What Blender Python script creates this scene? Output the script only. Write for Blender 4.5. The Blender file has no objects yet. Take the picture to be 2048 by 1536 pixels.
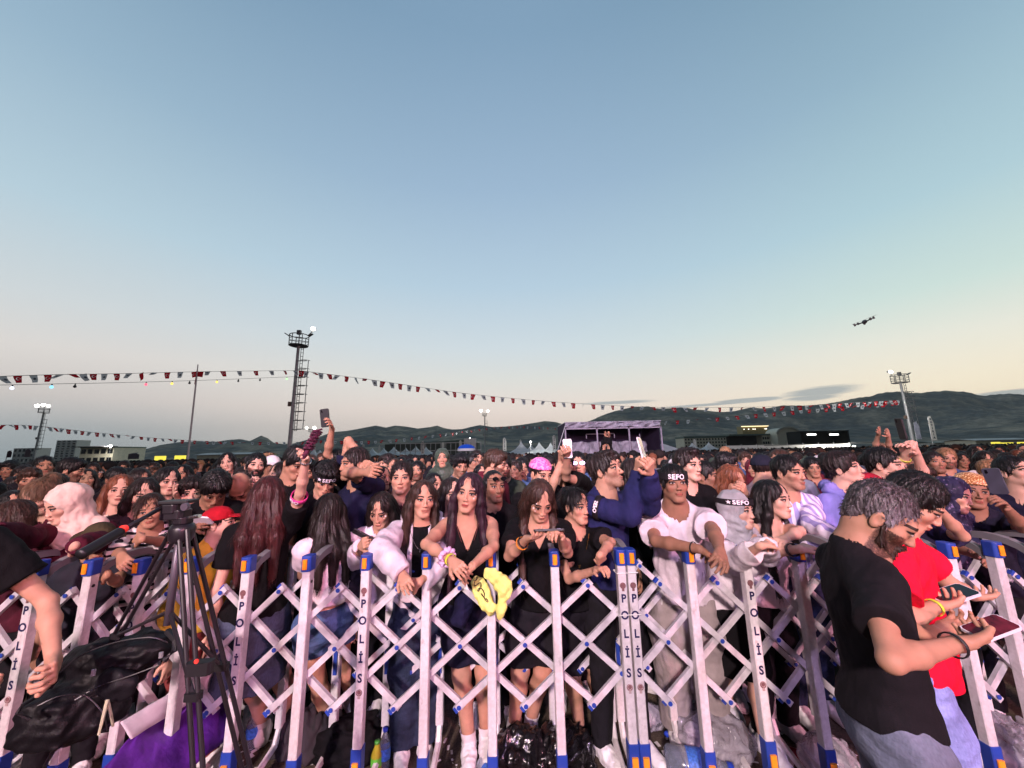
import bpy, math, random
import numpy as np
from mathutils import Vector, Matrix, Euler
R = math.radians
C = bpy.context.scene.collection
scene = bpy.context.scene
# ------------------------------------------------------------------ camera
PITCH, ROLL, FPX, CAMZ = R(10.5), R(1.15), 740.0, 1.75
cF = np.array([0, math.cos(PITCH), math.sin(PITCH)])
cu0 = np.array([0, -math.sin(PITCH), math.cos(PITCH)])
cr0 = np.array([1.0, 0, 0])
cR = math.cos(ROLL)*cr0 - math.sin(ROLL)*cu0
cU = math.sin(ROLL)*cr0 + math.cos(ROLL)*cu0
CAM = np.array([0, 0, CAMZ])
cam_d = bpy.data.cameras.new('camera'); cam = bpy.data.objects.new('camera', cam_d); C.objects.link(cam)
M = Matrix(((cR[0], cU[0], -cF[0], 0), (cR[1], cU[1], -cF[1], 0), (cR[2], cU[2], -cF[2], CAMZ), (0, 0, 0, 1)))
cam.matrix_world = M
cam_d.sensor_width = 36; cam_d.lens = 36*FPX/2048; cam_d.clip_start = 0.05; cam_d.clip_end = 20000
scene.camera = cam
scene.view_settings.view_transform = 'Standard'; scene.view_settings.look = 'None'
scene.view_settings.exposure = 0.0; scene.view_settings.gamma = 1.0
# ------------------------------------------------------------------ dusk sky
def srgb(r, g, b, a=1.0):
    f = lambda c: ((c/255+0.055)/1.055)**2.4 if c > 10 else c/255/12.92
    return (f(r), f(g), f(b), a)
world = bpy.data.worlds.new('World'); scene.world = world; world.use_nodes = True
wn = world.node_tree.nodes; wl = world.node_tree.links; wn.clear()
def N(nodes, t, **k):
    n = nodes.new(t)
    for a, b in k.items(): setattr(n, a, b)
    return n
def mathn(nt, op, a, b=None, c=None, clamp=False):
    n = nt.nodes.new('ShaderNodeMath'); n.operation = op; n.use_clamp = clamp
    for i, v in enumerate((a, b, c)):
        if v is None: continue
        if hasattr(v, 'is_linked') or hasattr(v, 'links'): nt.links.new(v, n.inputs[i])
        else: n.inputs[i].default_value = v
    return n.outputs[0]
def mixc(nt, f, a, b, mode='MIX'):
    n = nt.nodes.new('ShaderNodeMix'); n.data_type = 'RGBA'; n.blend_type = mode
    for s, v in ((n.inputs[0], f), (n.inputs[6], a), (n.inputs[7], b)):
        if hasattr(v, 'links'): nt.links.new(v, s)
        else: s.default_value = v
    return n.outputs[2]
def ramp(nt, f, stops, interp='LINEAR'):
    n = nt.nodes.new('ShaderNodeValToRGB'); cr = n.color_ramp; cr.interpolation = interp
    while len(cr.elements) < len(stops): cr.elements.new(0.5)
    for e, (p, c) in zip(cr.elements, stops): e.position = p; e.color = c
    if f is not None: nt.links.new(f, n.inputs[0])
    return n.outputs[0]
WT = world.node_tree
tc = N(wn, 'ShaderNodeTexCoord').outputs['Generated']
nz = N(wn, 'ShaderNodeVectorMath', operation='NORMALIZE'); wl.new(tc, nz.inputs[0])
sep = N(wn, 'ShaderNodeSeparateXYZ'); wl.new(nz.outputs[0], sep.inputs[0])
X, Y, Z = sep.outputs
el = mathn(WT, 'DIVIDE', mathn(WT, 'ARCSINE', Z), math.pi/2)          # 0 horizon .. 1 zenith
az = mathn(WT, 'ARCTAN2', X, Y)                                        # 0 ahead, + to the right
k = 1/90
SKY_L = [(0.0, srgb(134,144,148)), (3*k, srgb(160,166,168)), (6.5*k, srgb(197,191,187)), (11*k, srgb(216,212,208)), (16*k, srgb(208,216,219)),
         (25*k, srgb(182,206,219)), (38*k, srgb(151,180,201)), (54*k, srgb(118,150,177)), (1.0, srgb(90,118,148))]
SKY_C = [(0.0, srgb(196,184,168)), (3*k, srgb(215,199,188)), (6.5*k, srgb(225,212,203)), (11*k, srgb(218,219,214)), (16*k, srgb(209,221,227)),
         (25*k, srgb(182,206,223)), (38*k, srgb(156,183,208)), (54*k, srgb(129,160,187)), (1.0, srgb(100,130,160))]
SKY_R = [(0.0, srgb(234,214,178)), (3*k, srgb(238,221,192)), (6.5*k, srgb(238,227,203)), (11*k, srgb(229,229,216)), (16*k, srgb(206,226,220)),
         (25*k, srgb(176,206,216)), (38*k, srgb(147,178,197)), (54*k, srgb(116,149,173)), (1.0, srgb(88,116,146))]
cl, cc, crr = (ramp(WT, el, s, 'EASE' if 0 else 'LINEAR') for s in (SKY_L, SKY_C, SKY_R))
azn = mathn(WT, 'DIVIDE', az, R(48))
fR = mathn(WT, 'SMOOTH_MIN', mathn(WT, 'POWER', mathn(WT, 'MAXIMUM', azn, 0.0), 1.6), 1.0, 0.3)
fL = mathn(WT, 'SMOOTH_MIN', mathn(WT, 'POWER', mathn(WT, 'MAXIMUM', mathn(WT, 'MULTIPLY', azn, -1.0), 0.0), 1.6), 1.0, 0.3)
skyc = mixc(WT, fL, mixc(WT, fR, cc, crr), cl)
# streaks of cloud low on the right
cmb = N(wn, 'ShaderNodeCombineXYZ')
wl.new(mathn(WT, 'MULTIPLY', az, 3.0), cmb.inputs[0]); wl.new(mathn(WT, 'MULTIPLY', el, 110.0), cmb.inputs[1])
cn = N(wn, 'ShaderNodeTexNoise'); cn.inputs['Scale'].default_value = 1.0; cn.inputs['Detail'].default_value = 4
wl.new(cmb.outputs[0], cn.inputs['Vector'])
def cloud(a0, e0, wa, we, slope=0.0):
    da = mathn(WT, 'DIVIDE', mathn(WT, 'SUBTRACT', az, R(a0)), R(wa))
    de = mathn(WT, 'DIVIDE', mathn(WT, 'SUBTRACT', mathn(WT, 'SUBTRACT', el, e0*k), mathn(WT, 'MULTIPLY', mathn(WT, 'SUBTRACT', az, R(a0)), slope)), we*k)
    r = mathn(WT, 'SQRT', mathn(WT, 'ADD', mathn(WT, 'MULTIPLY', da, da), mathn(WT, 'MULTIPLY', de, de)))
    r = mathn(WT, 'ADD', r, mathn(WT, 'MULTIPLY', mathn(WT, 'SUBTRACT', cn.outputs[0], 0.5), 1.6))
    return mathn(WT, 'MULTIPLY', mathn(WT, 'SUBTRACT', 1.0, r, clamp=True), 2.2, clamp=True)
cm = None
for a in ((40.4, 6.5, 4.2, 0.75, 0.012), (39.2, 5.75, 3.0, 0.4, 0), (32.9, 6.1, 3.8, 0.32, 0), (54.0, 4.4, 3.2, 0.5, 0), (16.5, 7.0, 6.5, 0.30, 0.0), (27, 5.9, 6, 0.18, 0)):
    c_ = cloud(*a); cm = c_ if cm is None else mathn(WT, 'MAXIMUM', cm, c_)
skyc = mixc(WT, mathn(WT, 'MULTIPLY', cm, 0.8), skyc, srgb(150,160,164))
# the eastern half behind the camera is already darker
back = mathn(WT, 'MULTIPLY_ADD', Y, 1.0, 0.68, clamp=True)
skyc = mixc(WT, mathn(WT, 'MAXIMUM', back, 0.12), srgb(20,28,44), skyc)
low = mathn(WT, 'POWER', mathn(WT, 'SUBTRACT', 1.0, mathn(WT, 'DIVIDE', el, 17*k, clamp=True), clamp=True), 1.4)   # the low sky is brighter than it looks through the haze
bg = N(wn, 'ShaderNodeBackground'); wl.new(skyc, bg.inputs[0]); wl.new(mathn(WT, 'MULTIPLY_ADD', low, 0.40, 1.05), bg.inputs[1])
wo = N(wn, 'ShaderNodeOutputWorld'); wl.new(bg.outputs[0], wo.inputs[0])
# afterglow of the sun that has just set, low on the right; and the stage lamps behind the camera
def lamp(name, typ, loc, target, energy, col, **kw):
    d = bpy.data.lights.new(name, typ); d.energy = energy; d.color = col
    for a, b in kw.items(): setattr(d, a, b)
    o = bpy.data.objects.new(name, d); C.objects.link(o); o.location = loc
    o.rotation_euler = (Vector(target)-Vector(loc)).to_track_quat('-Z', 'Y').to_euler(); return o
lamp('sun', 'SUN', (300, 300, 30), (0, 0, 0), 0.12, (1.0, 0.8, 0.6), angle=R(12))
lamp('stage_lamp', 'SPOT', (-2.5, -9.0, 6.2), (0.5, 4.5, 1.1), 10300, (1.0, 0.75, 0.74), spot_size=R(95), spot_blend=0.7, shadow_soft_size=0.35)
lamp('stage_lamp', 'SPOT', (7.5, -8.0, 5.6), (3.0, 4.5, 1.1), 5500, (1.0, 0.38, 0.50), spot_size=R(85), spot_blend=0.7, shadow_soft_size=0.3)
lamp('stage_lamp', 'SPOT', (1.0, -6.5, 5.4), (1.2, 2.0, 0.6), 1500, (0.78, 0.52, 1.0), spot_size=R(60), spot_blend=0.9, shadow_soft_size=0.25)
lamp('stage_lamp', 'SPOT', (-4.0, -10.0, 9.0), (5.5, 26, 3.0), 30000, (0.94, 0.80, 1.0), spot_size=R(46), spot_blend=0.8, shadow_soft_size=0.3)
# ------------------------------------------------------------------ projection helpers
def ray(px, py): return cF + cR*((px-1024)/FPX) + cU*((768-py)/FPX)
def P(px, py, y):
    """the point on the sight line through a photo pixel that lies y metres ahead"""
    d = ray(px, py); return CAM + d*(y/d[1])
def PZ(px, py, z):
    d = ray(px, py); return CAM + d*((z-CAMZ)/d[2])
def on_ray(S, L, px, py, far=False):
    """the joint at bone length L from S seen at a photo pixel"""
    d = ray(px, py); d = d/np.linalg.norm(d); w = S-CAM; t0 = w@d; h2 = L*L-(w@w-t0*t0)
    if h2 <= 0:
        q = CAM+d*t0; v = q-S; return S+v/np.linalg.norm(v)*L
    t = t0+(math.sqrt(h2) if far else -math.sqrt(h2)); return CAM+d*t
def proj(p):
    v = np.asarray(p)-CAM; z = v@cF; return 1024+FPX*(v@cR)/z, 768-FPX*(v@cU)/z
# ------------------------------------------------------------------ materials
def newmat(name, rough=0.6, spec=0.3, metal=0.0):
    m = bpy.data.materials.new(name); m.use_nodes = True; nt = m.node_tree
    b = nt.nodes['Principled BSDF']; b.inputs['Roughness'].default_value = rough
    b.inputs['Specular IOR Level'].default_value = spec; b.inputs['Metallic'].default_value = metal
    return m, nt, b
def bump(nt, b, h, strength=0.3, dist=0.01):
    n = nt.nodes.new('ShaderNodeBump'); n.inputs['Strength'].default_value = strength; n.inputs['Distance'].default_value = dist
    nt.links.new(h, n.inputs['Height']); nt.links.new(n.outputs[0], b.inputs['Normal'])
def noise(nt, scale, detail=3, coord='Object', vec=None, rough=0.5):
    if vec is None:
        t = nt.nodes.new('ShaderNodeTexCoord'); vec = t.outputs[coord]
    n = nt.nodes.new('ShaderNodeTexNoise'); n.inputs['Scale'].default_value = scale; n.inputs['Detail'].default_value = detail
    n.inputs['Roughness'].default_value = rough
    nt.links.new(vec, n.inputs['Vector']); return n.outputs[0]
def mapped(nt, scale, coord='Object', rot=(0, 0, 0)):
    t = nt.nodes.new('ShaderNodeTexCoord'); m = nt.nodes.new('ShaderNodeMapping')
    m.inputs['Scale'].default_value = scale; m.inputs['Rotation'].default_value = rot
    nt.links.new(t.outputs[coord], m.inputs[0]); return m.outputs[0]
def scalec(nt, col, f0, f1, fac):
    """col multiplied by a grey between f0 and f1"""
    g = ramp(nt, fac, [(0.3, (f0,)*3+(1,)), (0.7, (f1,)*3+(1,))]); return mixc(nt, 1.0, col, g, 'MULTIPLY')
_pm = {}
def plain(name, col, rough=0.5, metal=0.0, spec=0.3, var=0.25, sc=12.0, emit=0.0, bmp=0.0):
    if name in _pm: return _pm[name]
    m, nt, b = newmat(name, rough, spec, metal)
    c = scalec(nt, col, 1-var, 1+var*0.4, noise(nt, sc, 4))
    nt.links.new(c, b.inputs['Base Color'])
    if emit: b.inputs['Emission Color'].default_value = col; b.inputs['Emission Strength'].default_value = emit
    if bmp: bump(nt, b, noise(nt, sc*6, 3), bmp, 0.004)
    _pm[name] = m; return m
# ------------------------------------------------------------------ object helpers
def tag(o, label=None, cat=None, group=None, kind=None):
    if label: o['label'] = label
    if cat: o['category'] = cat
    if group: o['group'] = group
    if kind: o['kind'] = kind
    return o
def empty(name, loc, rz=0, parent=None):
    o = bpy.data.objects.new(name, None); C.objects.link(o); o.location = loc; o.rotation_euler = (0, 0, rz)
    o.empty_display_size = 0.1
    if parent: o.parent = parent
    return o
def mesh_np(name, V, F4, mat, smooth=True, attrs=None, F3=None):
    me = bpy.data.meshes.new(name); V = np.asarray(V, np.float32)
    nq = len(F4); n3 = 0 if F3 is None else len(F3)
    me.vertices.add(len(V)); me.vertices.foreach_set('co', V.ravel())
    me.loops.add(nq*4+n3*3); me.polygons.add(nq+n3)
    idx = np.concatenate([np.asarray(F4, np.int32).ravel(), np.zeros(0, np.int32) if F3 is None else np.asarray(F3, np.int32).ravel()])
    me.loops.foreach_set('vertex_index', idx)
    ls = np.concatenate([np.arange(nq)*4, nq*4+np.arange(n3)*3]).astype(np.int32)
    me.polygons.foreach_set('loop_start', ls)
    me.polygons.foreach_set('use_smooth', np.full(nq+n3, smooth))
    for k_, (typ, arr) in (attrs or {}).items():
        a = me.attributes.new(k_, typ, 'POINT')
        a.data.foreach_set('color' if typ == 'FLOAT_COLOR' else 'vector' if typ == 'FLOAT_VECTOR' else 'value', np.asarray(arr, np.float32).ravel())
    me.update(calc_edges=True)
    if mat: me.materials.append(mat)
    return me
def link(name, me, parent=None, loc=None):
    o = bpy.data.objects.new(name, me); C.objects.link(o)
    if parent is not None: o.parent = parent
    if loc is not None: o.location = loc
    return o
class MB:
    """collects boxes, bars, tubes, plates; build() links them as one mesh"""
    def __init__(s): s.v = []; s.f = []
    def add(s, v, f):
        n = len(s.v); s.v += [tuple(float(c) for c in p) for p in v]; s.f += [tuple(n+i for i in q) for q in f]; return s
    def box(s, c, d, rz=0.0, bev=0.0):
        """box with its four upright edges chamfered"""
        x, y, z = d[0]/2, d[1]/2, d[2]/2; b = min(bev, x*.9, y*.9)
        pr = [(-x+b, -y), (x-b, -y), (x, -y+b), (x, y-b), (x-b, y), (-x+b, y), (-x, y-b), (-x, -y+b)] if b > 0 else [(-x, -y), (x, -y), (x, y), (-x, y)]
        cs, sn = math.cos(rz), math.sin(rz); n = len(pr)
        v = [(c[0]+px*cs-py*sn, c[1]+px*sn+py*cs, c[2]+zz) for zz in (-z, z) for px, py in pr]
        return s.add(v, [(i, (i+1) % n, n+(i+1) % n, n+i) for i in range(n)]+[tuple(range(n-1, -1, -1)), tuple(range(n, 2*n))])
    def bar(s, a, b, w, h, up=(0, 0, 1)):
        a = np.array(a, float); b = np.array(b, float); d = b-a; d = d/np.linalg.norm(d); up = np.array(up, float)
        sd = np.cross(d, up); sd = sd/np.linalg.norm(sd); u = np.cross(sd, d)
        v = [p+sx*sd*w/2+su*u*h/2 for p in (a, b) for sx, su in ((-1, -1), (1, -1), (1, 1), (-1, 1))]
        return s.add(v, [(0, 1, 5, 4), (1, 2, 6, 5), (2, 3, 7, 6), (3, 0, 4, 7), (3, 2, 1, 0), (4, 5, 6, 7)])
    def tube(s, pts, r, n=8, r2=None, cap=True):
        pts = [np.array(p, float) for p in pts]; m = len(pts); rs = [r+(((r2 if r2 is not None else r)-r)*i/max(1, m-1)) for i in range(m)]
        v = []; 
        for i, p in enumerate(pts):
            d = pts[min(i+1, m-1)]-pts[max(i-1, 0)]; d = d/(np.linalg.norm(d)+1e-9)
            up = np.array([0, 0, 1.0]) if abs(d[2]) < 0.9 else np.array([1.0, 0, 0])
            a = np.cross(d, up); a /= np.linalg.norm(a); b = np.cross(a, d)
            v += [p+rs[i]*(math.cos(t)*a+math.sin(t)*b) for t in [2*math.pi*j/n for j in range(n)]]
        f = [(i*n+j, i*n+(j+1) % n, (i+1)*n+(j+1) % n, (i+1)*n+j) for i in range(m-1) for j in range(n)]
        if cap: f += [tuple(range(n-1, -1, -1)), tuple((m-1)*n+j for j in range(n))]
        return s.add(v, f)
    def lathe(s, c, prof, n=16):
        m = len(prof); v = [(c[0]+r*math.cos(2*math.pi*j/n), c[1]+r*math.sin(2*math.pi*j/n), c[2]+z) for r, z in prof for j in range(n)]
        return s.add(v, [(i*n+j, i*n+(j+1) % n, (i+1)*n+(j+1) % n, (i+1)*n+j) for i in range(m-1) for j in range(n)])
    def disc(s, c, r, nrm, n=12, th=0.004):
        nrm = np.array(nrm, float); nrm /= np.linalg.norm(nrm); c = np.array(c, float)
        return s.tube([c, c+nrm*th], r, n)
    def prism(s, poly, a, b):
        """poly: list of 3D points; extruded from itself by vector b-a"""
        d = np.array(b, float)-np.array(a, float); n = len(poly); poly = [np.array(p, float) for p in poly]
        v = poly+[p+d for p in poly]
        return s.add(v, [(i, (i+1) % n, n+(i+1) % n, n+i) for i in range(n)]+[tuple(range(n-1, -1, -1)), tuple(range(n, 2*n))])
    def build(s, name, mat, parent=None, origin=None, smooth=False, bevel=0):
        me = bpy.data.meshes.new(name); o3 = np.array(origin if origin is not None else (0, 0, 0), float)
        me.from_pydata([tuple(np.array(p)-o3) for p in s.v], [], s.f)
        if smooth: me.polygons.foreach_set('use_smooth', [True]*len(me.polygons))
        me.materials.append(mat); me.update()
        o = link(name, me, parent)
        if origin is not None and parent is None: o.location = tuple(o3)
        if bevel:
            b = o.modifiers.new('bevel', 'BEVEL'); b.width = bevel; b.segments = 2; b.limit_method = 'ANGLE'
        return o
def text_geo(txt, size, bold=0.0, extrude=0.0, align='CENTER', spacing=1.0):
    """outline letters of the built-in font as (verts, faces), centred on the origin in XY"""
    cu = bpy.data.curves.new('text', 'FONT'); cu.body = txt; cu.size = size; cu.offset = bold; cu.extrude = extrude
    cu.align_x = align; cu.align_y = 'CENTER'; cu.space_character = spacing; cu.resolution_u = 3
    o = bpy.data.objects.new('text', cu); C.objects.link(o)
    dg = bpy.context.evaluated_depsgraph_get(); dg.update(); me = bpy.data.meshes.new_from_object(o.evaluated_get(dg))
    V = [tuple(v.co) for v in me.vertices]; F = [tuple(p.vertices) for p in me.polygons]
    bpy.data.objects.remove(o); bpy.data.curves.remove(cu); bpy.data.meshes.remove(me); return V, F
# ------------------------------------------------------------------ implicit surfaces -> smooth meshes
def nrm(v): v = np.asarray(v, float); return v/(np.linalg.norm(v)+1e-12)
def smin(a, b, k_):
    h = np.maximum(k_-np.abs(a-b), 0)/k_; return np.minimum(a, b)-h*h*k_*0.25
class Solid:
    """a list of tapered limbs and ellipsoids, blended smoothly"""
    def __init__(s): s.p = []
    def cone(s, a, b, ra, rb, k=0.03): s.p.append(('c', np.array(a, float), np.array(b, float), ra, rb, k, 1)); return s
    def ell(s, c, r, Rm=None, k=0.03, sign=1): s.p.append(('e', np.array(c, float), np.array(r, float), np.eye(3) if Rm is None else Rm, 0, k, sign)); return s
    def chain(s, pts, rs, k=0.03):
        for i in range(len(pts)-1): s.cone(pts[i], pts[i+1], rs[i], rs[i+1], k)
        return s
    def bounds(s):
        lo = np.full(3, 1e9); hi = -lo
        for q in s.p:
            if q[6] < 0: continue
            if q[0] == 'c': r = max(q[3], q[4]); l = np.minimum(q[1], q[2])-r; h = np.maximum(q[1], q[2])+r
            else: e = np.sqrt(((q[3]*q[2])**2).sum(1)); l = q[1]-e; h = q[1]+e
            lo = np.minimum(lo, l); hi = np.maximum(hi, h)
        return lo, hi
    def field(s, xs, ys, zs, grow=0.0):
        F = np.full((len(xs), len(ys), len(zs)), 0.5, np.float32); ax = (xs, ys, zs); h = xs[1]-xs[0]
        for q in s.p:
            kk = q[5]; m = kk+2.5*h+max(grow, 0)
            if q[0] == 'c': r = max(q[3], q[4]); lo = np.minimum(q[1], q[2])-r-m; hi = np.maximum(q[1], q[2])+r+m
            else: e = np.sqrt(((q[3]*q[2])**2).sum(1)); lo = q[1]-e-m; hi = q[1]+e+m
            sl = []
            for a, l, u in zip(ax, lo, hi):
                i0 = np.searchsorted(a, l); i1 = np.searchsorted(a, u); sl.append(slice(i0, i1))
            if any(t.stop <= t.start for t in sl): continue
            x = xs[sl[0]][:, None, None].astype(np.float32); y = ys[sl[1]][None, :, None].astype(np.float32); z = zs[sl[2]][None, None, :].astype(np.float32)
            if q[0] == 'c':
                a, b = q[1], q[2]; d = b-a; L2 = max(d@d, 1e-9)
                X_, Y_, Z_ = x-a[0], y-a[1], z-a[2]
                t = np.clip((X_*d[0]+Y_*d[1]+Z_*d[2])/L2, 0, 1)
                D = np.sqrt((X_-t*d[0])**2+(Y_-t*d[1])**2+(Z_-t*d[2])**2)-(q[3]+t*(q[4]-q[3]))
            else:
                c, r, M_ = q[1], q[2], q[3]; X_, Y_, Z_ = x-c[0], y-c[1], z-c[2]
                u = [X_*M_[0, i]+Y_*M_[1, i]+Z_*M_[2, i] for i in range(3)]
                k0 = np.sqrt(sum((u[i]/r[i])**2 for i in range(3))); k1 = np.sqrt(sum((u[i]/r[i]**2)**2 for i in range(3)))+1e-6
                D = k0*(k0-1)/k1
            G = F[sl[0], sl[1], sl[2]]
            if q[6] > 0: F[sl[0], sl[1], sl[2]] = smin(G, D-grow, kk)
            else: F[sl[0], sl[1], sl[2]] = -smin(-G, D+grow, kk)
        return F
def surface_net(F, xs, ys, zs):
    ins = F < 0; nx, ny, nz_ = F.shape
    c = np.zeros((nx-1, ny-1, nz_-1), np.int8)
    for dx in (0, 1):
        for dy in (0, 1):
            for dz in (0, 1): c += ins[dx:nx-1+dx, dy:ny-1+dy, dz:nz_-1+dz]
    act = (c > 0) & (c < 8); I = np.argwhere(act)
    if len(I) == 0: return np.zeros((0, 3)), np.zeros((0, 4), int)
    idx = np.full(act.shape, -1, np.int32); idx[act] = np.arange(len(I))
    acc = np.zeros((len(I), 3)); cnt = np.zeros(len(I))
    corners = [(a, b, d) for a in (0, 1) for b in (0, 1) for d in (0, 1)]
    val = {cr: F[I[:, 0]+cr[0], I[:, 1]+cr[1], I[:, 2]+cr[2]] for cr in corners}
    for p_ in corners:
        for ax in range(3):
            if p_[ax]: continue
            q_ = list(p_); q_[ax] = 1; q_ = tuple(q_); a, b = val[p_], val[q_]
            m = (a < 0) != (b < 0); t = np.where(m, a/np.where(m, a-b, 1), 0)
            pt = np.zeros((len(I), 3)); pt[:] = p_; pt[:, ax] = t
            acc[m] += pt[m]; cnt[m] += 1
    P_ = acc/cnt[:, None]; h = np.array([xs[1]-xs[0], ys[1]-ys[0], zs[1]-zs[0]]); o = np.array([xs[0], ys[0], zs[0]])
    V = o+(I+P_)*h; Q = []
    for ax in range(3):
        o1, o2 = [(1, 2), (2, 0), (0, 1)][ax]
        s0 = [slice(None)]*3; s1 = [slice(None)]*3; s0[ax] = slice(0, -1); s1[ax] = slice(1, None)
        for o_ in (o1, o2): s0[o_] = slice(1, -1); s1[o_] = slice(1, -1)
        A, B = ins[tuple(s0)], ins[tuple(s1)]; E = np.argwhere(A != B)
        if len(E) == 0: continue
        flip = A[E[:, 0], E[:, 1], E[:, 2]]; base = E.copy(); base[:, o1] += 1; base[:, o2] += 1
        def at(d1, d2):
            t = base.copy(); t[:, o1] -= d1; t[:, o2] -= d2; return idx[t[:, 0], t[:, 1], t[:, 2]]
        q = np.stack([at(1, 1), at(0, 1), at(0, 0), at(1, 0)], 1)
        q[~flip] = q[~flip][:, ::-1]; Q.append(q)
    Q = np.concatenate(Q) if Q else np.zeros((0, 4), int); Q = Q[(Q >= 0).all(1)]
    return V, Q
def grid(lo, hi, h): return [np.arange(math.floor(l/h)*h-h, u+2*h, h) for l, u in zip(lo, hi)]
def compact(V, Q, keep):
    Q = Q[keep]; used = np.unique(Q); mp = np.zeros(len(V), np.int64); mp[used] = np.arange(len(used)); return V[used], mp[Q], used
def wrinkle(seed, amps, waves):
    rg = np.random.RandomState(seed); W = []
    for a, w in zip(amps, waves):
        for _ in range(3):
            d = rg.normal(size=3); d /= np.linalg.norm(d); W.append((a/2, d*2*math.pi/w, rg.rand()*6.28))
    def f(x, y, z):
        t = 0.6*np.sin(x*31+z*17)+0.5*np.sin(y*27-z*23)
        return sum(a*np.sin(x*w[0]+y*w[1]+z*w[2]+ph+t) for a, w, ph in W)
    return f
def shell(solid, h, grow=0.0, disp=None, cut=None, box=None, lim=None):
    lo, hi = solid.bounds(); pad = grow+0.02
    lo = lo-pad; hi = hi+pad
    if box is not None: lo = np.maximum(lo, box[0]); hi = np.minimum(hi, box[1])
    g = grid(lo, hi, h); F = solid.field(*g, grow=grow)
    if disp is not None: F = F+disp(g[0][:, None, None], g[1][None, :, None], g[2][None, None, :]).astype(np.float32)
    if lim is not None: F = np.maximum(F, lim(g[0][:, None, None], g[1][None, :, None], g[2][None, None, :]).astype(np.float32)*np.float32(1))
    F[0] = F[-1] = 0.5; F[:, 0] = F[:, -1] = 0.5; F[:, :, 0] = F[:, :, -1] = 0.5
    V, Q = surface_net(F, *g)
    if cut is not None and len(Q):
        c = V[Q].mean(1); V, Q, _ = compact(V, Q, ~cut(c))
    return V, Q
def rot(yaw=0, pitch=0, roll=0):
    """yaw: turn to the figure's own left... positive yaw faces +x (photo right) from -y; pitch>0 looks down; roll>0 tilts to photo right"""
    cy, sy = math.cos(yaw), math.sin(yaw); Rz = np.array([[cy, -sy, 0], [sy, cy, 0], [0, 0, 1]])
    c, s_ = math.cos(pitch), math.sin(pitch); Rx = np.array([[1, 0, 0], [0, c, -s_], [0, s_, c]])
    c, s_ = math.cos(roll), math.sin(roll); Ry = np.array([[c, 0, s_], [0, 1, 0], [-s_, 0, c]])
    return Rz @ Rx @ Ry
# ------------------------------------------------------------------ skin, hair, cloth
def attr(nt, name, out='Color'):
    a = nt.nodes.new('ShaderNodeAttribute'); a.attribute_name = name; return a.outputs[out]
def skin_material():
    m, nt, b = newmat('skin', 0.60, 0.25); col = attr(nt, 'col')
    v = attr(nt, 'hc', 'Vector'); s = nt.nodes.new('ShaderNodeSeparateXYZ'); nt.links.new(v, s.inputs[0]); x, y, z = s.outputs
    ax = mathn(nt, 'ABSOLUTE', x)
    front = mathn(nt, 'LESS_THAN', y, -0.05)
    def E(cx, cz, rx, rz, soft=0.25, xx=None):
        dx = mathn(nt, 'DIVIDE', mathn(nt, 'SUBTRACT', ax if xx is None else xx, cx), rx); dz = mathn(nt, 'DIVIDE', mathn(nt, 'SUBTRACT', z, cz), rz)
        r = mathn(nt, 'SQRT', mathn(nt, 'ADD', mathn(nt, 'MULTIPLY', dx, dx), mathn(nt, 'MULTIPLY', dz, dz)))
        f = mathn(nt, 'DIVIDE', mathn(nt, 'SUBTRACT', 1.0, r), soft, clamp=True); return mathn(nt, 'MULTIPLY', f, front)
    red = srgb(150, 66, 56); c = col
    mv = nt.nodes.new('ShaderNodeTexNoise'); mv.inputs['Scale'].default_value = 60
    c = scalec(nt, c, 0.88, 1.06, noise(nt, 26, 3))
    c = mixc(nt, mathn(nt, 'MULTIPLY', E(0.043, -0.035, 0.026, 0.024, 0.9), 0.28), c, red)         # cheeks
    brow_z = mathn(nt, 'SUBTRACT', 0.024, mathn(nt, 'MULTIPLY', mathn(nt, 'POWER', mathn(nt, 'ABSOLUTE', mathn(nt, 'DIVIDE', mathn(nt, 'SUBTRACT', ax, 0.034), 0.022)), 2.0), 0.005))
    bd = mathn(nt, 'ABSOLUTE', mathn(nt, 'SUBTRACT', z, brow_z))
    bm = mathn(nt, 'MULTIPLY', mathn(nt, 'LESS_THAN', mathn(nt, 'ABSOLUTE', mathn(nt, 'SUBTRACT', ax, 0.034)), 0.021), mathn(nt, 'LESS_THAN', bd, 0.0050))
    c = mixc(nt, mathn(nt, 'MULTIPLY', mathn(nt, 'MULTIPLY', bm, front), 0.94), c, srgb(20, 12, 11))
    c = mixc(nt, mathn(nt, 'MULTIPLY', E(0.032, 0.002, 0.021, 0.0135, 0.7), 0.65), c, srgb(80, 38, 34))  # lids
    c = mixc(nt, E(0.032, 0.0035, 0.0185, 0.0086, 0.15), c, srgb(20, 12, 11))                        # lash line
    c = mixc(nt, E(0.032, -0.0008, 0.0140, 0.0046, 0.15), c, srgb(170, 158, 152))                     # white of the eye
    c = mixc(nt, E(0.032, 0.0002, 0.0074, 0.0062, 0.15), c, srgb(20, 12, 9))
    c = mixc(nt, mathn(nt, 'MULTIPLY', E(0.0085, -0.048, 0.0045, 0.003, 0.5), 0.75), c, srgb(50, 20, 18))
    lip = attr(nt, 'lip', 'Fac')
    c = mixc(nt, mathn(nt, 'MULTIPLY', E(0.0, -0.068, 0.0255, 0.0095, 0.3), lip), c, srgb(138, 42, 50))
    c = mixc(nt, mathn(nt, 'MULTIPLY', E(0.0, -0.0675, 0.023, 0.0014, 0.5), 0.85), c, srgb(60, 20, 20))
    nt.links.new(c, b.inputs['Base Color'])
    b.inputs['Subsurface Weight'].default_value = 0.06; b.inputs['Subsurface Radius'].default_value = (0.012, 0.005, 0.003)
    bump(nt, b, noise(nt, 180, 2), 0.12, 0.002); return m
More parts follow.
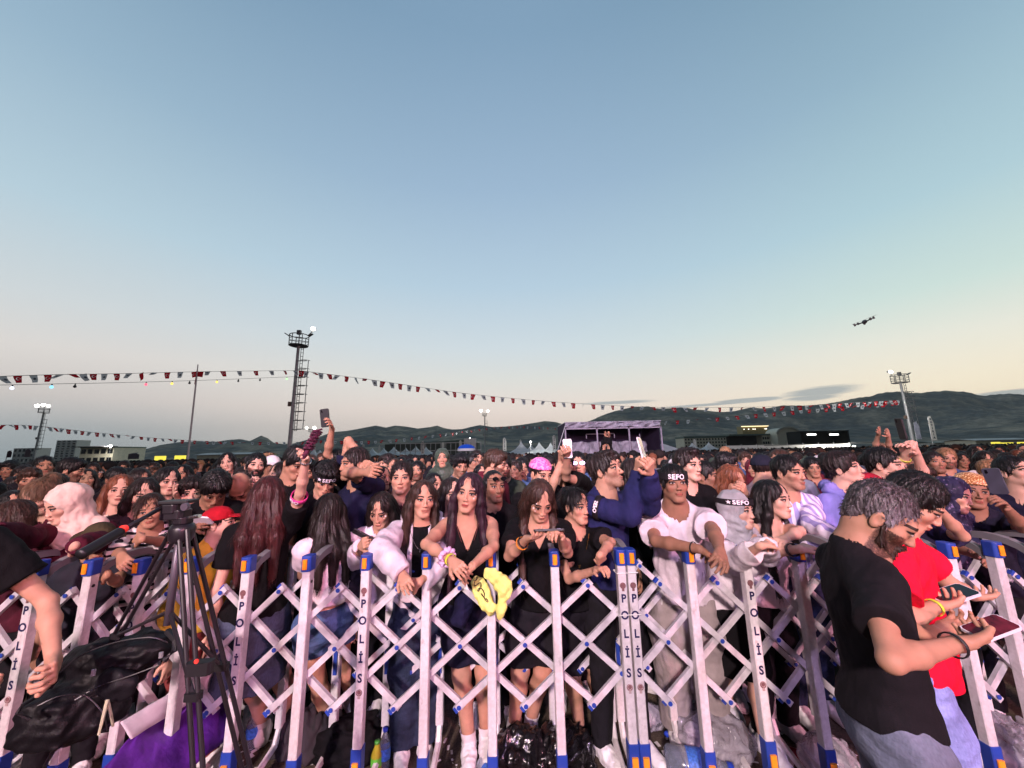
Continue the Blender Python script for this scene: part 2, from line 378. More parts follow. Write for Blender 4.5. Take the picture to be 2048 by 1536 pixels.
def objcol(nt): return nt.nodes.new('ShaderNodeObjectInfo').outputs['Color']
def cloth_material(name, rough=0.85, fine=420, fold=8, fstr=0.85):
    m, nt, b = newmat(name, rough, 0.15); c = scalec(nt, objcol(nt), 0.78, 1.08, noise(nt, 14, 4)); nt.links.new(c, b.inputs['Base Color'])
    h = mathn(nt, 'ADD', mathn(nt, 'MULTIPLY', noise(nt, fold, 3, vec=mapped(nt, (1, 1, 0.55))), 1.0), mathn(nt, 'MULTIPLY', noise(nt, fine, 2), 0.05))
    bump(nt, b, h, fstr, 0.05); return m
def striped_material(name, c0, c1, freq, axis, duty=0.5):
    m, nt, b = newmat(name, 0.85, 0.15); t = nt.nodes.new('ShaderNodeTexCoord'); s = nt.nodes.new('ShaderNodeSeparateXYZ'); nt.links.new(t.outputs['Object'], s.inputs[0])
    w = mathn(nt, 'MULTIPLY_ADD', noise(nt, 7, 2), 0.06, s.outputs[axis])
    f = mathn(nt, 'LESS_THAN', mathn(nt, 'FRACT', mathn(nt, 'MULTIPLY', w, freq)), duty)
    nt.links.new(mixc(nt, f, c1, c0), b.inputs['Base Color']); bump(nt, b, noise(nt, 10, 3), 0.5, 0.04); return m
def denim_material():
    m, nt, b = newmat('denim', 0.9, 0.15); c = scalec(nt, objcol(nt), 0.55, 1.25, noise(nt, 7, 5)); c = scalec(nt, c, 0.85, 1.1, noise(nt, 160, 2, vec=mapped(nt, (1, 1, 0.3))))
    nt.links.new(c, b.inputs['Base Color']); bump(nt, b, noise(nt, 13, 4, vec=mapped(nt, (1, 1, 1.6))), 0.6, 0.03); return m
def hair_material():
    m, nt, b = newmat('hair', 0.46, 0.3); c = objcol(nt)
    st = noise(nt, 60, 3, vec=mapped(nt, (1, 1, 0.09))); c = scalec(nt, c, 0.45, 1.5, st); c = scalec(nt, c, 0.7, 1.2, noise(nt, 9, 2))
    nt.links.new(c, b.inputs['Base Color']); bump(nt, b, noise(nt, 120, 3, vec=mapped(nt, (1, 1, 0.12))), 0.9, 0.006); return m
def gray_hair_material():
    m, nt, b = newmat('grey_hair', 0.42, 0.4); s = nt.nodes.new('ShaderNodeSeparateXYZ'); nt.links.new(attr(nt, 'hc', 'Vector'), s.inputs[0])
    f = mathn(nt, 'MULTIPLY_ADD', s.outputs[2], -9.0, 0.75, clamp=True); f = mathn(nt, 'MULTIPLY', f, mathn(nt, 'MULTIPLY_ADD', s.outputs[1], -5.0, 0.62, clamp=True))
    n_ = noise(nt, 150, 3, vec=mapped(nt, (1, 1, 0.2))); f = mathn(nt, 'MULTIPLY_ADD', mathn(nt, 'SUBTRACT', n_, 0.5), 1.6, f, clamp=True)
    nt.links.new(mixc(nt, f, srgb(40, 32, 34), srgb(150, 140, 148)), b.inputs['Base Color']); bump(nt, b, noise(nt, 170, 3, vec=mapped(nt, (1, 1, 0.2))), 1.0, 0.006); return m
SKIN = skin_material(); HAIR = hair_material(); GREYHAIR = gray_hair_material(); CLOTH = cloth_material('cloth'); SHINY = cloth_material('satin', 0.35, 300, 12, 0.6); DENIM = denim_material()
SHOE = cloth_material('shoe_leather', 0.5, 200, 30, 0.3)
STRIPE_BW = striped_material('black_white_stripes', srgb(30, 28, 34), srgb(205, 196, 196), 26, 2, 0.42)
STRIPE_LILAC = striped_material('lilac_white_stripes', srgb(150, 140, 190), srgb(215, 205, 225), 22, 0, 0.5)
def pattern_material(name, c0, c1, scale, thr=0.5, rough=0.7):
    m, nt, b = newmat(name, rough, 0.3); f = ramp(nt, noise(nt, scale, 3), [(thr-0.03, (0, 0, 0, 1)), (thr+0.03, (1, 1, 1, 1))])
    nt.links.new(mixc(nt, f, c0, c1), b.inputs['Base Color']); bump(nt, b, noise(nt, 12, 3), 0.5, 0.04); return m
PAT_NAVY = pattern_material('navy_flower_cloth', srgb(34, 32, 62), srgb(110, 96, 130), 45, 0.62)
PAT_GREY = pattern_material('grey_leaf_cloth', srgb(62, 60, 74), srgb(150, 146, 156), 16, 0.5)
PAT_GOLD = pattern_material('gold_sequins', srgb(150, 92, 50), srgb(235, 200, 150), 130, 0.56, 0.35)
PAT_PINK = pattern_material('pink_sequins', srgb(205, 84, 150), srgb(240, 140, 196), 60, 0.5, 0.5)
SKINS = {'fair': (0.54, 0.315, 0.24), 'light': (0.45, 0.24, 0.165), 'mid': (0.35, 0.18, 0.118), 'tan': (0.25, 0.125, 0.08)}
HC = {'black': srgb(19, 16, 17), 'dark': srgb(33, 24, 23), 'brown': srgb(54, 36, 30), 'red': srgb(62, 27, 28), 'ginger': srgb(112, 66, 46), 'light': srgb(104, 80, 62), 'plum': srgb(44, 24, 36), 'grey': srgb(110, 104, 108)}
def head_solid(S, H, Rh, s=1.0, fem=False, ears=True, fv=(1, 1, 1)):
    fw, nl, ch = fv
    if fem: nl = nl*.6; ch = ch*.8
    T = lambda x, y, z: H+Rh @ (np.array([x, y, z])*s)
    w = (0.89 if fem else 1.0)*fw
    S.ell(T(0, .014, .036), np.array([.075, .093, .080])*s, Rh, .02)
    S.ell(T(0, -.026, -.034), np.array([.054*w, .060, .078])*s, Rh, .03)
    S.cone(T(-.010*ch, -.068, -.100), T(.010*ch, -.068, -.100), .017*s*ch, .017*s*ch, .03)
    for q in (-1, 1):
        S.cone(T(q*.050*w, .002, -.048), T(q*.020, -.058, -.096), .017*s, .013*s, .03)
        S.ell(T(q*.041, -.052, -.026), np.array([.021, .021, .020])*s, Rh, .025)
    br = .0105 if fem else .013; S.cone(T(-.036, -.074, .020), T(.036, -.074, .020), br*s, br*s, .016)
    for q in (-1, 1): S.ell(T(q*.032, -.103, .0), np.array([.018, .014, .011])*s, Rh, .010, -1)
    for q in (-1, 1): S.ell(T(q*.032, -.0735, -.001), np.array([.0145, .0145, .0115])*s, Rh, .004)
    S.cone(T(0, -.084, .006), T(0, -.086-.018*nl, -.030-.004*nl), .0058*s, .0086*s, .010)
    for q in (-1, 1): S.ell(T(q*.0105, -.095, -.038), np.array([.0078, .009, .0068])*s, Rh, .008)
    S.ell(T(0, -.085, -.062), np.array([.023, .012, .0065])*s, Rh, .006); S.ell(T(0, -.083, -.073), np.array([.020, .012, .0075])*s, Rh, .006)
    if ears:
        for q in (-1, 1):
            S.ell(T(q*.078, .012, -.008), np.array([.009, .019, .031])*s, Rh, .006); S.ell(T(q*.088, .010, -.006), np.array([.007, .010, .018])*s, Rh, .004, -1)
def hand_solid(S, W, d, n, side, s=1.0, curl=0.5, spread=1.0, thumb=0.5, fing=(1, 1, 1, 1)):
    """W wrist, d pointing dir, n palm normal (fingers curl towards n), side: thumb direction sign"""
    d = nrm(d); n = nrm(n-(n@d)*d); u = np.cross(d, n)*side
    lat = (-.028, -.0095, .0095, .027)
    for l in lat: S.cone(W+u*l*.35*s, W+d*.078*s+u*l*s, .0155*s, .0100*s, .011)
    lens = (.066, .076, .070, .055)
    for i, l in enumerate((.028, .0095, -.0095, -.027)):
        p = W+d*(.080-.004*abs(i-1))*s+u*l*s; dd = nrm(d+u*l*2.6*spread); c = curl*fing[i]*(0.9+0.12*i); L = lens[i]*s
        for j, (fr, r0, r1) in enumerate(((.43, .0086, .0079), (.32, .0079, .0072), (.25, .0072, .0062))):
            a = c*(0.75 if j == 0 else 1.1); ca, sa = math.cos(a), math.sin(a)
            if j == 0: nl = nrm(n-(n@dd)*dd)
            dd, nl = dd*ca+nl*sa, nl*ca-dd*sa
            q = p+dd*L*fr; S.cone(p, q, r0*s, r1*s, .0035); p = q
    p0 = W+d*.022*s+u*.022*s; t1 = nrm(d*.75+u*.75+n*.35*thumb*2); p1 = p0+t1*.042*s; t2 = nrm(d*1.0+u*.25+n*.6*thumb*2); p2 = p1+t2*.030*s
    S.cone(p0, p1, .0155*s, .0110*s, .010); S.cone(p1, p2, .0105*s, .0088*s, .004)
    return W+d*.09*s
# ------------------------------------------------------------------ people
def joint(S, L, p, far, pref):
    a = on_ray(S, L, p[0], p[1], False); b = on_ray(S, L, p[0], p[1], True)
    if far is not None: return b if far else a
    return min((a, b), key=lambda q: abs(q[1]-S[1]-pref))
def person(label, H, s=1.0, byaw=0.0, yaw=0.0, pitch=0.0, roll=0.0, lean=0.06, side=0.0, fem=False, skin='light', beard=0.0, lip=0.5,
           hair='short', hcol='dark', hmat=None, hvol=1.0, hlen=0.35, hfront=(0, 0), top=None, bottom=None, shoes=srgb(225, 222, 225), socks=None,
           arms=None, group=None, res=0.0075, fine=0.004, feet=True, loc=None, beardcol=None, glitter=0, neckopen=0.068, hands=True, stance=0.0, extra=None, legs=None, rg=1, bd=.94, ak=1.0):
    """H: world position of the middle of the head (eye level). arms: {'l'/'r': dict(e=, w=, d=, n=, curl=, ...)}; l is the figure's left"""
    H = np.array(H, float); rnd = random.Random(rg if rg != 1 else sum(map(ord, label))); fv = (rnd.uniform(.93, 1.07), rnd.uniform(.6, 1.25), rnd.uniform(.85, 1.15)); Rh = rot(yaw, pitch, roll); Rb = rot(byaw, 0, 0); Rt = rot(byaw, lean, side)
    bw = 0.92 if fem else 1.0
    NB = H+Rh @ np.array([0, .022, -.075])*s*.95                    # top of the neck
    CH = NB+Rt @ np.array([0, .012, -.062])*s                    # pit of the neck / C7
    B = lambda x, y, z: CH+Rt @ (np.array([x, y, z])*s)
    PE = B(0, .0, -.515); PR = rot(byaw, lean*0.35, 0)
    Q = lambda x, y, z: PE+PR @ (np.array([x, y, z])*s)
    base = np.array([PE[0], PE[1], 0.0]) if loc is None else np.array(loc, float)
    fwd = Rb @ np.array([0, -1, 0]); lft = Rb @ np.array([1, 0, 0])
    B = lambda x, y, z, s=s: CH+Rt @ (np.array([x, y, z])*s)
    Q = lambda x, y, z, s=s: PE+PR @ (np.array([x, y, z])*s)
    hsc = s*.93
    # ---- skeleton of the arms
    J = {}
    for sd, q in (('l', 1), ('r', -1)):
        S0 = B(q*.158*bw, .012, -.083); ul, fl = .285*s, .250*s
        a = (arms or {}).get(sd, {}); ss = a.get('shoulder')
        if ss is not None: S0 = S0+np.array(ss)*s
        e = a.get('e'); w = a.get('w'); d = a.get('d')
        if e is None: E_ = S0+nrm(Rt @ np.array([q*.16, .05, -1]))*ul
        elif len(e) == 2: E_ = joint(S0, ul, e, a.get('ef'), a.get('ep', -.10))
        else: E_ = S0+nrm(np.array(e, float) if a.get('world') else Rb @ np.array(e, float))*ul
        if w is None: W_ = E_+nrm(Rt @ np.array([q*.04, -.25, -1]))*fl
        elif len(w) == 2: W_ = joint(E_, fl, w, a.get('wf'), a.get('wp', -.38)+S0[1]-E_[1])
        else: W_ = E_+nrm(np.array(w, float) if a.get('world') else Rb @ np.array(w, float))*fl
        if d is None: D_ = nrm(W_-E_)
        elif len(d) == 2: D_ = nrm(joint(W_, .16*s, d, a.get('df'), a.get('dp', -.02))-W_)
        else: D_ = nrm(np.array(d, float) if a.get('world') else Rb @ np.array(d, float))
        n_ = a.get('n'); n_ = (fwd*-1 if e is None else np.array([0, 1.0, -.3])) if n_ is None else np.array(n_, float)
        J[sd] = dict(S=S0, E=E_, W=W_, D=D_, n=n_, a=a, q=q)
    # ---- body
    body = Solid(); head_solid(body, H, Rh, hsc, fem, hair not in ('hijab',), fv)
    nr = .050 if fem else .060
    body.cone(H+Rh @ np.array([0, .022, -.055])*s, CH, nr*s, (nr+.004)*s, .02)
    body.cone(B(-.115*bw, .01, -.082), B(.115*bw, .01, -.082), .046*s, .046*s, .05)
    for q in (-1, 1): body.cone(B(q*.02, .03, .0), B(q*.12*bw, .015, -.062), .034*s, .030*s, .04)
    body.cone(CH, B(0, .012, -.10), .055*s, .08*s, .04)
    body.ell(B(0, .008, -.19), np.array([.148*bw*bd, .098*bd, .17])*s, Rt, .05)
    body.ell(B(0, .0, -.36), np.array([.122*bw*bd, .088*bd, .14])*s, Rt, .05)
    body.ell(Q(0, .008, .0), np.array([.155*bd, .108*bd, .11])*s, PR, .06)
    if fem:
        for q in (-1, 1): body.ell(B(q*.066, -.074, -.185), np.array([.055, .048, .055])*s, Rt, .03)
    for sd in 'lr':
        j = J[sd]; k_ = (.86 if fem else 1.0)*ak
        body.cone(j['S'], j['S']*.5+j['E']*.5, .047*s*k_, .041*s*k_, .03); body.cone(j['S']*.5+j['E']*.5, j['E'], .039*s*k_, .031*s*k_, .02)
        body.cone(j['E'], j['E']*.65+j['W']*.35, .031*s*k_, .033*s*k_, .015); body.cone(j['E']*.65+j['W']*.35, j['W'], .032*s*k_, .0215*s*k_, .02)
        if hands:
            a = j['a']; j['grip'] = hand_solid(body, j['W'], j['D'], j['n'], a.get('side', j['q']), s*(.87 if fem else .95), a.get('curl', .35), a.get('spread', 1), a.get('thumb', .5), a.get('fing', (1, 1, 1, 1)))
        else: body.cone(j['W'], j['W']+j['D']*.12*s, .026*s, .02*s, .02); j['grip'] = j['W']+j['D']*.09*s
    LEG = {}
    for sd, q in (('l', 1), ('r', -1)):
        hip = Q(q*.085, .0, -.03); lg = (legs or {}).get(sd, {})
        ft = np.array([PE[0], PE[1], .085*s])+lft*(q*(.105+stance))*s+fwd*(lg.get('f', rnd.uniform(-.06, .08)))
        if 'p' in lg: t = PZ(lg['p'][0], lg['p'][1], .06); ft = np.array([t[0], t[1], .085*s])
        L2 = np.linalg.norm(hip-ft); kn = hip*.49+ft*.51+fwd*(.035+lg.get('bend', 0.0))*s
        LEG[sd] = (hip, kn, ft); body.cone(hip, hip*.5+kn*.5, .086*s, .070*s, .04); body.cone(hip*.5+kn*.5, kn, .070*s, .051*s, .03)
        calf = kn*.68+ft*.32-fwd*.012*s; body.cone(kn, calf, .050*s, .052*s, .03); body.cone(calf, ft, .050*s, .034*s, .03)
        if feet: body.cone(ft+np.array([0, 0, -.03*s]), ft+fwd*.13*s+np.array([0, 0, -.058*s]), .032*s, .022*s, .03)
    # ---- mesh: a coarse net for the whole figure, finer nets for head and hands, joined in one mesh
    boxes = [(H+Rh @ np.array([0, 0, 0])*s-np.array([.125, .14, .115])*s, H+np.array([.125, .14, .15])*s)]
    boxes[0][0][2] = H[2]-.125*s
    if hands:
        for sd in 'lr':
            j = J[sd]; c = j['W']+j['D']*.075*s; boxes.append((c-.105*s, c+.105*s))
    Vs, Qs, rgn = [], [], []
    g = grid(body.bounds()[0]-.02, body.bounds()[1]+.02, res); F = body.field(*g); V, Qd = surface_net(F, *g)
    c = V[Qd].mean(1); inb = np.zeros(len(c), bool)
    for lo, hi in boxes: inb |= ((c > lo+.004) & (c < hi-.004)).all(1)
    V, Qd, _ = compact(V, Qd, ~inb); Vs.append(V); Qs.append(Qd); rgn.append(np.zeros(len(V)))
    done = []
    for bi, (lo, hi) in enumerate(boxes):
        g = grid(lo-.004, hi+.004, fine if bi == 0 else fine*1.05); F = body.field(*g); V, Qd = surface_net(F, *g)
        c = V[Qd].mean(1); keep = ((c > lo) & (c < hi)).all(1)
        for l2, h2 in done: keep &= ~((c > l2) & (c < h2)).all(1)
        V, Qd, _ = compact(V, Qd, keep); done.append((lo, hi)); Vs.append(V); Qs.append(Qd); rgn.append(np.full(len(V), bi+1.0))
    off = np.cumsum([0]+[len(v) for v in Vs]); Qa = np.concatenate([q_+o_ for q_, o_ in zip(Qs, off)]); Va = np.concatenate(Vs); rgn = np.concatenate(rgn)
    hc = ((Va-H) @ Rh)/hsc; hc[rgn != 1] = (0, 1, -1)
    sk = np.array(SKINS[skin] if isinstance(skin, str) else skin); col = np.ones((len(Va), 4)); col[:, :3] = sk
    if beard and hcol:
        x, y, z = hc.T; nb = np.random.RandomState(3).randn(len(x))*.18
        m = (z < -.022-.35*(y+.08).clip(0, .2)*0) & (rgn == 1) & (y < .0)
        f = np.clip((-.030-z+(np.abs(x)-.03).clip(0, .03)*.9)/.02, 0, 1)*np.clip((.012-y)/.02, 0, 1)*(z > -.125)
        f = f*(1-np.clip(1.2-np.sqrt((x/.017)**2+((z+.068)/.009)**2), 0, 1)); hcl = np.array(HC[beardcol or hcol][:3])
        f = np.clip(f*(beard+nb*beard), 0, 1)*m; col[:, :3] = col[:, :3]*(1-f[:, None])+hcl*f[:, None]
    if glitter:
        x, y, z = hc.T; qs = 1 if glitter > 0 else -1
        for gx, gz, gr in ((.050, .018, .0032), (.057, .006, .003), (.056, -.010, .003), (.047, -.022, .003), (.044, .033, .003)):
            m = (np.sqrt((x*qs-gx)**2+(z-gz)**2) < gr) & (y < 0); col[m, :3] = (.75, .8, .9)
    me = mesh_np('person', Va-base, Qa, SKIN, attrs={'col': ('FLOAT_COLOR', col), 'hc': ('FLOAT_VECTOR', hc), 'lip': ('FLOAT', np.full(len(Va), lip))})
    root = link('person', me); root.location = tuple(base); tag(root, label, 'person', group)
    def child(name, V, Qd, mat, color=None, attrs=None):
        if len(Qd) == 0: return None
        o = link(name, mesh_np(name, V-base, Qd, mat, attrs=attrs), root)
        if color is not None: o.color = color
        return o
    # ---- hair or head covering
    hcol4 = HC[hcol] if isinstance(hcol, str) else hcol
    s_body = s; s = hsc
    T = lambda x, y, z, s=hsc: H+Rh @ (np.array([x, y, z])*s)
    hm = hmat or HAIR; hs = Solid(); sd_ = rnd.randint(0, 9999)
    def hattr(V): return {'hc': ('FLOAT_VECTOR', ((V-H) @ Rh)/hsc)}
    def tolocal(x, y, z, s=hsc): 
        a0, a1, a2 = x-H[0], y-H[1], z-H[2]; return [(a0*Rh[0, i]+a1*Rh[1, i]+a2*Rh[2, i])/s for i in range(3)]
    def strands(x, y, z, amp=.0035, fr=60):
        u, v, w = tolocal(x, y, z); th = np.arctan2(u, -v); n0 = .5*np.sin(w*40+th*3)
        return -amp*(.7*np.sin(th*fr*.4+w*16+n0*2+sd_)+.5*np.sin(th*fr+w*12+sd_*2)+.45*np.sin(u*150+v*60+sd_))
    hres = max(fine, .004)*1.1
    def locks(V, Qd, n, length, long_):
        if not len(Qd): return V, Qd
        rg_ = np.random.RandomState(sd_); n = int(n*(1 if fine < .006 else .35)); k_ = rg_.randint(len(Qd), size=n); q_ = V[Qd[k_]]; p = q_.mean(1); nn = np.cross(q_[:, 2]-q_[:, 0], q_[:, 3]-q_[:, 1]); nn /= np.linalg.norm(nn, axis=1)[:, None]+1e-9
        cr_ = T(0, .03, .11); g_ = np.tile(np.array([0, 0, -1.0]), (n, 1)); rd = p-cr_
        if not long_: g_ = rd+np.array([0, 0, -.02])
        g_ = g_+rg_.normal(size=(n, 3))*(.10 if long_ else .03)*(1 if long_ else 1); d = g_-(g_*nn).sum(1)[:, None]*nn; d /= np.linalg.norm(d, axis=1)[:, None]+1e-9
        L_ = (length*rg_.uniform(.5, 1.4, n))[:, None]; w = np.cross(nn, d)*(rg_.uniform(.0006, .0014, n)*(1 if fine < .006 else 2.2))[:, None]; lift = rg_.uniform(.001, .006, n)[:, None]*(1 if long_ else 1.3)
        a = p+nn*.0003; b_ = p+d*L_*.5+nn*lift; c_ = p+d*L_+nn*lift*rg_.uniform(-.3, 1.2, n)[:, None]; o_ = len(V)
        P6 = np.stack([a-w, a+w, b_-w, b_+w, c_-w*.2, c_+w*.2], 1).reshape(-1, 3); base6 = o_+np.arange(n)[:, None]*6
        Q2 = np.concatenate([base6+np.array([0, 1, 3, 2]), base6+np.array([2, 3, 5, 4])]); return np.concatenate([V, P6]), np.concatenate([Qd, Q2])
    def face_cut(c, low=-.055, line=.062, sides=.055):
        u, v, w = tolocal(c[:, 0], c[:, 1], c[:, 2]); return u, v, w
    if hair in ('short', 'curly', 'fringe', 'buzz', 'quiff'):
        g_ = {'short': .010, 'curly': .020, 'fringe': .015, 'buzz': .003, 'quiff': .010}[hair]*hvol
        hs.ell(T(0, .020, .040), np.array([.074+g_, .090+g_, .078+g_*1.3])*s, Rh, .012)
        if hair in ('fringe', 'curly'): hs.ell(T(0, -.050, .082), np.array([.062, .042, .034])*s*(1+.25*(hvol-1)), Rh, .02)
        if hair == 'quiff': hs.ell(T(0, -.045, .105), np.array([.055, .045, .024])*s, Rh, .03)
        for q in (-1, 1): hs.ell(T(q*.074, -.004, .012), np.array([.007+g_*.4, .026, .036])*s, Rh, .01)
        hs.ell(T(0, .070, -.020), np.array([.052, .032+g_*.5, .050])*s, Rh, .02)
        hl = .074 if hair in ('short', 'buzz', 'quiff') else .050
        hs.ell(T(0, -.108, -.085+hl), np.array([.062, .052, .088])*s, Rh, .012, -1)
        for q in (-1, 1): hs.ell(T(q*.085, .012, -.022), np.array([.022, .024, .034])*s, Rh, .008, -1)
        amp = {'short': .0024, 'curly': .0050, 'fringe': .0034, 'buzz': .0006, 'quiff': .0030}[hair]
        if hair == 'curly': dsp = lambda x, y, z: -amp*(np.sin(x*230+sd_)*np.sin(y*240)*np.sin(z*220)+.7*np.sin(x*120+z*90)*np.sin(y*130+sd_))
        else: dsp = lambda x, y, z: strands(x, y, z, amp, 46)
        V, Qd = shell(hs, hres, disp=dsp)
        if hair != 'buzz': V, Qd = locks(V, Qd, 1500, (.011 if hmat else .019) if hair != 'curly' else .012, False)
        child('hair', V, Qd, hm, hcol4, hattr(V))
    elif hair in ('long', 'bun', 'bob', 'pony'):
        hs.ell(T(0, .020, .038), np.array([.085, .103, .090])*s, Rh, .015)
        L_ = {'long': hlen, 'bun': 0.0, 'bob': .10, 'pony': 0.0}[hair]
        dn = np.array([0, 0, -1.0])
        if L_:
            bk = -fwd*.06*s; 
            for q in (-1, 0, 1):
                a0 = T(q*.055, .062, .0); a1 = T(q*.070, .070, -.10); a2 = B(q*.080, .118, -.10); a3 = a2+Rt @ np.array([q*.01, .012, -1])*max(L_-.1, .02)*s
                hs.chain([a0, a1, a2, a3] if L_ > .12 else [a0, a1, a1+dn*.05], [.050*s, .046*s, .038*s, .022*s], .03)
            for q, fr in zip((1, -1), hfront):
                a0 = T(q*.070, -.012, .045); a1 = T(q*.086, -.004, -.045); a2 = T(q*.090, .008, -.105)
                if fr > 0:
                    a3 = B(q*.098, -.078, -.10); a4 = B(q*.098, -.118, -.10)+dn*fr*s*.75+fwd*.01; hs.chain([a0, a1, a2, a3, a4], [.018*s, .025*s, .029*s, .030*s, .015*s], .02)
                else: hs.chain([a0, a1, a2], [.018*s, .024*s, .026*s], .02); hs.cone(a2, B(q*.10, .07, -.09), .028*s, .03*s, .03)
        if hair == 'bun': hs.ell(T(.0, .10, .09), np.array([.045, .04, .04])*s, Rh, .02)
        if hair == 'pony': hs.chain([T(0, .10, .05), T(0, .15, .02), T(0, .15, -.1), T(0, .12, -.25)], [.02*s, .032*s, .03*s, .01], .02)
        hs.ell(T(0, -.106, -.022), np.array([.060, .064, .100])*s, Rh, .008, -1); hs.ell(T(rnd.choice((-.012, 0, .014)), -.085, .082), np.array([.020, .045, .022])*s, Rh, .02, -1)
        hs.ell(T(0, -.13, -.12), np.array([.050, .09, .07])*s, Rh, .01, -1)
        V, Qd = shell(hs, hres*1.1, disp=lambda x, y, z: strands(x, y, z, .0026, 40)); V, Qd = locks(V, Qd, 2400, .055, True); child('hair', V, Qd, hm, hcol4, hattr(V))
    elif hair == 'hijab':
        hs.ell(T(0, .022, .030), np.array([.094, .112, .102])*s, Rh, .02); hs.ell(T(0, .03, -.07), np.array([.082, .088, .08])*s, Rh, .03)
        hs.chain([T(0, .02, -.09), CH+np.array([0, 0, -.01]), B(0, -.01, -.07)], [.082*s, .088*s, .11*s], .04)
        hs.cone(B(-.11, .0, -.03), B(.11, .0, -.03), .06*s, .06*s, .05); hs.ell(B(0, -.05, -.09), np.array([.09, .06, .07])*s, Rt, .05)
        hs.ell(T(0, -.115, -.010), np.array([.062, .080, .088])*s, Rh, .010, -1)
        wf0 = wrinkle(sd_, (.0035, .002), (.11, .04)); fc = T(0, -.09, -.01)
        def wf(x, y, z): r_ = np.sqrt((x-fc[0])**2+(y-fc[1])**2+((z-fc[2])*.75)**2); return wf0(x, y, z)-.0038*np.abs(np.sin(r_*62+wf0(x, y, z)*260+sd_))
        V, Qd = shell(hs, hres*1.2, disp=wf); child('headscarf', V, Qd, hm if hmat else SHINY, hcol4)
    elif hair in ('cap', 'bucket', 'sequin_cap'):
        u = Solid(); u.ell(T(0, .020, .040), np.array([.082, .099, .086])*s, Rh, .012); u.ell(T(0, -.108, -.040), np.array([.062, .050, .088])*s, Rh, .012, -1)
        V, Qd = shell(u, hres, disp=lambda x, y, z: strands(x, y, z, .003)); child('hair', V, Qd, HAIR, HC['dark'], hattr(V))
        hs.ell(T(0, .018, .048), np.array([.092, .108, .088])*s, Rh, .01)
        cz = .035 if hair != 'sequin_cap' else .05
        lim = lambda x, y, z: (cz-tolocal(x, y, z)[2])*s
        V, Qd = shell(hs, hres, lim=lim); o = child('cap' if hair != 'bucket' else 'hat', V, Qd, hm if hmat else CLOTH, hcol4)
        if hair == 'cap':
            pk = Solid(); pk.ell(T(0, -.125, .040), np.array([.070, .075, .010])*s, Rh @ rot(0, .22), .01); V, Qd = shell(pk, .004)
            p_ = child('peak', V, Qd, CLOTH, hcol4); p_.parent = o
        if hair == 'bucket':
            pk = Solid(); pk.ell(T(0, .01, .030), np.array([.145, .155, .030])*s, Rh, .01); lim2 = lambda x, y, z: np.maximum((tolocal(x, y, z)[2]-.035)*s, -(np.sqrt((tolocal(x, y, z)[0]/.088)**2+((tolocal(x, y, z)[1]-.018)/.102)**2)-1)*.05)
            V, Qd = shell(pk, .0045, lim=lim2); p_ = child('brim', V, Qd, CLOTH, hcol4); p_.parent = o
    if beard > .8:
        bs_ = Solid(); 
        for q in (-1, 1): bs_.chain([T(q*.066, -.012, -.020), T(q*.056, -.030, -.072), T(q*.020, -.070, -.104)], [.007*s, .012*s, .014*s], .015)
        bs_.ell(T(0, -.074, -.106), np.array([.023, .016, .018])*s, Rh, .02)
        for q in (-1, 1): bs_.cone(T(q*.004, -.094, -.055), T(q*.026, -.080, -.066), .006*s, .007*s, .006); bs_.cone(T(q*.026, -.080, -.066), T(q*.024, -.072, -.095), .007*s, .012*s, .01)
        V, Qd = shell(bs_, .0038, disp=lambda x, y, z: -.0016*np.sin(x*700+y*120)*np.sin(z*300+y*560)); V, Qd = locks(V, Qd, 900, .010, True); child('beard', V, Qd, HAIR, HC[beardcol or hcol], hattr(V))
    s = s_body
    # ---- upper clothing
    def torso(gs, k_=1.0):
        gs.cone(B(-.118*bw, .01, -.084), B(.118*bw, .01, -.084), .051*s, .051*s, .05); gs.cone(CH, B(0, .012, -.10), .062*s, .088*s, .04)
        for q in (-1, 1): gs.cone(B(q*.03, .03, -.004), B(q*.125*bw, .015, -.064), .037*s, .036*s, .04)
        gs.ell(B(0, .008, -.19), np.array([.158*bw*bd, .112*bd, .18])*s, Rt, .05); gs.ell(B(0, -.004, -.37), np.array([.140*bw*k_*bd, .108*k_*bd, .16])*s, Rt, .05); gs.ell(Q(0, .006, .0), np.array([.168*k_*bd, .127*k_*bd, .13])*s, PR, .05)
        if fem:
            for q in (-1, 1): gs.ell(B(q*.066, -.078, -.19), np.array([.060, .050, .062])*s, Rt, .03)
    if top:
        ty, tc_ = top['t'], top.get('c', srgb(24, 22, 26)); lo_ = top.get('loose', 1.0); gs = Solid(); torso(gs, 1.0+.06*lo_)
        slv = {'tee': .62, 'long': 2.0, 'tank': 0, 'hoodie': 2.0, 'crop': .5}[ty]; slv = top.get('sleeve', slv); cuffs = []
        if slv:
            for sd in 'lr':
                j = J[sd]; r0 = (.054+.005*lo_)*s; 
                if slv <= 1: gs.chain([j['S'], j['S']+(j['E']-j['S'])*min(slv+.1, 1.0)], [r0*.98, (.056+.009*lo_)*s*(.90 if fem else 1)], .03); cuffs.append((j['S']+(j['E']-j['S'])*slv, nrm(j['E']-j['S'])))
                else:
                    x_ = .008 if ty == 'hoodie' else 0
                    gs.chain([j['S'], j['S']*.4+j['E']*.6, j['E']], [r0, (.056+x_)*s, (.050+x_)*s], .025)
                    if slv >= 1.9: gs.chain([j['E'], j['E']*.5+j['W']*.5, j['W']+(j['W']-j['E'])*.06], [(.051+x_)*s, (.050+x_*1.5)*s, (.034+x_)*s], .02); cuffs.append((j['W'], nrm(j['W']-j['E'])))
                    else: gs.chain([j['E'], j['E']*(2-slv)+j['W']*(slv-1)], [.050*s, .046*s], .02); cuffs.append((j['E']*(2-slv)+j['W']*(slv-1)-nrm(j['W']-j['E'])*.02, nrm(j['W']-j['E'])))
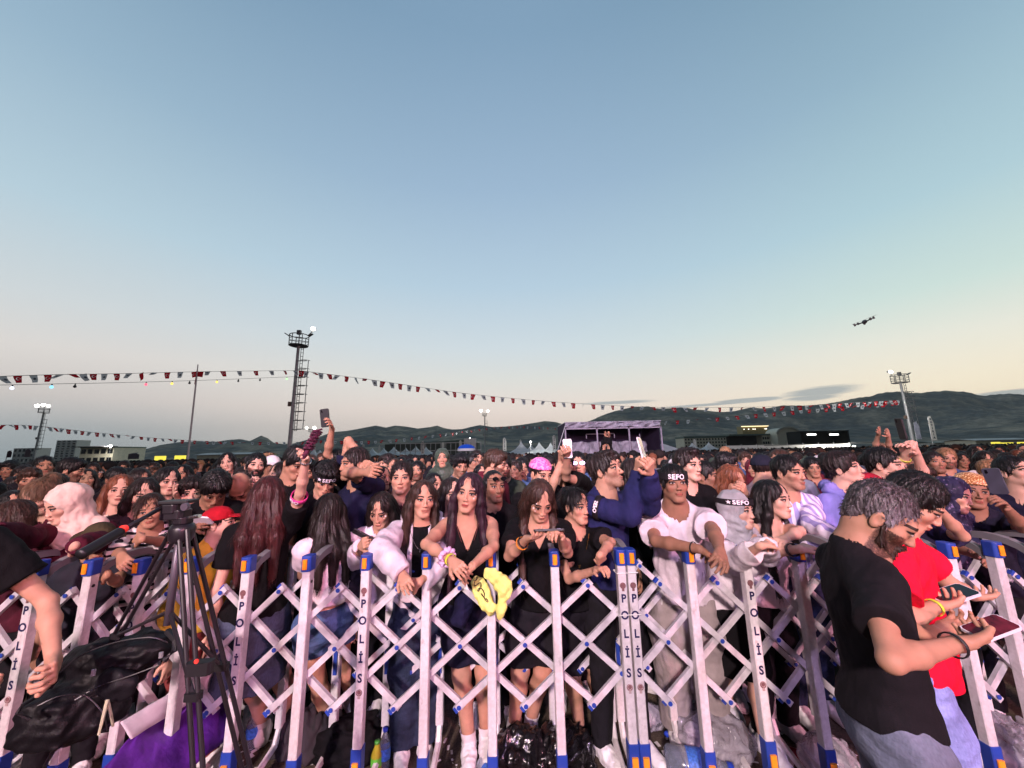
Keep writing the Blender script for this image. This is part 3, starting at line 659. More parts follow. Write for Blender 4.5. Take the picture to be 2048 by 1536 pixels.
        hem = top.get('hem', .0)                              # metres (body scale) below the hip centre: + is lower
        gs.cone(Q(0, .004, .0), Q(0, .004, -.03-hem), .122*s*bd, .127*s*bd, .05)
        vn = top.get('v', 0.0); no = top.get('neck', neckopen)
        def lim(x, y, z):
            d0 = [x-CH[0], y-CH[1], z-CH[2]]; lx, ly, lz = [(d0[0]*Rt[0, i]+d0[1]*Rt[1, i]+d0[2]*Rt[2, i])/s for i in range(3)]
            d1 = [x-PE[0], y-PE[1], z-PE[2]]; px_, py_, pz = [(d1[0]*PR[0, i]+d1[1]*PR[1, i]+d1[2]*PR[2, i])/s for i in range(3)]
            m = -hem-pz+.002*np.sin(px_*22)
            m = np.maximum(m, np.minimum(no-np.sqrt(lx**2+(ly+.010)**2), lz+.085)); al = np.abs(lx)
            if vn: m = np.maximum(m, np.minimum(np.minimum((lz+vn)*.085/vn-al, -ly), .09-al))
            if top.get('open'): m = np.maximum(m, np.minimum(np.minimum(.045+.02*np.clip(-lz, 0, 1)-al, -ly), .05-lz))
            if ty == 'tank': m = np.maximum(m, np.minimum(al-(.100*bw-(.045*np.clip((lz+.14)/.14, 0, 1) if top.get('halter') else 0))-.05*np.clip((-lz-.10)/.12, 0, 1), lz+.17)); m = np.maximum(m, np.minimum(np.minimum((lz+.19)*.42-al, -ly+.02), lz+.20)) if top.get('halter') else np.maximum(m, np.minimum(.100*bw-top.get('strap', .04)-al-np.clip(-.06-lz, 0, 1)*1.4, lz+.12))
            m = m*s
            for cp, cn_ in cuffs:
                q0, q1, q2 = x-cp[0], y-cp[1], z-cp[2]; a_ = q0*cn_[0]+q1*cn_[1]+q2*cn_[2]; r_ = np.sqrt(np.maximum(q0*q0+q1*q1+q2*q2-a_*a_, 0))
                m = np.maximum(m, np.minimum(np.minimum(a_, .10*s-r_), .12-a_))
            return m
        wf = wrinkle(sd_+1, (min(.0042*lo_, .0055), min(.0018*lo_, .0025)), (.15, .06)); V, Qd = shell(gs, res, grow=top.get('grow', .003+.003*lo_), disp=wf, lim=lim)
        child({'tee': 't_shirt', 'long': 'shirt', 'tank': 'tank_top', 'hoodie': 'hoodie', 'crop': 'crop_top'}[ty], V, Qd, top.get('mat', CLOTH), tc_)
        if top.get('under'):
            gs = Solid(); torso(gs); V, Qd = shell(gs, res, grow=-.002, cut=lambda c: (((c-PE) @ PR)/s)[:, 2] < -.0); child('tank_top', V, Qd, CLOTH, top['under'])
        if ty == 'hoodie':
            gs = Solid()
            for q in (-1, 1): gs.chain([B(q*.085, -.035, -.035), B(q*.095, .035, .0), B(0, .105, .01)], [.026*s, .034*s, .042*s], .03)
            V, Qd = shell(gs, res, disp=wrinkle(sd_+7, (.006,), (.08,))); child('hood', V, Qd, CLOTH, tc_)
    # ---- lower clothing
    if bottom:
        bt = bottom['t']; frac = {'jeans': 1.0, 'trousers': 1.0, 'shorts': .42, 'skirt': .45, 'hotpants': .24, 'long_shorts': .5}[bt]; gs = Solid(); w_ = bottom.get('w', 1.0)
        gs.ell(Q(0, .008, .03), np.array([.155*bd, .112*bd, .11])*s, PR, .05); gs.ell(Q(0, .012, -.04), np.array([.165*bd, .120*bd, .10])*s, PR, .05)
        for sd in 'lr':
            hip, kn, ft = LEG[sd]; k1 = kn*.93+ft*.07
            gs.chain([hip, hip*.5+kn*.5, kn], [.096*s, .086*s*w_, .068*s*w_], .03)
            if frac >= 1: gs.chain([kn, ft+np.array([0, 0, -.01])], [.068*s*w_, .056*s*w_], .03)
        hip, kn, ft = LEG['l']; zc = hip[2]-(hip[2]-ft[2])*frac if frac < 1 else ft[2]-.012
        if bt == 'skirt': gs.cone(PE+np.array([0, 0, -.05]), np.array([PE[0], PE[1], zc-.04]), .13*s, .19*s, .08)
        wr = (.003, .0015) if frac >= 1 else (.002, .001)
        V, Qd = shell(gs, res, disp=wrinkle(sd_+3, wr, (.13, .05)), lim=lambda x, y, z: np.maximum(zc+.003*np.sin(x*60)-z+0*y, ((x-PE[0])*PR[0, 2]+(y-PE[1])*PR[1, 2]+(z-PE[2])*PR[2, 2])-.075*s))
        child({'jeans': 'jeans', 'hotpants': 'denim_shorts', 'long_shorts': 'shorts'}.get(bt, bt), V, Qd, bottom.get('mat', DENIM if bt in ('jeans', 'hotpants') else CLOTH), bottom.get('c', srgb(50, 60, 90)))
    if feet:
        for sd in 'lr':
            hip, kn, ft = LEG[sd]; sh = Solid(); a0 = ft-fwd*.035*s+np.array([0, 0, -.040*s]); 
            sh.cone(a0, ft+fwd*.05*s+np.array([0, 0, -.038*s]), .040*s, .042*s, .02); sh.cone(ft+fwd*.05*s+np.array([0, 0, -.042*s]), ft+fwd*.155*s+np.array([0, 0, -.050*s]), .044*s, .036*s, .02); sh.cone(a0, ft+np.array([0, 0, .010]), .040*s, .041*s, .02)
            V, Qd = shell(sh, .006, lim=lambda x, y, z: .004-z+0*x+0*y, disp=wrinkle(sd_, (.0015,), (.03,))); o = child('shoe', V, Qd, SHOE, shoes)
            Vz, Qz = shell(sh, .008, grow=.005, lim=lambda x, y, z: np.maximum(z-.024, .003-z)+0*x+0*y); so_ = child('sole', Vz, Qz, SHOE, tuple(c_*.75 for c_ in shoes[:3])+(1,)); so_.parent = o
            if socks:
                sk_ = Solid(); sk_.cone(ft, ft*.72+kn*.28, .040*s, .050*s, .01); top_ = ft[2]+socks[0]; V, Qd = shell(sk_, .006, cut=lambda c: c[:, 2] > top_); child('sock', V, Qd, CLOTH, socks[1])
    root['j'] = 0; del root['j']
    return root, dict(H=H, Rh=Rh, s=s, J=J, base=base, CH=CH, B=B, T=T, PE=PE, LEG=LEG, child=child, fwd=fwd, Rt=Rt)
# ------------------------------------------------------------------ setting: ground, hills
def ground_material():
    m, nt, b = newmat('asphalt', 0.85, 0.25)
    c = ramp(nt, noise(nt, 3.0, 8, rough=0.7), [(0.3, srgb(46, 40, 38)), (0.55, srgb(84, 74, 62)), (0.75, srgb(112, 98, 80))])
    c = scalec(nt, c, 0.55, 1.3, noise(nt, 90, 4)); nt.links.new(c, b.inputs['Base Color']); bump(nt, b, noise(nt, 120, 4), 0.6, 0.01); return m
g = MB(); S_ = [-6000, -900, -120, -30, -12, -4, 0, 4, 12, 30, 120, 900, 6000]
ys_ = [-200, -20, 0, 2, 4, 8, 20, 60, 200, 800, 2500, 7000]
vv = [(x, y, 0) for y in ys_ for x in S_]; n_ = len(S_)
g.add(vv, [(j*n_+i, j*n_+i+1, (j+1)*n_+i+1, (j+1)*n_+i) for j in range(len(ys_)-1) for i in range(n_-1)])
tag(g.build('ground', ground_material()), kind='structure')
def hill_material():
    m, nt, b = newmat('hillside', 0.95, 0.05)
    t = nt.nodes.new('ShaderNodeTexCoord'); mp = nt.nodes.new('ShaderNodeMapping'); mp.inputs['Scale'].default_value = (1, 1, 2.2); nt.links.new(t.outputs['Object'], mp.inputs[0])
    f = noise(nt, 0.0055, 9, vec=mp.outputs[0], rough=0.62); c = ramp(nt, f, [(0.40, (.10, .115, .115, 1)), (0.49, (.15, .15, .13, 1)), (0.56, (.29, .245, .185, 1)), (0.66, (.42, .34, .25, 1))])
    f2 = noise(nt, 0.03, 6, vec=mp.outputs[0]); c = scalec(nt, c, 0.6, 1.35, f2); nt.links.new(c, b.inputs['Base Color']); bump(nt, b, noise(nt, 0.02, 8, vec=mp.outputs[0]), 0.9, 14); return m
HILL = hill_material()
def hnoise(a, b, seed):
    rs = np.random.RandomState(seed); t = 0
    for o in range(6):
        for _ in range(3):
            th = rs.rand()*6.28; f = 2**o; t = t+np.sin((a*math.cos(th)+b*math.sin(th))*f+rs.rand()*6.28)*.5**o/1.7
    return t
def hills(name, prof, y0, y1, seed, amp):
    """prof: ridge line as seen (photo px); the ridge stands at distance y1, the foot at y0, the far side falls away behind"""
    px = np.arange(prof[0][0], prof[-1][0]+1, 3.0); py = np.interp(px, [p[0] for p in prof], [p[1] for p in prof])
    n = len(px); m = 44; V = np.zeros((m, n, 3))
    top = np.array([P(a, b, y1) for a, b in zip(px, py)]); foot = np.array([PZ(a, 905+(1024-a)*.02+6, 0.0) for a in px]); dirs = top[:, :2]/y1
    for j in range(m):
        t = j/(m-9); yy = y0+(y1-y0)*t if t <= 1 else y1+(y1-y0)*(t-1)*1.5
        prof_h = (t**1.25 if t <= 1 else max(0, 1-(t-1)*2.0))
        h = top[:, 2]*prof_h; xx = dirs[:, 0]*yy
        e = hnoise(xx/380+7, yy/260, seed); w = math.sin(min(t, 1)*math.pi)**.7 if t < 1 else .4*(t > 1)
        h = h*(1+.20*e*w)+amp*e*w*.3; V[j, :, 0] = xx; V[j, :, 1] = yy; V[j, :, 2] = np.maximum(h, -1) if 0 < j else -2
    idx = np.arange(m*n).reshape(m, n); Q = np.stack([idx[:-1, :-1], idx[:-1, 1:], idx[1:, 1:], idx[1:, :-1]], -1).reshape(-1, 4)
    o = link(name, mesh_np(name, V.reshape(-1, 3), Q, HILL)); tag(o, kind='structure'); return o
hills('hills', [(250, 908), (290, 900), (320, 890), (360, 884), (395, 882), (430, 884), (455, 880), (480, 878), (500, 882), (522, 871), (535, 876), (548, 886), (580, 889), (612, 880), (640, 873), (665, 864), (690, 862), (715, 858), (735, 854), (752, 851), (772, 855), (790, 851), (812, 853), (835, 857), (860, 854), (874, 851), (888, 856), (905, 859), (925, 858), (945, 853), (960, 850),
      (985, 854), (1010, 853), (1040, 850), (1066, 846), (1090, 842), (1112, 844), (1130, 850), (1150, 850), (1180, 844), (1205, 836), (1240, 829), (1270, 822), (1295, 817), (1330, 818), (1362, 817), (1395, 820), (1425, 823), (1448, 824), (1470, 822), (1500, 815), (1528, 817), (1560, 815), (1590, 814), (1640, 811), (1690, 806), (1740, 802), (1775, 792), (1795, 790), (1825, 796), (1852, 798), (1900, 793), (1930, 794), (1970, 797), (2010, 793), (2060, 788), (2140, 782), (2300, 780)],
      1500, 3200, 5, 55)
hills('hills', [(1180, 905), (1300, 893), (1400, 880), (1520, 872), (1620, 868), (1700, 858), (1800, 862), (1900, 872), (1960, 858), (2048, 845), (2150, 838), (2300, 840)], 800, 1700, 9, 22)
hills('hills', [(560, 909), (640, 898), (760, 893), (830, 884), (900, 872), (935, 868), (1000, 878), (1060, 884), (1130, 889), (1230, 899)], 700, 1500, 12, 10)
# ------------------------------------------------------------------ far buildings
GREYB = plain('grey_concrete', srgb(205, 202, 196), 0.8, var=.2, sc=1.5); CREAM = plain('cream_render', srgb(228, 220, 198), 0.8, var=.12, sc=1.0)
DKROOF = plain('dark_green_roof', srgb(112, 128, 120), 0.6, var=.2, sc=1); WIN = plain('window_glass', srgb(36, 40, 46), 0.2, spec=.6); WHITE = plain('white_sheet', srgb(215, 214, 212), 0.6, var=.08)
STEEL = plain('galvanised_steel', srgb(172, 172, 176), 0.5, 0.3, var=.25, sc=4); DKSTEEL = plain('dark_steel', srgb(104, 104, 108), 0.6, 0.2, var=.2, sc=4)
LIT = plain('lit_lamp', (1.0, .97, .88, 1), emit=14, var=0); LITY = plain('lit_yellow_sign', (1.0, .85, .1, 1), emit=1.0, var=0); LITW = plain('lit_white_strip', (1, 1, .95, 1), emit=4, var=0)
BLK = plain('black_paint', srgb(22, 20, 24), 0.5, spec=.4); RED = plain('red_cloth', srgb(170, 20, 34), 0.8, var=.15); BLUEP = plain('blue_plastic', srgb(30, 62, 160), 0.45, spec=.4)
def frame_at(px0, px1, pytop, y, pyb=None):
    a = P(px0, pytop, y); b = P(px1, pytop, y); return a[0], b[0], (a[2]+b[2])/2
def building(name, label, cat, px0, px1, pyt, y, depth, mat, rows, cols, roof=None, rz=0.0, wfrac=(.55, .55), parapet=0.6):
    x0, x1, h = frame_at(px0, px1, pyt, y); r = empty(name, ((x0+x1)/2, y, 0), rz); tag(r, label, cat); w = x1-x0
    MB().box((0, depth/2, h/2), (w, depth, h)).build('wall', mat, r)
    rf = MB().box((0, depth/2, h+parapet/2), (w*1.02, depth*1.02, parapet)).build('roof', roof or mat, r)
    for j in range(rows):
        for i in range(cols):
            cx = -w/2+w*(i+.5)/cols; cz = h*(j+.5)/rows+.1*h/rows
            wd = MB().box((cx, -.02, cz), (w/cols*wfrac[0], .10, h/rows*wfrac[1])).build('window', WIN, r)
    return r, w, h
building('tower_block', 'tall grey tower block with pale vertical bands on the left horizon', 'building', 114, 154, 881, 900, 30, GREYB, 9, 4)
b_, w_, h_ = building('tower_block', 'low grey block left of the tall tower, beside the leftmost light mast', 'building', 28, 70, 897, 700, 25, GREYB, 3, 5)
b_, w_, h_ = building('office_building', 'pale flat roofed building with big dark windows and overhanging roof behind the left crowd', 'building', 162, 228, 896, 160, 14, CREAM, 2, 5, DKROOF, wfrac=(.7, .55), parapet=.5)
MB().box((0, -1.2, h_+.5), (w_*1.1, 4, .35)).build('canopy', DKSTEEL, b_)
# long dormitory building on the right with an arched end hall
r_, w_, h_ = building('long_building', 'long cream building with rows of small windows and green roof below the hills', 'building', 1368, 1452, 876, 300, 16, CREAM, 4, 14, DKROOF, parapet=1.6, wfrac=(.45, .5))
x0, x1, h2 = frame_at(1452, 1535, 872, 305); MB().box(((x0+x1)/2-r_.location[0], 12, h2/2), (x1-x0+.5, 12, h2)).build('wall', plain('dark_glass_wall', srgb(52, 58, 58), .5), r_)  # glass wall in dark grey
MB().box(((x0+x1)/2-r_.location[0], 8, h2+.7), (x1-x0+3, 20, 1.2)).build('roof', DKROOF, r_)
x0, x1, h2 = frame_at(1528, 1556, 868, 296); MB().box(((x0+x1)/2-r_.location[0], 6, h2/2), (x1-x0, 14, h2)).build('wall', CREAM, r_)
for j in range(2):
    for i in range(6): MB().box((x0-r_.location[0]+(x1-x0)*(i+.5)/6, -1.1, h2*(.45+.3*j)), ((x1-x0)/9, .2, h2*.16)).build('window', WIN, r_)
x0, x1, h2 = frame_at(1484, 1534, 852, 320); cx = (x0+x1)/2-r_.location[0]
MB().box((cx, 24, h2/2), (x1-x0, 8, h2)).build('tower_storey', plain('warm_wall', srgb(176, 160, 120), .8), r_); MB().box((cx, 19.6, h2-.2), (x1-x0+1.5, .8, .5)).build('light_strip', plain('warm_strip', (1, .8, .45, 1), emit=2.2, var=0), r_)
for i in (0.06, .24, .42, .5, .9, .95): MB().box((x0-r_.location[0]+(x1-x0)*i, 19.7, h2-2.6), (.5, .3, .5)).build('wall_lamp', LITW, r_)
# arched hall
x0, x1, h2 = frame_at(1554, 1598, 868, 290); hr = empty('arched_hall', ((x0+x1)/2, 290, 0)); tag(hr, 'cream hall with a round arched gable and dark vertical lettering right of the long building', 'building'); w2 = (x1-x0)/2
m_ = MB(); m2 = MB(); n_ = 14; zt = P(1576, 855, 290)[2]
arc = [(-w2*math.cos(math.pi*i/n_), h2+(zt-h2)*math.sin(math.pi*i/n_)) for i in range(n_+1)]
m_.prism([(-w2, 0, 0)]+[(a, 0, b) for a, b in arc]+[(w2, 0, 0)], (0, 0, 0), (0, 14, 0)); m_.build('gable', CREAM, hr)
for i in range(n_): m2.bar((arc[i][0]*1.03, -.6, arc[i][1]*1.01), (arc[i+1][0]*1.03, -.6, arc[i+1][1]*1.01), 1.4, .9, (0, 1, 0))
m2.build('arch_rim', plain('pale_rim', srgb(200, 196, 182), .7), hr)
for i in range(4): MB().tube([(1.2, -.1, h2*(.55+.16*i)), (1.2, -.5, h2*(.55+.16*i))], .9, 6).build('emblem', plain('dark_letter', srgb(60, 60, 58), .6), hr)
MB().box((w2+3.4, 8, h2*.42), (6.4, 12, h2*.84)).build('annex', GREYB, hr)
# dark hangar with two lit strips
x0, x1, h2 = frame_at(1600, 1697, 863, 240); hg = empty('hangar', ((x0+x1)/2, 240, 0)); tag(hg, 'dark open hangar with two bright strip lights right of the arched hall', 'building'); w2 = x1-x0
HGM = plain('dark_hangar', srgb(24, 30, 30), .8); MB().box((0, 12, h2/2), (w2, .6, h2)).build('back_wall', HGM, hg)
for q in (-1, 1): MB().box((q*(w2/2-.3), 6, h2/2), (.6, 12, h2)).build('side_wall', HGM, hg)
MB().box((0, 6, h2+.2), (w2, 12.5, .6)).build('roof', HGM, hg)
for c_ in (1623, 1668): p_ = P(c_, 869, 242); MB().box((p_[0]-hg.location[0], 2, p_[2]), (5.6, .5, .9)).build('strip_light', LITW, hg)
# white site fence behind the right crowd
x0, x1, h2 = frame_at(1452, 1700, 889, 60); wf_ = empty('banner_fence', ((x0+x1)/2, 60, 0)); tag(wf_, 'long white banner fence with black sketched lettering behind the right crowd', 'fence'); w2 = x1-x0
FLAG_W = plain('white_banner', srgb(232, 230, 226), .6, var=.06)  # plain white banner cloth without any glow of its own
for i in range(8): MB().box((-w2/2+w2*(i+.5)/8, 0, h2/2), (w2/8-.06, .06, h2)).build('banner', FLAG_W, wf_)
for i in range(9): MB().tube([(-w2/2+w2*i/8, .1, 0), (-w2/2+w2*i/8, .1, h2+.2)], .05, 6).build('post', STEEL, wf_)
m_ = MB(); rs = random.Random(4)
for i in range(16):
    a = (-w2/2+w2*(.12+.05*i), -.05, h2-.25-rs.random()*.5); m_.bar(a, (a[0]+rs.uniform(.2, .9), -.05, a[2]+rs.uniform(-.5, .3)), .03, .05)
m_.build('lettering', BLK, wf_); MB().bar((-w2/2+6, -.12, h2-.1), (w2/2+8, -.12, h2+.06), .06, .09).build('rail', BLK, wf_)
# low sheds and lit yellow kiosks far right and left
for i, (a, b, t, y, mt, lb) in enumerate([(1870, 1945, 882, 130, DKROOF, 'low dark roofed shed behind the tall feather banner'), (1950, 2060, 876, 110, GREYB, 'grey shed at the far right under the hills'), (395, 520, 905, 110, GREYB, 'low pale hall behind the left crowd right of the flagpole')]):
    x0, x1, h2 = frame_at(a, b, t, y); s_ = empty('shed', ((x0+x1)/2, y, 0)); tag(s_, lb, 'shed'); MB().box((0, 4, h2*.42), (x1-x0, 8, h2*.84)).build('wall', CREAM if i else GREYB, s_)
    m_ = MB(); w2 = (x1-x0)/2+.5; m_.prism([(-w2, -.6, h2*.84), (w2, -.6, h2*.84), (w2, 4, h2), (-w2, 4, h2)], (0, 0, 0), (0, 0, -.15)); m_.prism([(-w2, 8.6, h2*.84), (-w2, 4, h2), (w2, 4, h2), (w2, 8.6, h2*.84)], (0, 0, 0), (0, 0, -.15)); m_.build('roof', mt, s_)
for a, b, t, y, lb in [(1982, 2000, 884, 55, 'lit yellow oval sign above the right crowd'), (2002, 2026, 885, 55, 'long lit yellow sign left of the right edge'), (2034, 2060, 884, 55, 'lit yellow sign cut by the right edge'), (310, 332, 912, 30, 'bright yellow stall panel behind the left crowd'), (350, 372, 911, 32, 'second yellow stall panel near the flagpole')]:
    x0, x1, h2 = frame_at(a, b, t, y); k_ = empty('kiosk_sign', ((x0+x1)/2, y, 0)); tag(k_, lb, 'sign'); th = P(a, t, y)[2]-P(a, t+(9 if y > 40 else 14), y)[2]
    MB().box((0, 0, h2-th/2), (x1-x0, .15, th), bev=.05).build('panel', LITY, k_)
    for q in (-1, 1): MB().tube([(q*(x1-x0)*.4, .12, 0), (q*(x1-x0)*.4, .12, h2)], .04, 6).build('post', STEEL, k_)
# ------------------------------------------------------------------ white peaked tents, feather banners
TENT = plain('white_canvas', srgb(240, 243, 245), .6, var=.1, sc=2)
def tent(px, pyt, y, w, label, walls=True):
    p = P(px, pyt, y); r = empty('peaked_tent', (p[0], y, 0)); tag(r, label, 'tent', 'white peaked tents behind the crowd'); h = p[2]; e = h-w*.36; m = MB(); prof = [(1.0, 0), (.62, .14), (.32, .38), (.12, .68), (.0, 1.0)]
    for (a, za), (b, zb) in zip(prof, prof[1:]):
        for i in range(4):
            c0 = [(-1, -1), (1, -1), (1, 1), (-1, 1)][i]; c1 = [(-1, -1), (1, -1), (1, 1), (-1, 1)][(i+1) % 4]
            m.add([(c0[0]*a*w/2, c0[1]*a*w/2, e+(h-e)*za), (c1[0]*a*w/2, c1[1]*a*w/2, e+(h-e)*za), (c1[0]*b*w/2, c1[1]*b*w/2, e+(h-e)*zb), (c0[0]*b*w/2, c0[1]*b*w/2, e+(h-e)*zb)], [(0, 1, 2, 3)])
    m.build('canopy', TENT, r, smooth=False); v = MB()
    for c0, c1 in (((-1, -1), (1, -1)), ((1, -1), (1, 1)), ((1, 1), (-1, 1)), ((-1, 1), (-1, -1))): v.bar((c0[0]*w/2, c0[1]*w/2, e-.16), (c1[0]*w/2, c1[1]*w/2, e-.16), .03, .32)
    v.build('valance', TENT, r)
    for cx, cy in ((-1, -1), (1, -1), (1, 1), (-1, 1)): MB().tube([(cx*w/2, cy*w/2, 0), (cx*w/2, cy*w/2, e)], .05, 6).build('pole', STEEL, r)
for i, (px, py, y, w, lb) in enumerate([(745, 896, 90, 5, 'small white tent peak left of the navy T-shirt man'), (768, 896, 95, 5, 'white tent peak left of the feather banner row'), (788, 893, 80, 5, 'pointed white tent behind the square-haired man'), (812, 895, 95, 5, 'white tent peak left of the scaffold screen'), (832, 892, 90, 5, 'white tent in front of the scaffold screen'), (852, 893, 70, 4, 'white tent tip right of the white feather banner'), (1042, 882, 55, 5, 'large white peaked tent between two feather banners'), (1062, 888, 75, 5, 'low white tent peak behind the row of tents'), (1078, 884, 62, 5, 'white tent second from the purple stage'), (1101, 885, 60, 5, 'white tent nearest to the left of the purple stage'), (520, 908, 60, 3, 'tiny white tent left of the light mast'), (535, 908, 62, 3, 'tiny white tent right beside another near the light mast'), (628, 898, 42, 4, 'white tent below the raised phone'), (640, 900, 40, 4, 'white tent under the raised arm'), (1384, 885, 60, 4, 'white tent under the long cream building'), (1417, 884, 62, 4, 'white tent right of the small white feather flag')]):
    tent(px, py, y, w, lb)
# flat white marquee right of the stage
p = P(1318, 888, 30); mq = empty('marquee', (p[0]-.6, 30, 0)); tag(mq, 'low white hipped marquee beside the right leg of the purple stage', 'tent'); m_ = MB(); h = p[2]
m_.add([(-2.4, -1.5, h-.75), (2.4, -1.5, h-.75), (2.4, 1.5, h-.75), (-2.4, 1.5, h-.75), (-1, 0, h), (1, 0, h)], [(0, 1, 5, 4), (1, 2, 5), (2, 3, 4, 5), (3, 0, 4)]); m_.build('canopy', TENT, mq)
for cx in (-2.3, 2.3): MB().tube([(cx, -1.4, 0), (cx, -1.4, h-.75)], .05, 6).build('pole', STEEL, mq)
def feather(px, pyt, pyb, y, label, col, wpx=10, lean=0.0, txt=True):
    a = P(px, pyt, y); r = empty('feather_banner', (a[0], y, 0)); tag(r, label, 'banner', 'feather banners behind the crowd'); b = P(px, pyb, y); w = wpx/FPX*y; h = a[2]; zb = b[2]
    MB().tube([(-w*.5, 0.03, 0), (-w*.5+lean*.5, .03, h*.6), (-w*.35+lean, .03, h*.97), (w*.3+lean, .03, h)], w*.04+.008, 6).build('pole', STEEL, r)
    n = 12; L = [(-w*.48+lean*(i/n), zb+(h-zb)*(i/n)) for i in range(n+1)]; Rr = [(w*.5+lean*(i/n) if i < n-3 else w*.5+lean*i/n-w*.12*(i-n+3), zb+(h-zb)*(i/n)*.97) for i in range(n+1)]; L[-1] = (-w*.05+lean, h); L[-2] = (-w*.32+lean, zb+(h-zb)*(n-1)/n)
    poly = [(x, .0, z) for x, z in L]+[(x, 0, z) for x, z in reversed(Rr)]; MB().prism(poly, (0, 0, 0), (0, .012, 0)).build('cloth', col, r)
    if txt:
        m = MB(); k = 7
        for i in range(k):
            V, F = text_geo('KOTIRIA'[i % 7] if txt is True else txt[i % len(txt)], (h-zb)/k*.75, .02); zc = h-(h-zb)*(i+1.1)/(k+1); m.add([(v[0]+lean*(zc-zb)/(h-zb), -.012, zc+v[1]) for v in V], F)
        m.build('lettering', plain('banner_letters', srgb(60, 70, 90), .7), r)
FW = plain('banner_white', srgb(222, 220, 216), .7, var=.08); FR = plain('banner_grey', srgb(130, 132, 150), .7, var=.4, sc=3)
for px, pt, pb, y, lb, cl_, w, tx in [(1859, 832, 881, 38, 'tall white feather banner with dark letters rising at the right', FW, 10, True), (1831, 843, 878, 40, 'blue grey patterned feather banner left of the tall white one', FR, 10, False), (1108, 870, 900, 55, 'white feather banner between white tents and the purple stage', FW, 6, True), (1041, 879, 893, 90, 'small white banner above the large peaked tent', FW, 4, False), (1009, 875, 902, 60, 'white and red feather banner right of the middle lamp mast', FW, 7, True), (846, 882, 908, 45, 'white feather banner left of the scaffold screen', FW, 6, True), (886, 884, 898, 70, 'small white banner in front of the scaffold screen', FW, 6, False), (921, 880, 897, 70, 'white banner at the left of the blue umbrella', FW, 6, False), (759, 890, 905, 80, 'thin white banner between white tent peaks', FW, 4, False), (727, 888, 896, 80, 'small white banner flag left of the tents', FW, 4, False), (1389, 878, 894, 65, 'small white feather flag between two tents on the right', FW, 6, False), (20, 901, 915, 40, 'dark plum feather banner at the far left', plain('plum_flag', srgb(84, 60, 70), .8), 10, False), (57, 898, 914, 45, 'mauve curved banner in front of the grey block', plain('mauve_flag', srgb(120, 100, 106), .8), 12, False), (268, 906, 918, 30, 'grey banner with white strokes behind the left crowd', plain('grey_flag', srgb(96, 98, 104), .8), 22, False), (630, 892, 906, 60, 'small white flag below the raised phone', FW, 5, False)]:
    feather(px, pt, pb, y, lb, cl_, w, 0.0, tx)
# blue and white umbrella
p = P(933, 888, 22); ub = empty('parasol', (p[0], 22, 0)); tag(ub, 'round blue parasol with white lower band above the crowd', 'parasol')
m_ = MB(); m_.lathe((0, 0, p[2]), [(0, 0), (.25, -.04), (.44, -.14), (.52, -.26)], 20); m_.build('canopy', plain('blue_canvas', srgb(20, 80, 200), .6), ub, smooth=True)
m_ = MB(); m_.lathe((0, 0, p[2]), [(.52, -.26), (.53, -.40)], 20); m_.build('valance', TENT, ub, smooth=True); MB().tube([(0, 0, 0), (0, 0, p[2])], .02, 8).build('pole', STEEL, ub)
# scaffold screen
x0, x1, h2 = frame_at(791, 962, 886, 75); sc_ = empty('scaffold', ((x0+x1)/2, 75, 0)); tag(sc_, 'long low scaffold frame with small lamps behind the tents', 'scaffold'); w2 = x1-x0
for z_ in (h2, h2*.62): MB().bar((-w2/2, 0, z_), (w2/2, 0, z_), .12, .12).build('rail', WHITE, sc_)
for i in range(18): MB().bar((-w2/2+w2*i/17, 0, 0), (-w2/2+w2*i/17, 0, h2), .1, .1, (0, 1, 0)).build('upright', STEEL, sc_)
MB().box((w2*.37, .3, h2-.1), (w2*.14, .2, 1.8)).build('white_panel', WHITE, sc_)
x0, x1, h3 = frame_at(770, 955, 884, 230); lh = empty('long_hall', ((x0+x1)/2, 230, 0)); tag(lh, 'long dark hall with curved roof end behind the scaffold', 'building'); MB().box((0, 8, h3*.45), (x1-x0, 16, h3*.9)).build('wall', plain('hall_wall', srgb(96, 100, 92), .8), lh)
m_ = MB(); m_.prism([(-(x1-x0)/2, 0, h3*.9), ((x1-x0)*.1, 0, h3*1.02), ((x1-x0)*.34, 0, h3*1.12), ((x1-x0)*.46, 0, h3*1.1), ((x1-x0)/2, 0, h3*.9)], (0, 0, 0), (0, 17, 0)); m_.build('roof', DKROOF, lh)
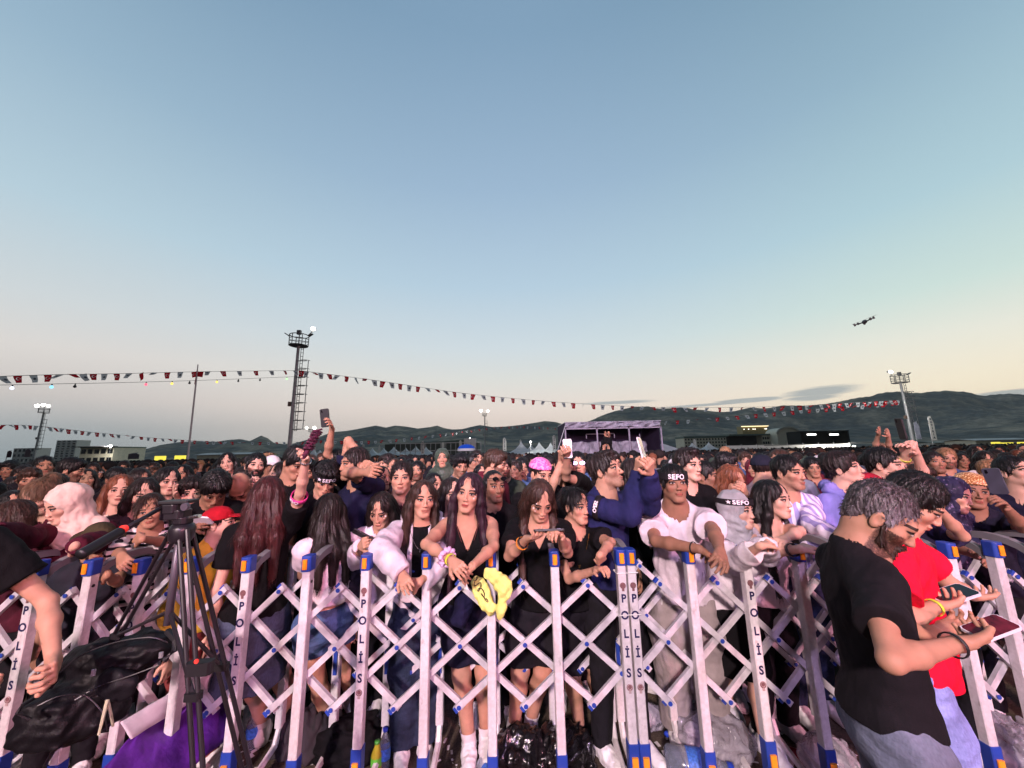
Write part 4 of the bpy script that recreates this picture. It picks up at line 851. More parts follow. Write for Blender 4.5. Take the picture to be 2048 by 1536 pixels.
# ------------------------------------------------------------------ purple stage tent
y = 26; a = P(1130, 846, y); b = P(1320, 842, y); fl = P(1130, 915, y); st = empty('stage_canopy', ((a[0]+b[0])/2, y, 0)); tag(st, 'open stage canopy with crumpled lilac tarpaulin top and dark inside', 'stage')
W2 = (b[0]-a[0])/2; H2 = (a[2]+b[2])/2
TARP = bpy.data.materials.new('lilac_tarpaulin'); TARP.use_nodes = True; nt = TARP.node_tree; bs = nt.nodes['Principled BSDF']; bs.inputs['Roughness'].default_value = .4
nt.links.new(scalec(nt, srgb(206, 200, 218), .6, 1.15, noise(nt, 1.6, 5)), bs.inputs['Base Color']); bump(nt, bs, noise(nt, 1.5, 6, vec=mapped(nt, (1.4, 1, .8), rot=(0, .6, 0))), 1.0, .4)
def crumple(w, z0, z1, yy, name, n=60, m=8, sag=.1, seed=0):
    rs = np.random.RandomState(seed); V = []; ph = rs.rand(6)*6
    for j in range(m+1):
        for i in range(n+1):
            u = i/n*2-1; t = j/m; V.append((u*w, yy+.12*math.sin(u*9+t*3+ph[0])+.08*math.sin(u*23-t*6+ph[1]), z0+(z1-z0)*t+(sag*abs(math.sin(u*4.7+ph[2]))*(1-t))+.03*math.sin(u*17+ph[3])*(t)))
    idx = np.arange((m+1)*(n+1)).reshape(m+1, n+1); Q = np.stack([idx[:-1, :-1], idx[:-1, 1:], idx[1:, 1:], idx[1:, :-1]], -1).reshape(-1, 4); o = link(name, mesh_np(name, V, Q, TARP), st)
    so = o.modifiers.new('thick', 'SOLIDIFY'); so.thickness = .015; return o
z1 = P(1130, 858, y)[2]; zb = P(1130, 886, y)[2]; crumple(W2, z1, H2, -.05, 'tarpaulin_fascia', seed=1)
crumple(W2*.93, zb-.9, zb+.1, 2.4, 'tarpaulin_backdrop', seed=5, sag=.05)
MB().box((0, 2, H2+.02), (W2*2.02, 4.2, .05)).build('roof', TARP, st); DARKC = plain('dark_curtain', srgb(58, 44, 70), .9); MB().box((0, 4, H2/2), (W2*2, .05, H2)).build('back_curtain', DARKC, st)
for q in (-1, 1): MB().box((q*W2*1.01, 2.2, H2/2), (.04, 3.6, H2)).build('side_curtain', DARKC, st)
for f in (-1, -.34, .33, 1): MB().bar((f*W2, 0, 0), (f*W2, 0, z1+.05), .09, .09, (0, 1, 0)).build('post', plain('pale_truss', srgb(190, 180, 200), .5), st)
MB().bar((-W2, 0, z1), (W2, 0, z1), .09, .09).build('beam', plain('pale_truss', srgb(190, 180, 200)), st)
m_ = MB()
for q, f in ((-.45, 0), (.18, 0)): m_.bar((q*W2, 2.0, z1-.3), (q*W2, 2.0, z1-.62), .05, .05, (0, 1, 0))
m_.bar((-.45*W2, 2.0, z1-.3), (.18*W2, 2.0, z1-.3), .05, .05); m_.bar((.75*W2, 2, z1-.35), (.75*W2, 2, z1-1), .05, .05, (0, 1, 0)); m_.build('truss', plain('pale_truss', srgb(190, 180, 200)), st)
m_ = MB(); m_.bar((-W2, 0, H2-.2), (-W2-1.2, .3, 0), .05, .05); m_.build('guy_rope', STEEL, st)
# ------------------------------------------------------------------ light masts
def field_light(p, e):
    d = bpy.data.lights.new('floodlight_or_fill', 'POINT'); d.energy = e; d.color = (1, .97, .9); d.shadow_soft_size = .3; o = bpy.data.objects.new('floodlight_or_fill', d); C.objects.link(o); o.location = tuple(p)
def mast(px, pyf, pyb, y, wpx, label, lamps, ladder=True, lit=(), sid=1):
    """pyf: basket floor row, wpx: basket width in the photo"""
    p = P(px, pyf, y); r = empty('light_mast', (p[0], y, 0)); tag(r, label, 'light mast'); z = p[2]; rb = wpx/FPX*y/2; rp = rb*.17; hb = rb*1.25; th = max(rb*.035, .012)
    MB().tube([(0, 0, 0), (0, 0, z)], rp*1.5, 12, rp*.9).build('pole', STEEL, r)
    m = MB(); m.lathe((0, 0, z), [(0.05, 0), (rb, 0), (rb, rb*.07), (0.05, rb*.06)], 20); m.build('platform', DKSTEEL, r); m = MB()
    for zz in (.5, 1.0, 1.6 if wpx > 20 else 1.3):
        m.tube([(rb*math.cos(t), rb*math.sin(t), z+hb*zz/1.6) for t in [2*math.pi*i/20 for i in range(21)]], th*(1.6 if zz > 1.2 else 1), 5, cap=False)
    for i in range(6): t = 2*math.pi*(i+.3)/6; m.tube([(rb*math.cos(t), rb*math.sin(t), z), (rb*math.cos(t), rb*math.sin(t), z+hb)], th*1.3, 5)
    m.build('railing', DKSTEEL, r)
    if ladder:
        m = MB(); lx = rp*1.5+rb*.12; ly = -.05
        for q in (0, rb*.28): m.tube([(lx+q, ly, z*.35), (lx+q, ly, z-.1)], th, 5)
        k = int(z*.65/.3)
        for i in range(k): zz = z*.35+z*.65*i/k; m.tube([(lx, ly, zz), (lx+rb*.28, ly, zz)], th*.8, 4)
        for i in range(9):
            zz = z*.36+(z*.52)*i/8; m.tube([(0, ly, zz), (lx+rb*.75, ly, zz)], th*1.4, 5); m.tube([(lx+rb*.14-rb*.55*math.cos(t)*1.0+rb*.45, ly-rb*.5*math.sin(t), zz) for t in [math.pi*j/6 for j in range(7)]], th*.9, 4)
        m.tube([(lx+rb*.95, ly, z*.36), (lx+rb*.95, ly, z*.88)], th*1.2, 5); m.build('ladder', DKSTEEL, r)
        MB().box((-rp*2.3, -.02, z*.55), (rp*1.7, rp*1.6, rp*3)).build('junction_box', plain('box_brown', srgb(120, 100, 90)), r)
    for i, (ax, az_, on) in enumerate(lamps):
        e = MB(); c = np.array([ax*rb*1.25, -rb*.1, z+hb+az_*rb]); 
        if abs(ax) > .3: e.bar((math.copysign(rb, ax), 0, z+hb), c, th*2, th*2); e.bar(c-np.array([math.copysign(rb*.12, ax), 0, -rb*.02]), c+np.array([math.copysign(rb*.32, ax), -.05, rb*.30]), rb*.4, rb*.1)
        else: e.tube([(0, 0, z), (0, 0, z+hb+az_*rb)], th*1.6, 5); e.box(c, (rb*.42, rb*.3, rb*.5))
        fl_ = e.build('floodlight', DKSTEEL, r)
        if on:
            q = c+np.array([math.copysign(rb*.25, ax) if abs(ax) > .3 else 0, -.12-rb*.25, rb*.15]); l = MB(); l.lathe(q, [(0, -rb*.22*on), (rb*.2*on, -rb*.12*on), (rb*.24*on, 0), (rb*.2*on, rb*.12*on), (0, rb*.22*on)], 10); lo = l.build('lamp', LIT, fl_, smooth=True)
    return r, z, rb
mast(597, 692, 890, 30, 36, 'tall grey light mast with round basket and caged ladder rising left of centre', [(-1, -.05, 0), (0, .35, 0), (1.0, -.15, 0), (1.25, .45, 1.1)])
mast(1801, 766, 885, 42, 26, 'leaning looking light mast with round basket in front of the right hills', [(-1.15, .3, 1.1), (0, .2, 0), (1.05, 0, 0)])
mast(87, 826, 905, 85, 16, 'lit light mast with open ladder at the far left', [(-.9, .4, 1.9), (.1, .6, 1.6), (1.0, .3, 1.5)])
mast(969, 832, 893, 120, 9, 'small lit lamp mast standing before the hills in the middle', [(-1.0, .9, 2.6), (1.0, .7, 2.2)])
mast(622, 864, 905, 140, 10, 'distant pair of lit floodlights beside the hand clapper', [(-1.1, .2, 2.0), (1.0, .2, 2.6)], ladder=False)
field_light(P(1806, 800, 37), 1600)  # unseen fill light ahead of the right mast, added to brighten the feather banner
for px, py, y, s_, lb in [(221, 892, 158, 1.0, 'bright floodlight on the roof edge of the pale flat roofed building'), (1061, 884, 58, .28, 'round white lamp above the row of white tents'), (940, 877, 80, .25, 'small twin lamp over the scaffold'), (1708, 894, 60, .45, 'bright floodlight shining at the right end of the banner fence'), (1648, 896, 59, .35, 'small floodlight in front of the banner fence')]:
    p = P(px, py, y); r = empty('floodlight', (p[0], y, 0)); tag(r, lb, 'floodlight'); MB().tube([(0, .1, 0), (0, .1, p[2])], .05, 6).build('pole', STEEL, r); m_ = MB(); m_.lathe((0, 0, p[2]), [(0, -s_*.6), (s_*.5, -s_*.3), (s_*.55, .0), (s_*.4, s_*.4), (0, s_*.55)], 10); m_.build('lamp', LIT, r, smooth=True); field_light((p[0], y-.9-s_, p[2]+.2), 700 if y < 100 else 2500)
# flagpole
a = P(396, 729, 17); fp = empty('flagpole', (P(380, 900, 17)[0], 17, 0)); tag(fp, 'thin white flagpole with a small furled red flag left of the light mast', 'flagpole'); dx = a[0]-fp.location[0]
MB().tube([(0, 0, 0), (dx*.85, 0, a[2]*.85), (dx, 0, a[2])], .045, 8, .02).build('pole', plain('pole_white', srgb(170, 172, 172), .4), fp)
m_ = MB(); m_.prism([(dx+.02, 0, a[2]-.35), (dx+.30, 0, a[2]-.35), (dx+.28, 0, a[2]-.62), (dx+.02, 0, a[2]-.58)], (0, 0, 0), (0, .02, 0)); m_.prism([(dx-.03, 0, a[2]-.3), (dx+.03, 0, a[2]-.3), (dx+.02, 0, a[2]-.95), (dx-.05, 0, a[2]-.95)], (0, 0, 0), (0, .03, 0)); m_.build('flag', RED, fp)
# ------------------------------------------------------------------ bunting and bulb strings
def moon(m, c, s_, ax, up, nr_):
    """white crescent and star on a red flag"""
    def ring(cc, r0, n=12): return [cc+ax*r0*math.cos(t)+up*r0*math.sin(t) for t in [2*math.pi*i/n for i in range(n)]]
    o = [c+ax*s_*math.cos(t)+up*s_*math.sin(t) for t in [R(40+280*i/14) for i in range(15)]]; i_ = [c+ax*s_*.28+ax*s_*.78*math.cos(t)+up*s_*.78*math.sin(t) for t in [R(55+250*i/14) for i in range(15)]]
    n = len(o); m.add([p+nr_ for p in o+i_], [(k_, k_+1, n+k_+1, n+k_) for k_ in range(n-1)])
    st_ = [c+ax*(s_*1.0+s_*.42*(1 if k_ % 2 == 0 else .4)*math.cos(t))+up*(s_*.42*(1 if k_ % 2 == 0 else .4)*math.sin(t)) for k_, t in enumerate([math.pi+math.pi*j/5 for j in range(10)])]
    m.add([p+nr_ for p in st_], [tuple(range(10))])
def thin(m, f=.45):
    nt = m.node_tree; b = nt.nodes['Principled BSDF']; t = nt.nodes.new('ShaderNodeBsdfTranslucent'); x = nt.nodes.new('ShaderNodeMixShader'); x.inputs[0].default_value = f
    nt.links.new(b.inputs['Base Color'].links[0].from_socket, t.inputs[0]); nt.links.new(b.outputs[0], x.inputs[1]); nt.links.new(t.outputs[0], x.inputs[2]); nt.links.new(x.outputs[0], nt.nodes['Material Output'].inputs[0]); return m
for q in (TENT, FW): thin(q)
BW = plain('pennant_white', srgb(205, 205, 208), .8, var=.1); BR = plain('pennant_red', srgb(205, 24, 42), .8, var=.12); thin(BW, .6); thin(BR, .55); INK = plain('pennant_print', srgb(70, 74, 84), .8); MOONW = plain('pennant_crescent', srgb(235, 225, 225), .8, var=.0)
STR = plain('string', srgb(110, 112, 112), .8)
def curve3(ctrl, n):
    """ctrl (px,py,y) -> world points, smooth through the controls"""
    c = np.array([P(*q) for q in ctrl]); t = np.arange(len(c)); tt = np.linspace(0, len(c)-1, n); out = []
    for u in tt:
        i = min(int(u), len(c)-2); f = u-i; p0 = c[max(i-1, 0)]; p1 = c[i]; p2 = c[i+1]; p3 = c[min(i+2, len(c)-1)]
        out.append(.5*((2*p1)+(-p0+p2)*f+(2*p0-5*p1+4*p2-p3)*f*f+(-p0+3*p1-3*p2+p3)*f**3))
    return np.array(out)
def bunting(ctrl, n, size, label, seed=0, facing=(0, -1, 0), calm=.5):
    pts = curve3(ctrl, n*3+1); r = empty('bunting', tuple(pts[0])); tag(r, label, 'bunting'); o = pts[0]; rs = random.Random(seed)
    MB().tube(pts-o, .008+size*.012, 4).build('string', STR, r)
    for i in range(n):
        p = pts[i*3+1]-o; q = pts[min(i*3+2, len(pts)-1)]-o; d = nrm(q-p); yw = rs.gauss(0, .45)*(1.6 if rs.random() > calm else .5); ax = nrm(np.array([d[0]*math.cos(yw), d[1]+math.sin(yw)*.6, d[2]])); tl = rs.gauss(.05, .25); fl = (rs.gauss(.25, .5) if rs.random() > calm else rs.gauss(0.05, .08)); dn = nrm(np.array([tl, fl*1.2, -1+min(abs(fl), .9)*.8])); s_ = size*rs.uniform(.9, 1.08); nr_ = nrm(np.cross(ax, dn)); nr_ = nr_*(-1 if nr_[1] > 0 else 1)
        red = i % 2 == 0; w0, w1 = .42*s_, .26*s_; V = []; k = 5
        for j in range(k+1):
            t = j/k; w = w0+(w1-w0)*t; cc = p+dn*s_*t+nr_*s_*.08*math.sin(t*4+i)
            V += [cc-ax*w, cc, cc+ax*w]
        m = MB(); m.add(V, [(j*3+e, j*3+e+1, j*3+e+4, j*3+e+3) for j in range(k) for e in (0, 1)]); f = m.build('pennant', BR if red else BW, r, smooth=True)
        if size > .2:
            m = MB(); c = p+dn*s_*.45
            if red: moon(m, c-ax*s_*.08, s_*.2, ax, -dn, nr_*s_*.09); m.build('crescent_and_star', MOONW, f)
            else: m.add([c+ax*s_*.16*math.cos(t)-dn*s_*(.16*math.sin(t)-.05)+nr_*s_*.09 for t in [2*math.pi*j/8 for j in range(8)]], [tuple(range(8))]); m.build('emblem', INK, f)
bunting([(-90, 756, 15), (100, 749.5, 18), (250, 747, 21), (420, 743, 25), (600, 741, 29.8)], 26, .40, 'string of red crescent and white pennants from the left edge to the tall mast', 1)
bunting([(600, 741, 29.9), (760, 762, 32), (940, 788, 35), (1140, 806, 38), (1340, 815, 40), (1560, 813, 41.5), (1700, 806, 42), (1800, 800, 42)], 70, .52, 'long sagging string of red and white pennants between the two tall masts', 2, calm=.65)
bunting([(1240, 848, 52), (1400, 838, 49), (1560, 824, 46), (1700, 812, 44), (1800, 802, 42.2)], 34, .5, 'lower pennant string crossing the dark hills to the right mast', 3, calm=.6)
bunting([(-60, 852, 34), (60, 851, 40), (200, 866, 46), (350, 879, 54), (480, 884, 60), (620, 884, 66)], 52, .5, 'lower left pennant string sagging past the grey tower block', 4, calm=.6)
bunting([(640, 881, 66), (760, 881, 70), (900, 866, 78), (985, 855, 90), (1060, 853, 100), (1130, 858, 110)], 50, .6, 'faint far pennant string rising over the middle hills', 5, calm=.6)
def bulbs(ctrl, spots, y, label, size=.14):
    pts = curve3(ctrl, 40); r = empty('bulb_string', tuple(pts[0])); o = pts[0]; tag(r, label, 'string lights'); MB().tube(pts-o, .012, 4).build('cable', STR, r)
    cols = {'w': (.75, .8, 1), 'b': (.25, .7, 1), 'r': (1, .12, .2), 'y': (1, .72, .12), 'g': (.4, 1, .35), 'k': None}
    for px, py, c in spots:
        i = int(np.argmin([abs(proj(q)[0]-px) for q in pts])); q = pts[i]-o; dz = size*.9
        MB().tube([q, q+np.array([0, 0, -dz*.5])], size*.16, 6).build('socket', BLK, r)
        m = MB(); m.lathe(q+np.array([0, 0, -dz]), [(0, -size*.5), (size*.36, -size*.3), (size*.42, 0), (size*.2, size*.4), (size*.12, size*.5)], 10); mt = plain('bulb_off', srgb(60, 64, 66), .3) if cols[c] is None else plain('bulb_'+c, (*cols[c], 1), emit=1.6, var=0); m.build('bulb', mt, r, smooth=True)
bulbs([(-90, 772, 15), (100, 768, 18), (250, 765, 21), (420, 760, 25), (596, 753, 29.8)], [(21, 776, 'w'), (97, 775, 'b'), (151, 772, 'k'), (292, 770, 'r'), (340, 769, 'y'), (386, 767, 'k'), (428, 768, 'y'), (468, 766, 'k'), (522, 763, 'k'), (567, 762, 'g')], 20, 'cable of coloured bulbs hanging under the left pennant string', .17)
# ------------------------------------------------------------------ drone
p = P(1729, 644, 9.0); dr = empty('drone', tuple(p)); dr.rotation_euler = (R(-12), R(-16), R(35)); tag(dr, 'small dark quadcopter drone hovering in the clear sky on the right', 'drone'); DG = plain('drone_grey', srgb(44, 42, 46), .5, spec=.4)
sb = Solid(); sb.ell((0, 0, 0), (.105, .055, .045), k=.02); sb.ell((.06, 0, .02), (.06, .045, .035), k=.02); V, Q_ = shell(sb, .008); link('body', mesh_np('body', V, Q_, DG), dr)
for qx, qy in ((-1, -1), (-1, 1), (1, -1), (1, 1)):
    e_ = np.array([qx*.19, qy*.16, .02]); am = MB().tube([(qx*.06, qy*.04, 0), e_], .013, 8).build('arm', DG, dr); MB().tube([e_-np.array([0, 0, .035]), e_+np.array([0, 0, .03])], .02, 10).build('motor', DG, am)
    m_ = MB(); an = .5+qx*1.1+qy*.6; d = np.array([math.cos(an), math.sin(an), .03])*.12; m_.bar(e_+np.array([0, 0, .035])-d, e_+np.array([0, 0, .035])+d, .018, .003); m_.build('propeller', DG, am)
MB().box((-.10, 0, -.045), (.05, .04, .04), bev=.01).build('camera_gimbal', BLK, dr)
# ------------------------------------------------------------------ folding police barrier
def alu_material():
    m, nt, b = newmat('aluminium', 0.4, 0.5, 0.1); c = scalec(nt, srgb(212, 207, 211), .72, 1.08, noise(nt, 9, 5, vec=mapped(nt, (1, 1, .25)))); c = scalec(nt, c, .85, 1.05, noise(nt, 60, 4)); c = mixc(nt, ramp(nt, noise(nt, 22, 6, vec=mapped(nt, (1, 1, .4)), rough=.7), [(0.60, (0, 0, 0, 1)), (0.72, (.7, .7, .7, 1))]), c, srgb(120, 110, 104))
    nt.links.new(c, b.inputs['Base Color']); bump(nt, b, noise(nt, 90, 2, vec=mapped(nt, (1, 1, .1))), .15, .002); return m
ALU = alu_material(); ALU2 = plain('brushed_lattice', srgb(204, 200, 206), .4, .25, .5, var=.3, sc=16, bmp=.2); DGREY = plain('grey_plastic', srgb(112, 112, 116), .5, var=.15, sc=6); CAPB = plain('blue_cap', srgb(34, 62, 150), .42, spec=.45, var=.2); ORG = plain('orange_reflector', srgb(235, 140, 30), .3, spec=.6, var=.15, sc=60); ORG2 = plain('orange_reflector_lower', srgb(235, 150, 40), .3, spec=.6, var=.1)
INKB = plain('navy_letters', srgb(28, 26, 70), .6, var=.05); EMB = plain('brown_emblem', srgb(120, 84, 88), .6, var=.3, sc=200); EMBL = plain('pale_emblem', srgb(170, 150, 150), .6)
YF, YR = 2.12, 2.54; ZCAP = 1.235
def px2x(px, py=1110, y=YF): return P(px, py, y)[0]
POSTS = [-330, -220, -115, -20, 85, 190, 288, 388, 500, 619, 735, 855, 982, 1108, 1239, 1259, 1376, 1488, 1594, 1697, 1798, 1895, 1987, 2080, 2175]
POLIS = {4: 1, 6: 1, 8: 1, 10: 1, 14: 1, 15: 1, 17: 1}
_let = {}
def letter(c, size):
    if c not in _let: _let[c] = text_geo(c, 1.0, .035)
    V, F = _let[c]; return [(v[0]*size*.92, v[1]*size) for v in V], F
ARM_LETTERS = 'POLİS'
def barrier(idx, label, mirror):
    xs = [px2x(POSTS[i]) for i in idx]; r = empty('police_barrier', ((xs[0]+xs[-1])/2, YF, 0)); tag(r, label, 'barrier', 'folding police barriers'); ox = r.location[0]
    o = np.array([ox, YF, 0.0])
    for i, x in zip(idx, xs):
        l = x-ox; pol = i in POLIS; zb = .34 if pol else .30
        p = MB().box((l, 0, (ZCAP-.07+zb)/2), (.044, .048, ZCAP-.07-zb), bev=.004).build('front_post', ALU, r)
        k_ = MB().box((l, -.002, ZCAP-.042), (.053, .068, .078), bev=.010).build('cap', CAPB, p, bevel=.004); MB().box((l, -.041, ZCAP-.042), (.024, .012, .050), bev=.004).build('reflector', ORG, p)
        MB().box((l, -.002, zb/2+.04), (.052, .055, zb-.08), bev=.004).build('base_sleeve', CAPB, p); MB().box((l, -.035, zb/2), (.030, .012, zb-.10), bev=.003).build('base_reflector', ORG2, p)
        if i % 2: MB().disc((l+.0226, -.004, ZCAP-.135), .008, (1, 0, 0), 10, .003).build('bolt', BLK, p)
        if pol:
            sz = .052; m = MB()
            for c, z in zip(ARM_LETTERS, (.992, .912, .826, .737, .648)):
                V, F = letter(c, sz*1.05); m.add([(l+v[0], -.0255, z+v[1]) for v in V], F)
            m.build('lettering', INKB, p)
            for z in (1.055, .585):
                MB().disc((l, -.0242, z), .0155, (0, -1, 0), 16, .0015).build('emblem', EMB, p)
                q = MB(); q.tube([(l+.011*math.cos(t), -.0268, z+.003+.011*math.sin(t)) for t in [2*math.pi*j/12 for j in range(13)]], .0016, 4, cap=False); q.box((l, -.0265, z-.019), (.012, .002, .014)); q.build('emblem_ring', EMBL if z < 1 else EMB, p)
        q = MB().box((l, YR-YF, .66), (.045, .040, .98), bev=.004).build('rear_post', ALU, r)
        # arch joins front cap and rear post
        m = MB(); n = 10; pts = []
        for j in range(n+1):
            t = math.pi*(.04+.96*j/n); pts.append((l, (YR-YF)/2-(YR-YF)/2*math.cos(t), 1.125+.105*math.sin(t)))
        V = []
        for j, c in enumerate(pts):
            t = math.pi*(.04+.96*j/n); nn = np.array([0, -math.cos(t), math.sin(t)*.9]); nn /= np.linalg.norm(nn)
            for sx, sn in ((-1, 0), (1, 0), (1, -1), (-1, -1)): V.append((c[0]+sx*.018, c[1]+nn[1]*sn*.038, c[2]+nn[2]*sn*.038))
        F = [(j*4+a, j*4+(a+1) % 4, (j+1)*4+(a+1) % 4, (j+1)*4+a) for j in range(n) for a in range(4)]+[(3, 2, 1, 0), (n*4, n*4+1, n*4+2, n*4+3)]
        m.add(V, F); m.build('arch', DGREY, r)
        MB().tube([(l, YR-YF, .17), (l, YR-YF-.04, .09), (l, .16, .05), (l, .04, .09)], .018, 6).build('foot_bar', ALU, r)
        MB().box((l, YR-YF-.024, .57), (.022, .012, .24)).build('blue_slide', CAPB, r)
    # lattice: bars cross at the middle of each bay
    mids = [(a+b)/2-ox for a, b in zip(xs, xs[1:])]; bw = np.mean(np.diff(xs)); mids = [mids[0]-bw]+mids+[mids[-1]+bw]
    ZT, ZM, ZB = 1.045, .765, .485
    for yy, sc_, nm in ((-.0, 1, 'front'), (YR-YF-.10, 1, 'rear')):
        lx = lambda k_: mids[k_]
        for k_ in range(len(mids)):
            for up in (1, -1):
                # a bar from (k, ZB) up to (k+2*, ZT)
                k0, k2 = k_, k_+2; z0, z2 = (ZB, ZT) if up > 0 else (ZT, ZB)
                spans = []
                if k_+2 < len(mids): spans.append((lx(k_), z0, lx(k_+2), z2, k_ > 0, k_+2 < len(mids)-1))
                if k_ == 0: spans.append((lx(0), ZM, lx(1), z2 if up > 0 else z2, False, True)); 
                if k_ == len(mids)-2: spans.append((lx(k_), z0, lx(k_+1), ZM, True, False))
                for x0, za, x1, zb_, ok0, ok1 in spans:
                    lo, hi = xs[0]-ox, xs[-1]-ox; a = np.array([x0, 0, za]); b = np.array([x1, 0, zb_])
                    if x0 < lo: f = (lo-x0)/(x1-x0); a = a+(b-a)*f
                    if x1 > hi: f = (hi-x0)/(x1-x0); b = np.array([x0, 0, za])+(np.array([x1, 0, zb_])-np.array([x0, 0, za]))*f
                    front = (up > 0) != mirror; dy = yy+(.034 if front else .062); d = nrm(b-a); a = a-d*(.028 if ok0 else 0); b = b+d*(.028 if ok1 else 0); a[1] = b[1] = dy
                    br = MB().bar(a, b, .020, .0295, nrm(np.cross(d, [0, 1, 0]))).build('lattice_bar', ALU2, r)
                    for t_x, t_z in ((x0, za), ((x0+x1)/2, (za+zb_)/2), (x1, zb_)):
                        if front and lo < t_x < hi: MB().tube([(t_x, dy-.018, t_z), (t_x, dy-.0125, t_z)], .0115, 10, .009).build('rivet', CAPB, br)
                    e = MB()
                    if ok0: e.bar(a-d*.002, a+d*.012, 0.022, .0285, nrm(np.cross(d, [0, 1, 0])))
                    if e.v: e.build('end_cap', CAPB, br)
    return r
barrier(list(range(0, 15)), 'left folding aluminium police barrier ending at the middle twin posts', False)
barrier(list(range(15, 25)), 'right folding aluminium police barrier starting at the middle twin posts', True)
# cable tie joining the twin posts
m_ = MB(); xc = (px2x(1239)+px2x(1259))/2
for z_ in (1.115, .915): m_.tube([(xc-.055, YF-.030, z_), (xc+.055, YF-.030, z_+.003), (xc+.058, YF+.03, z_), (xc-.058, YF+.03, z_), (xc-.055, YF-.030, z_)], .0025, 4)
o = m_.build('cable_tie', WHITE, origin=(xc, YF, 1.0)); tag(o, 'thin white ties binding the two middle barrier posts together', 'cable tie')
# ------------------------------------------------------------------ things people hold or wear
PHG = plain('phone_glass', srgb(14, 14, 18), .12, spec=.6, var=0); PHW = plain('phone_pale_case', srgb(216, 206, 216), .4, spec=.5, var=.05); PHR = plain('phone_red_screen', srgb(84, 20, 34), .15, emit=.1, var=.7, sc=40); PHL = plain('phone_lit_screen', srgb(220, 214, 226), .3, emit=.25, var=.1)
def phone(c, nrm_, up, label, screen=PHG, case=BLK, s=1.0, group=None):
    """c centre, nrm_ the way the screen faces, up the long axis"""
    n_ = nrm(nrm_); u = nrm(np.array(up, float)-n_*(np.array(up, float)@n_)); sd = np.cross(u, n_); w, h, t = .036*s, .075*s, .0045*s
    def plate(w, h, d0, d1, b):
        pr = [(-w+b, -h), (w-b, -h), (w, -h+b), (w, h-b), (w-b, h), (-w+b, h), (-w, h-b), (-w, -h+b)]; return [sd*x+u*y+n_*d0 for x, y in pr], [sd*x+u*y+n_*d1 for x, y in pr]
    r = empty('phone', tuple(c)); tag(r, label, 'phone', group); m = MB(); a, b = plate(w, h, -t, t, .008*s); k_ = len(a); m.add(a+b, [(i, (i+1) % k_, k_+(i+1) % k_, k_+i) for i in range(k_)]+[tuple(range(k_-1, -1, -1)), tuple(range(k_, 2*k_))]); m.build('body', case, r)
    m = MB(); a, b = plate(w*.92, h*.95, t+.0003, t+.0012, .007*s); m.add(a+b, [(i, (i+1) % k_, k_+(i+1) % k_, k_+i) for i in range(k_)]+[tuple(range(k_, 2*k_))]); m.build('screen', screen, r)
    for q in (.25, .7): m = MB(); m.disc(sd*w*.5+u*h*(.6+.3*q)-n_*(t+.002), .006*s, n_, 10, .003); m.build('lens', PHG, r)
    return r
def ring_on(a, b, t, r, w, mat, name, label, cat, th=.003):
    """a band round a limb from a to b at fraction t"""
    a = np.array(a); b = np.array(b); c = a+(b-a)*t; d = nrm(b-a); o = MB(); p = [(r, -w/2), (r+th, -w/2), (r+th, w/2), (r, w/2), (r, -w/2)]; n = 18; up = np.array([0, 0, 1.0]) if abs(d[2]) < .9 else np.array([1.0, 0, 0]); e1 = nrm(np.cross(d, up)); e2 = np.cross(e1, d)
    v = [c+e1*rr*math.cos(x)+e2*rr*math.sin(x)+d*z for rr, z in p for x in [2*math.pi*j/n for j in range(n)]]; o.add(v, [(i*n+j, i*n+(j+1) % n, (i+1)*n+(j+1) % n, (i+1)*n+j) for i in range(len(p)-1) for j in range(n)])
    ob = o.build(name, mat, origin=c, smooth=True); tag(ob, label, cat); return ob
def on_head(i, V):
    """local head coords -> world"""
    return [i['T'](*v) for v in V]
WHITEINK = plain('white_print', srgb(225, 215, 225), .6, var=.03); BANDB = plain('black_band', srgb(20, 17, 22), .8)
def headband(i, label, z0=.050, hgt=.034, tilt=-.12, rx=.089, ry=.104, txt='SEFO', turn=0.0, star=True, yoff=.016):
    n = 40; V = []; F = []; P_ = lambda th, z: (rx*math.sin(th), yoff-ry*math.cos(th), z0+z+tilt*(yoff-ry*math.cos(th))*-1)
    for j in range(n):
        th = 2*math.pi*j/n
        for z in (-hgt/2, hgt/2): V.append(P_(th, z))
    n2 = len(V); V += [((v[0]*.965), (v[1]-yoff)*.965+yoff, v[2]) for v in V]
    for j in range(n): a, b = 2*j, 2*((j+1) % n); F += [(a, b, b+1, a+1), (n2+a+1, n2+b+1, n2+b, n2+a), (a+1, b+1, n2+b+1, n2+a+1), (b, a, n2+a, n2+b)]
    c = i['T'](0, 0, z0); m = MB(); m.add(on_head(i, V), F); r = m.build('headband', BANDB, origin=c, smooth=False); tag(r, label, 'headband')
    Vt, Ft = text_geo(txt, hgt*1.02, .0012, spacing=1.1); m = MB(); rx2, ry2 = rx*1.012, ry*1.012
    def wrap(u, v): th = turn+u/.097; return (rx2*math.sin(th), yoff-ry2*math.cos(th), z0+v+tilt*(yoff-ry2*math.cos(th))*-1)
    m.add([np.array(i['T'](*wrap(a, b)))-c for a, b, _ in Vt], Ft)
    if star:
        x0 = min(v[0] for v in Vt)-hgt*.55; m.add([np.array(i['T'](*wrap(x0+hgt*.42*(1 if k_ % 2 == 0 else .42)*math.sin(math.pi*k_/5), hgt*.42*(1 if k_ % 2 == 0 else .42)*math.cos(math.pi*k_/5))))-c for k_ in range(10)], [tuple(range(10))])
    m.build('lettering', WHITEINK, r); return r
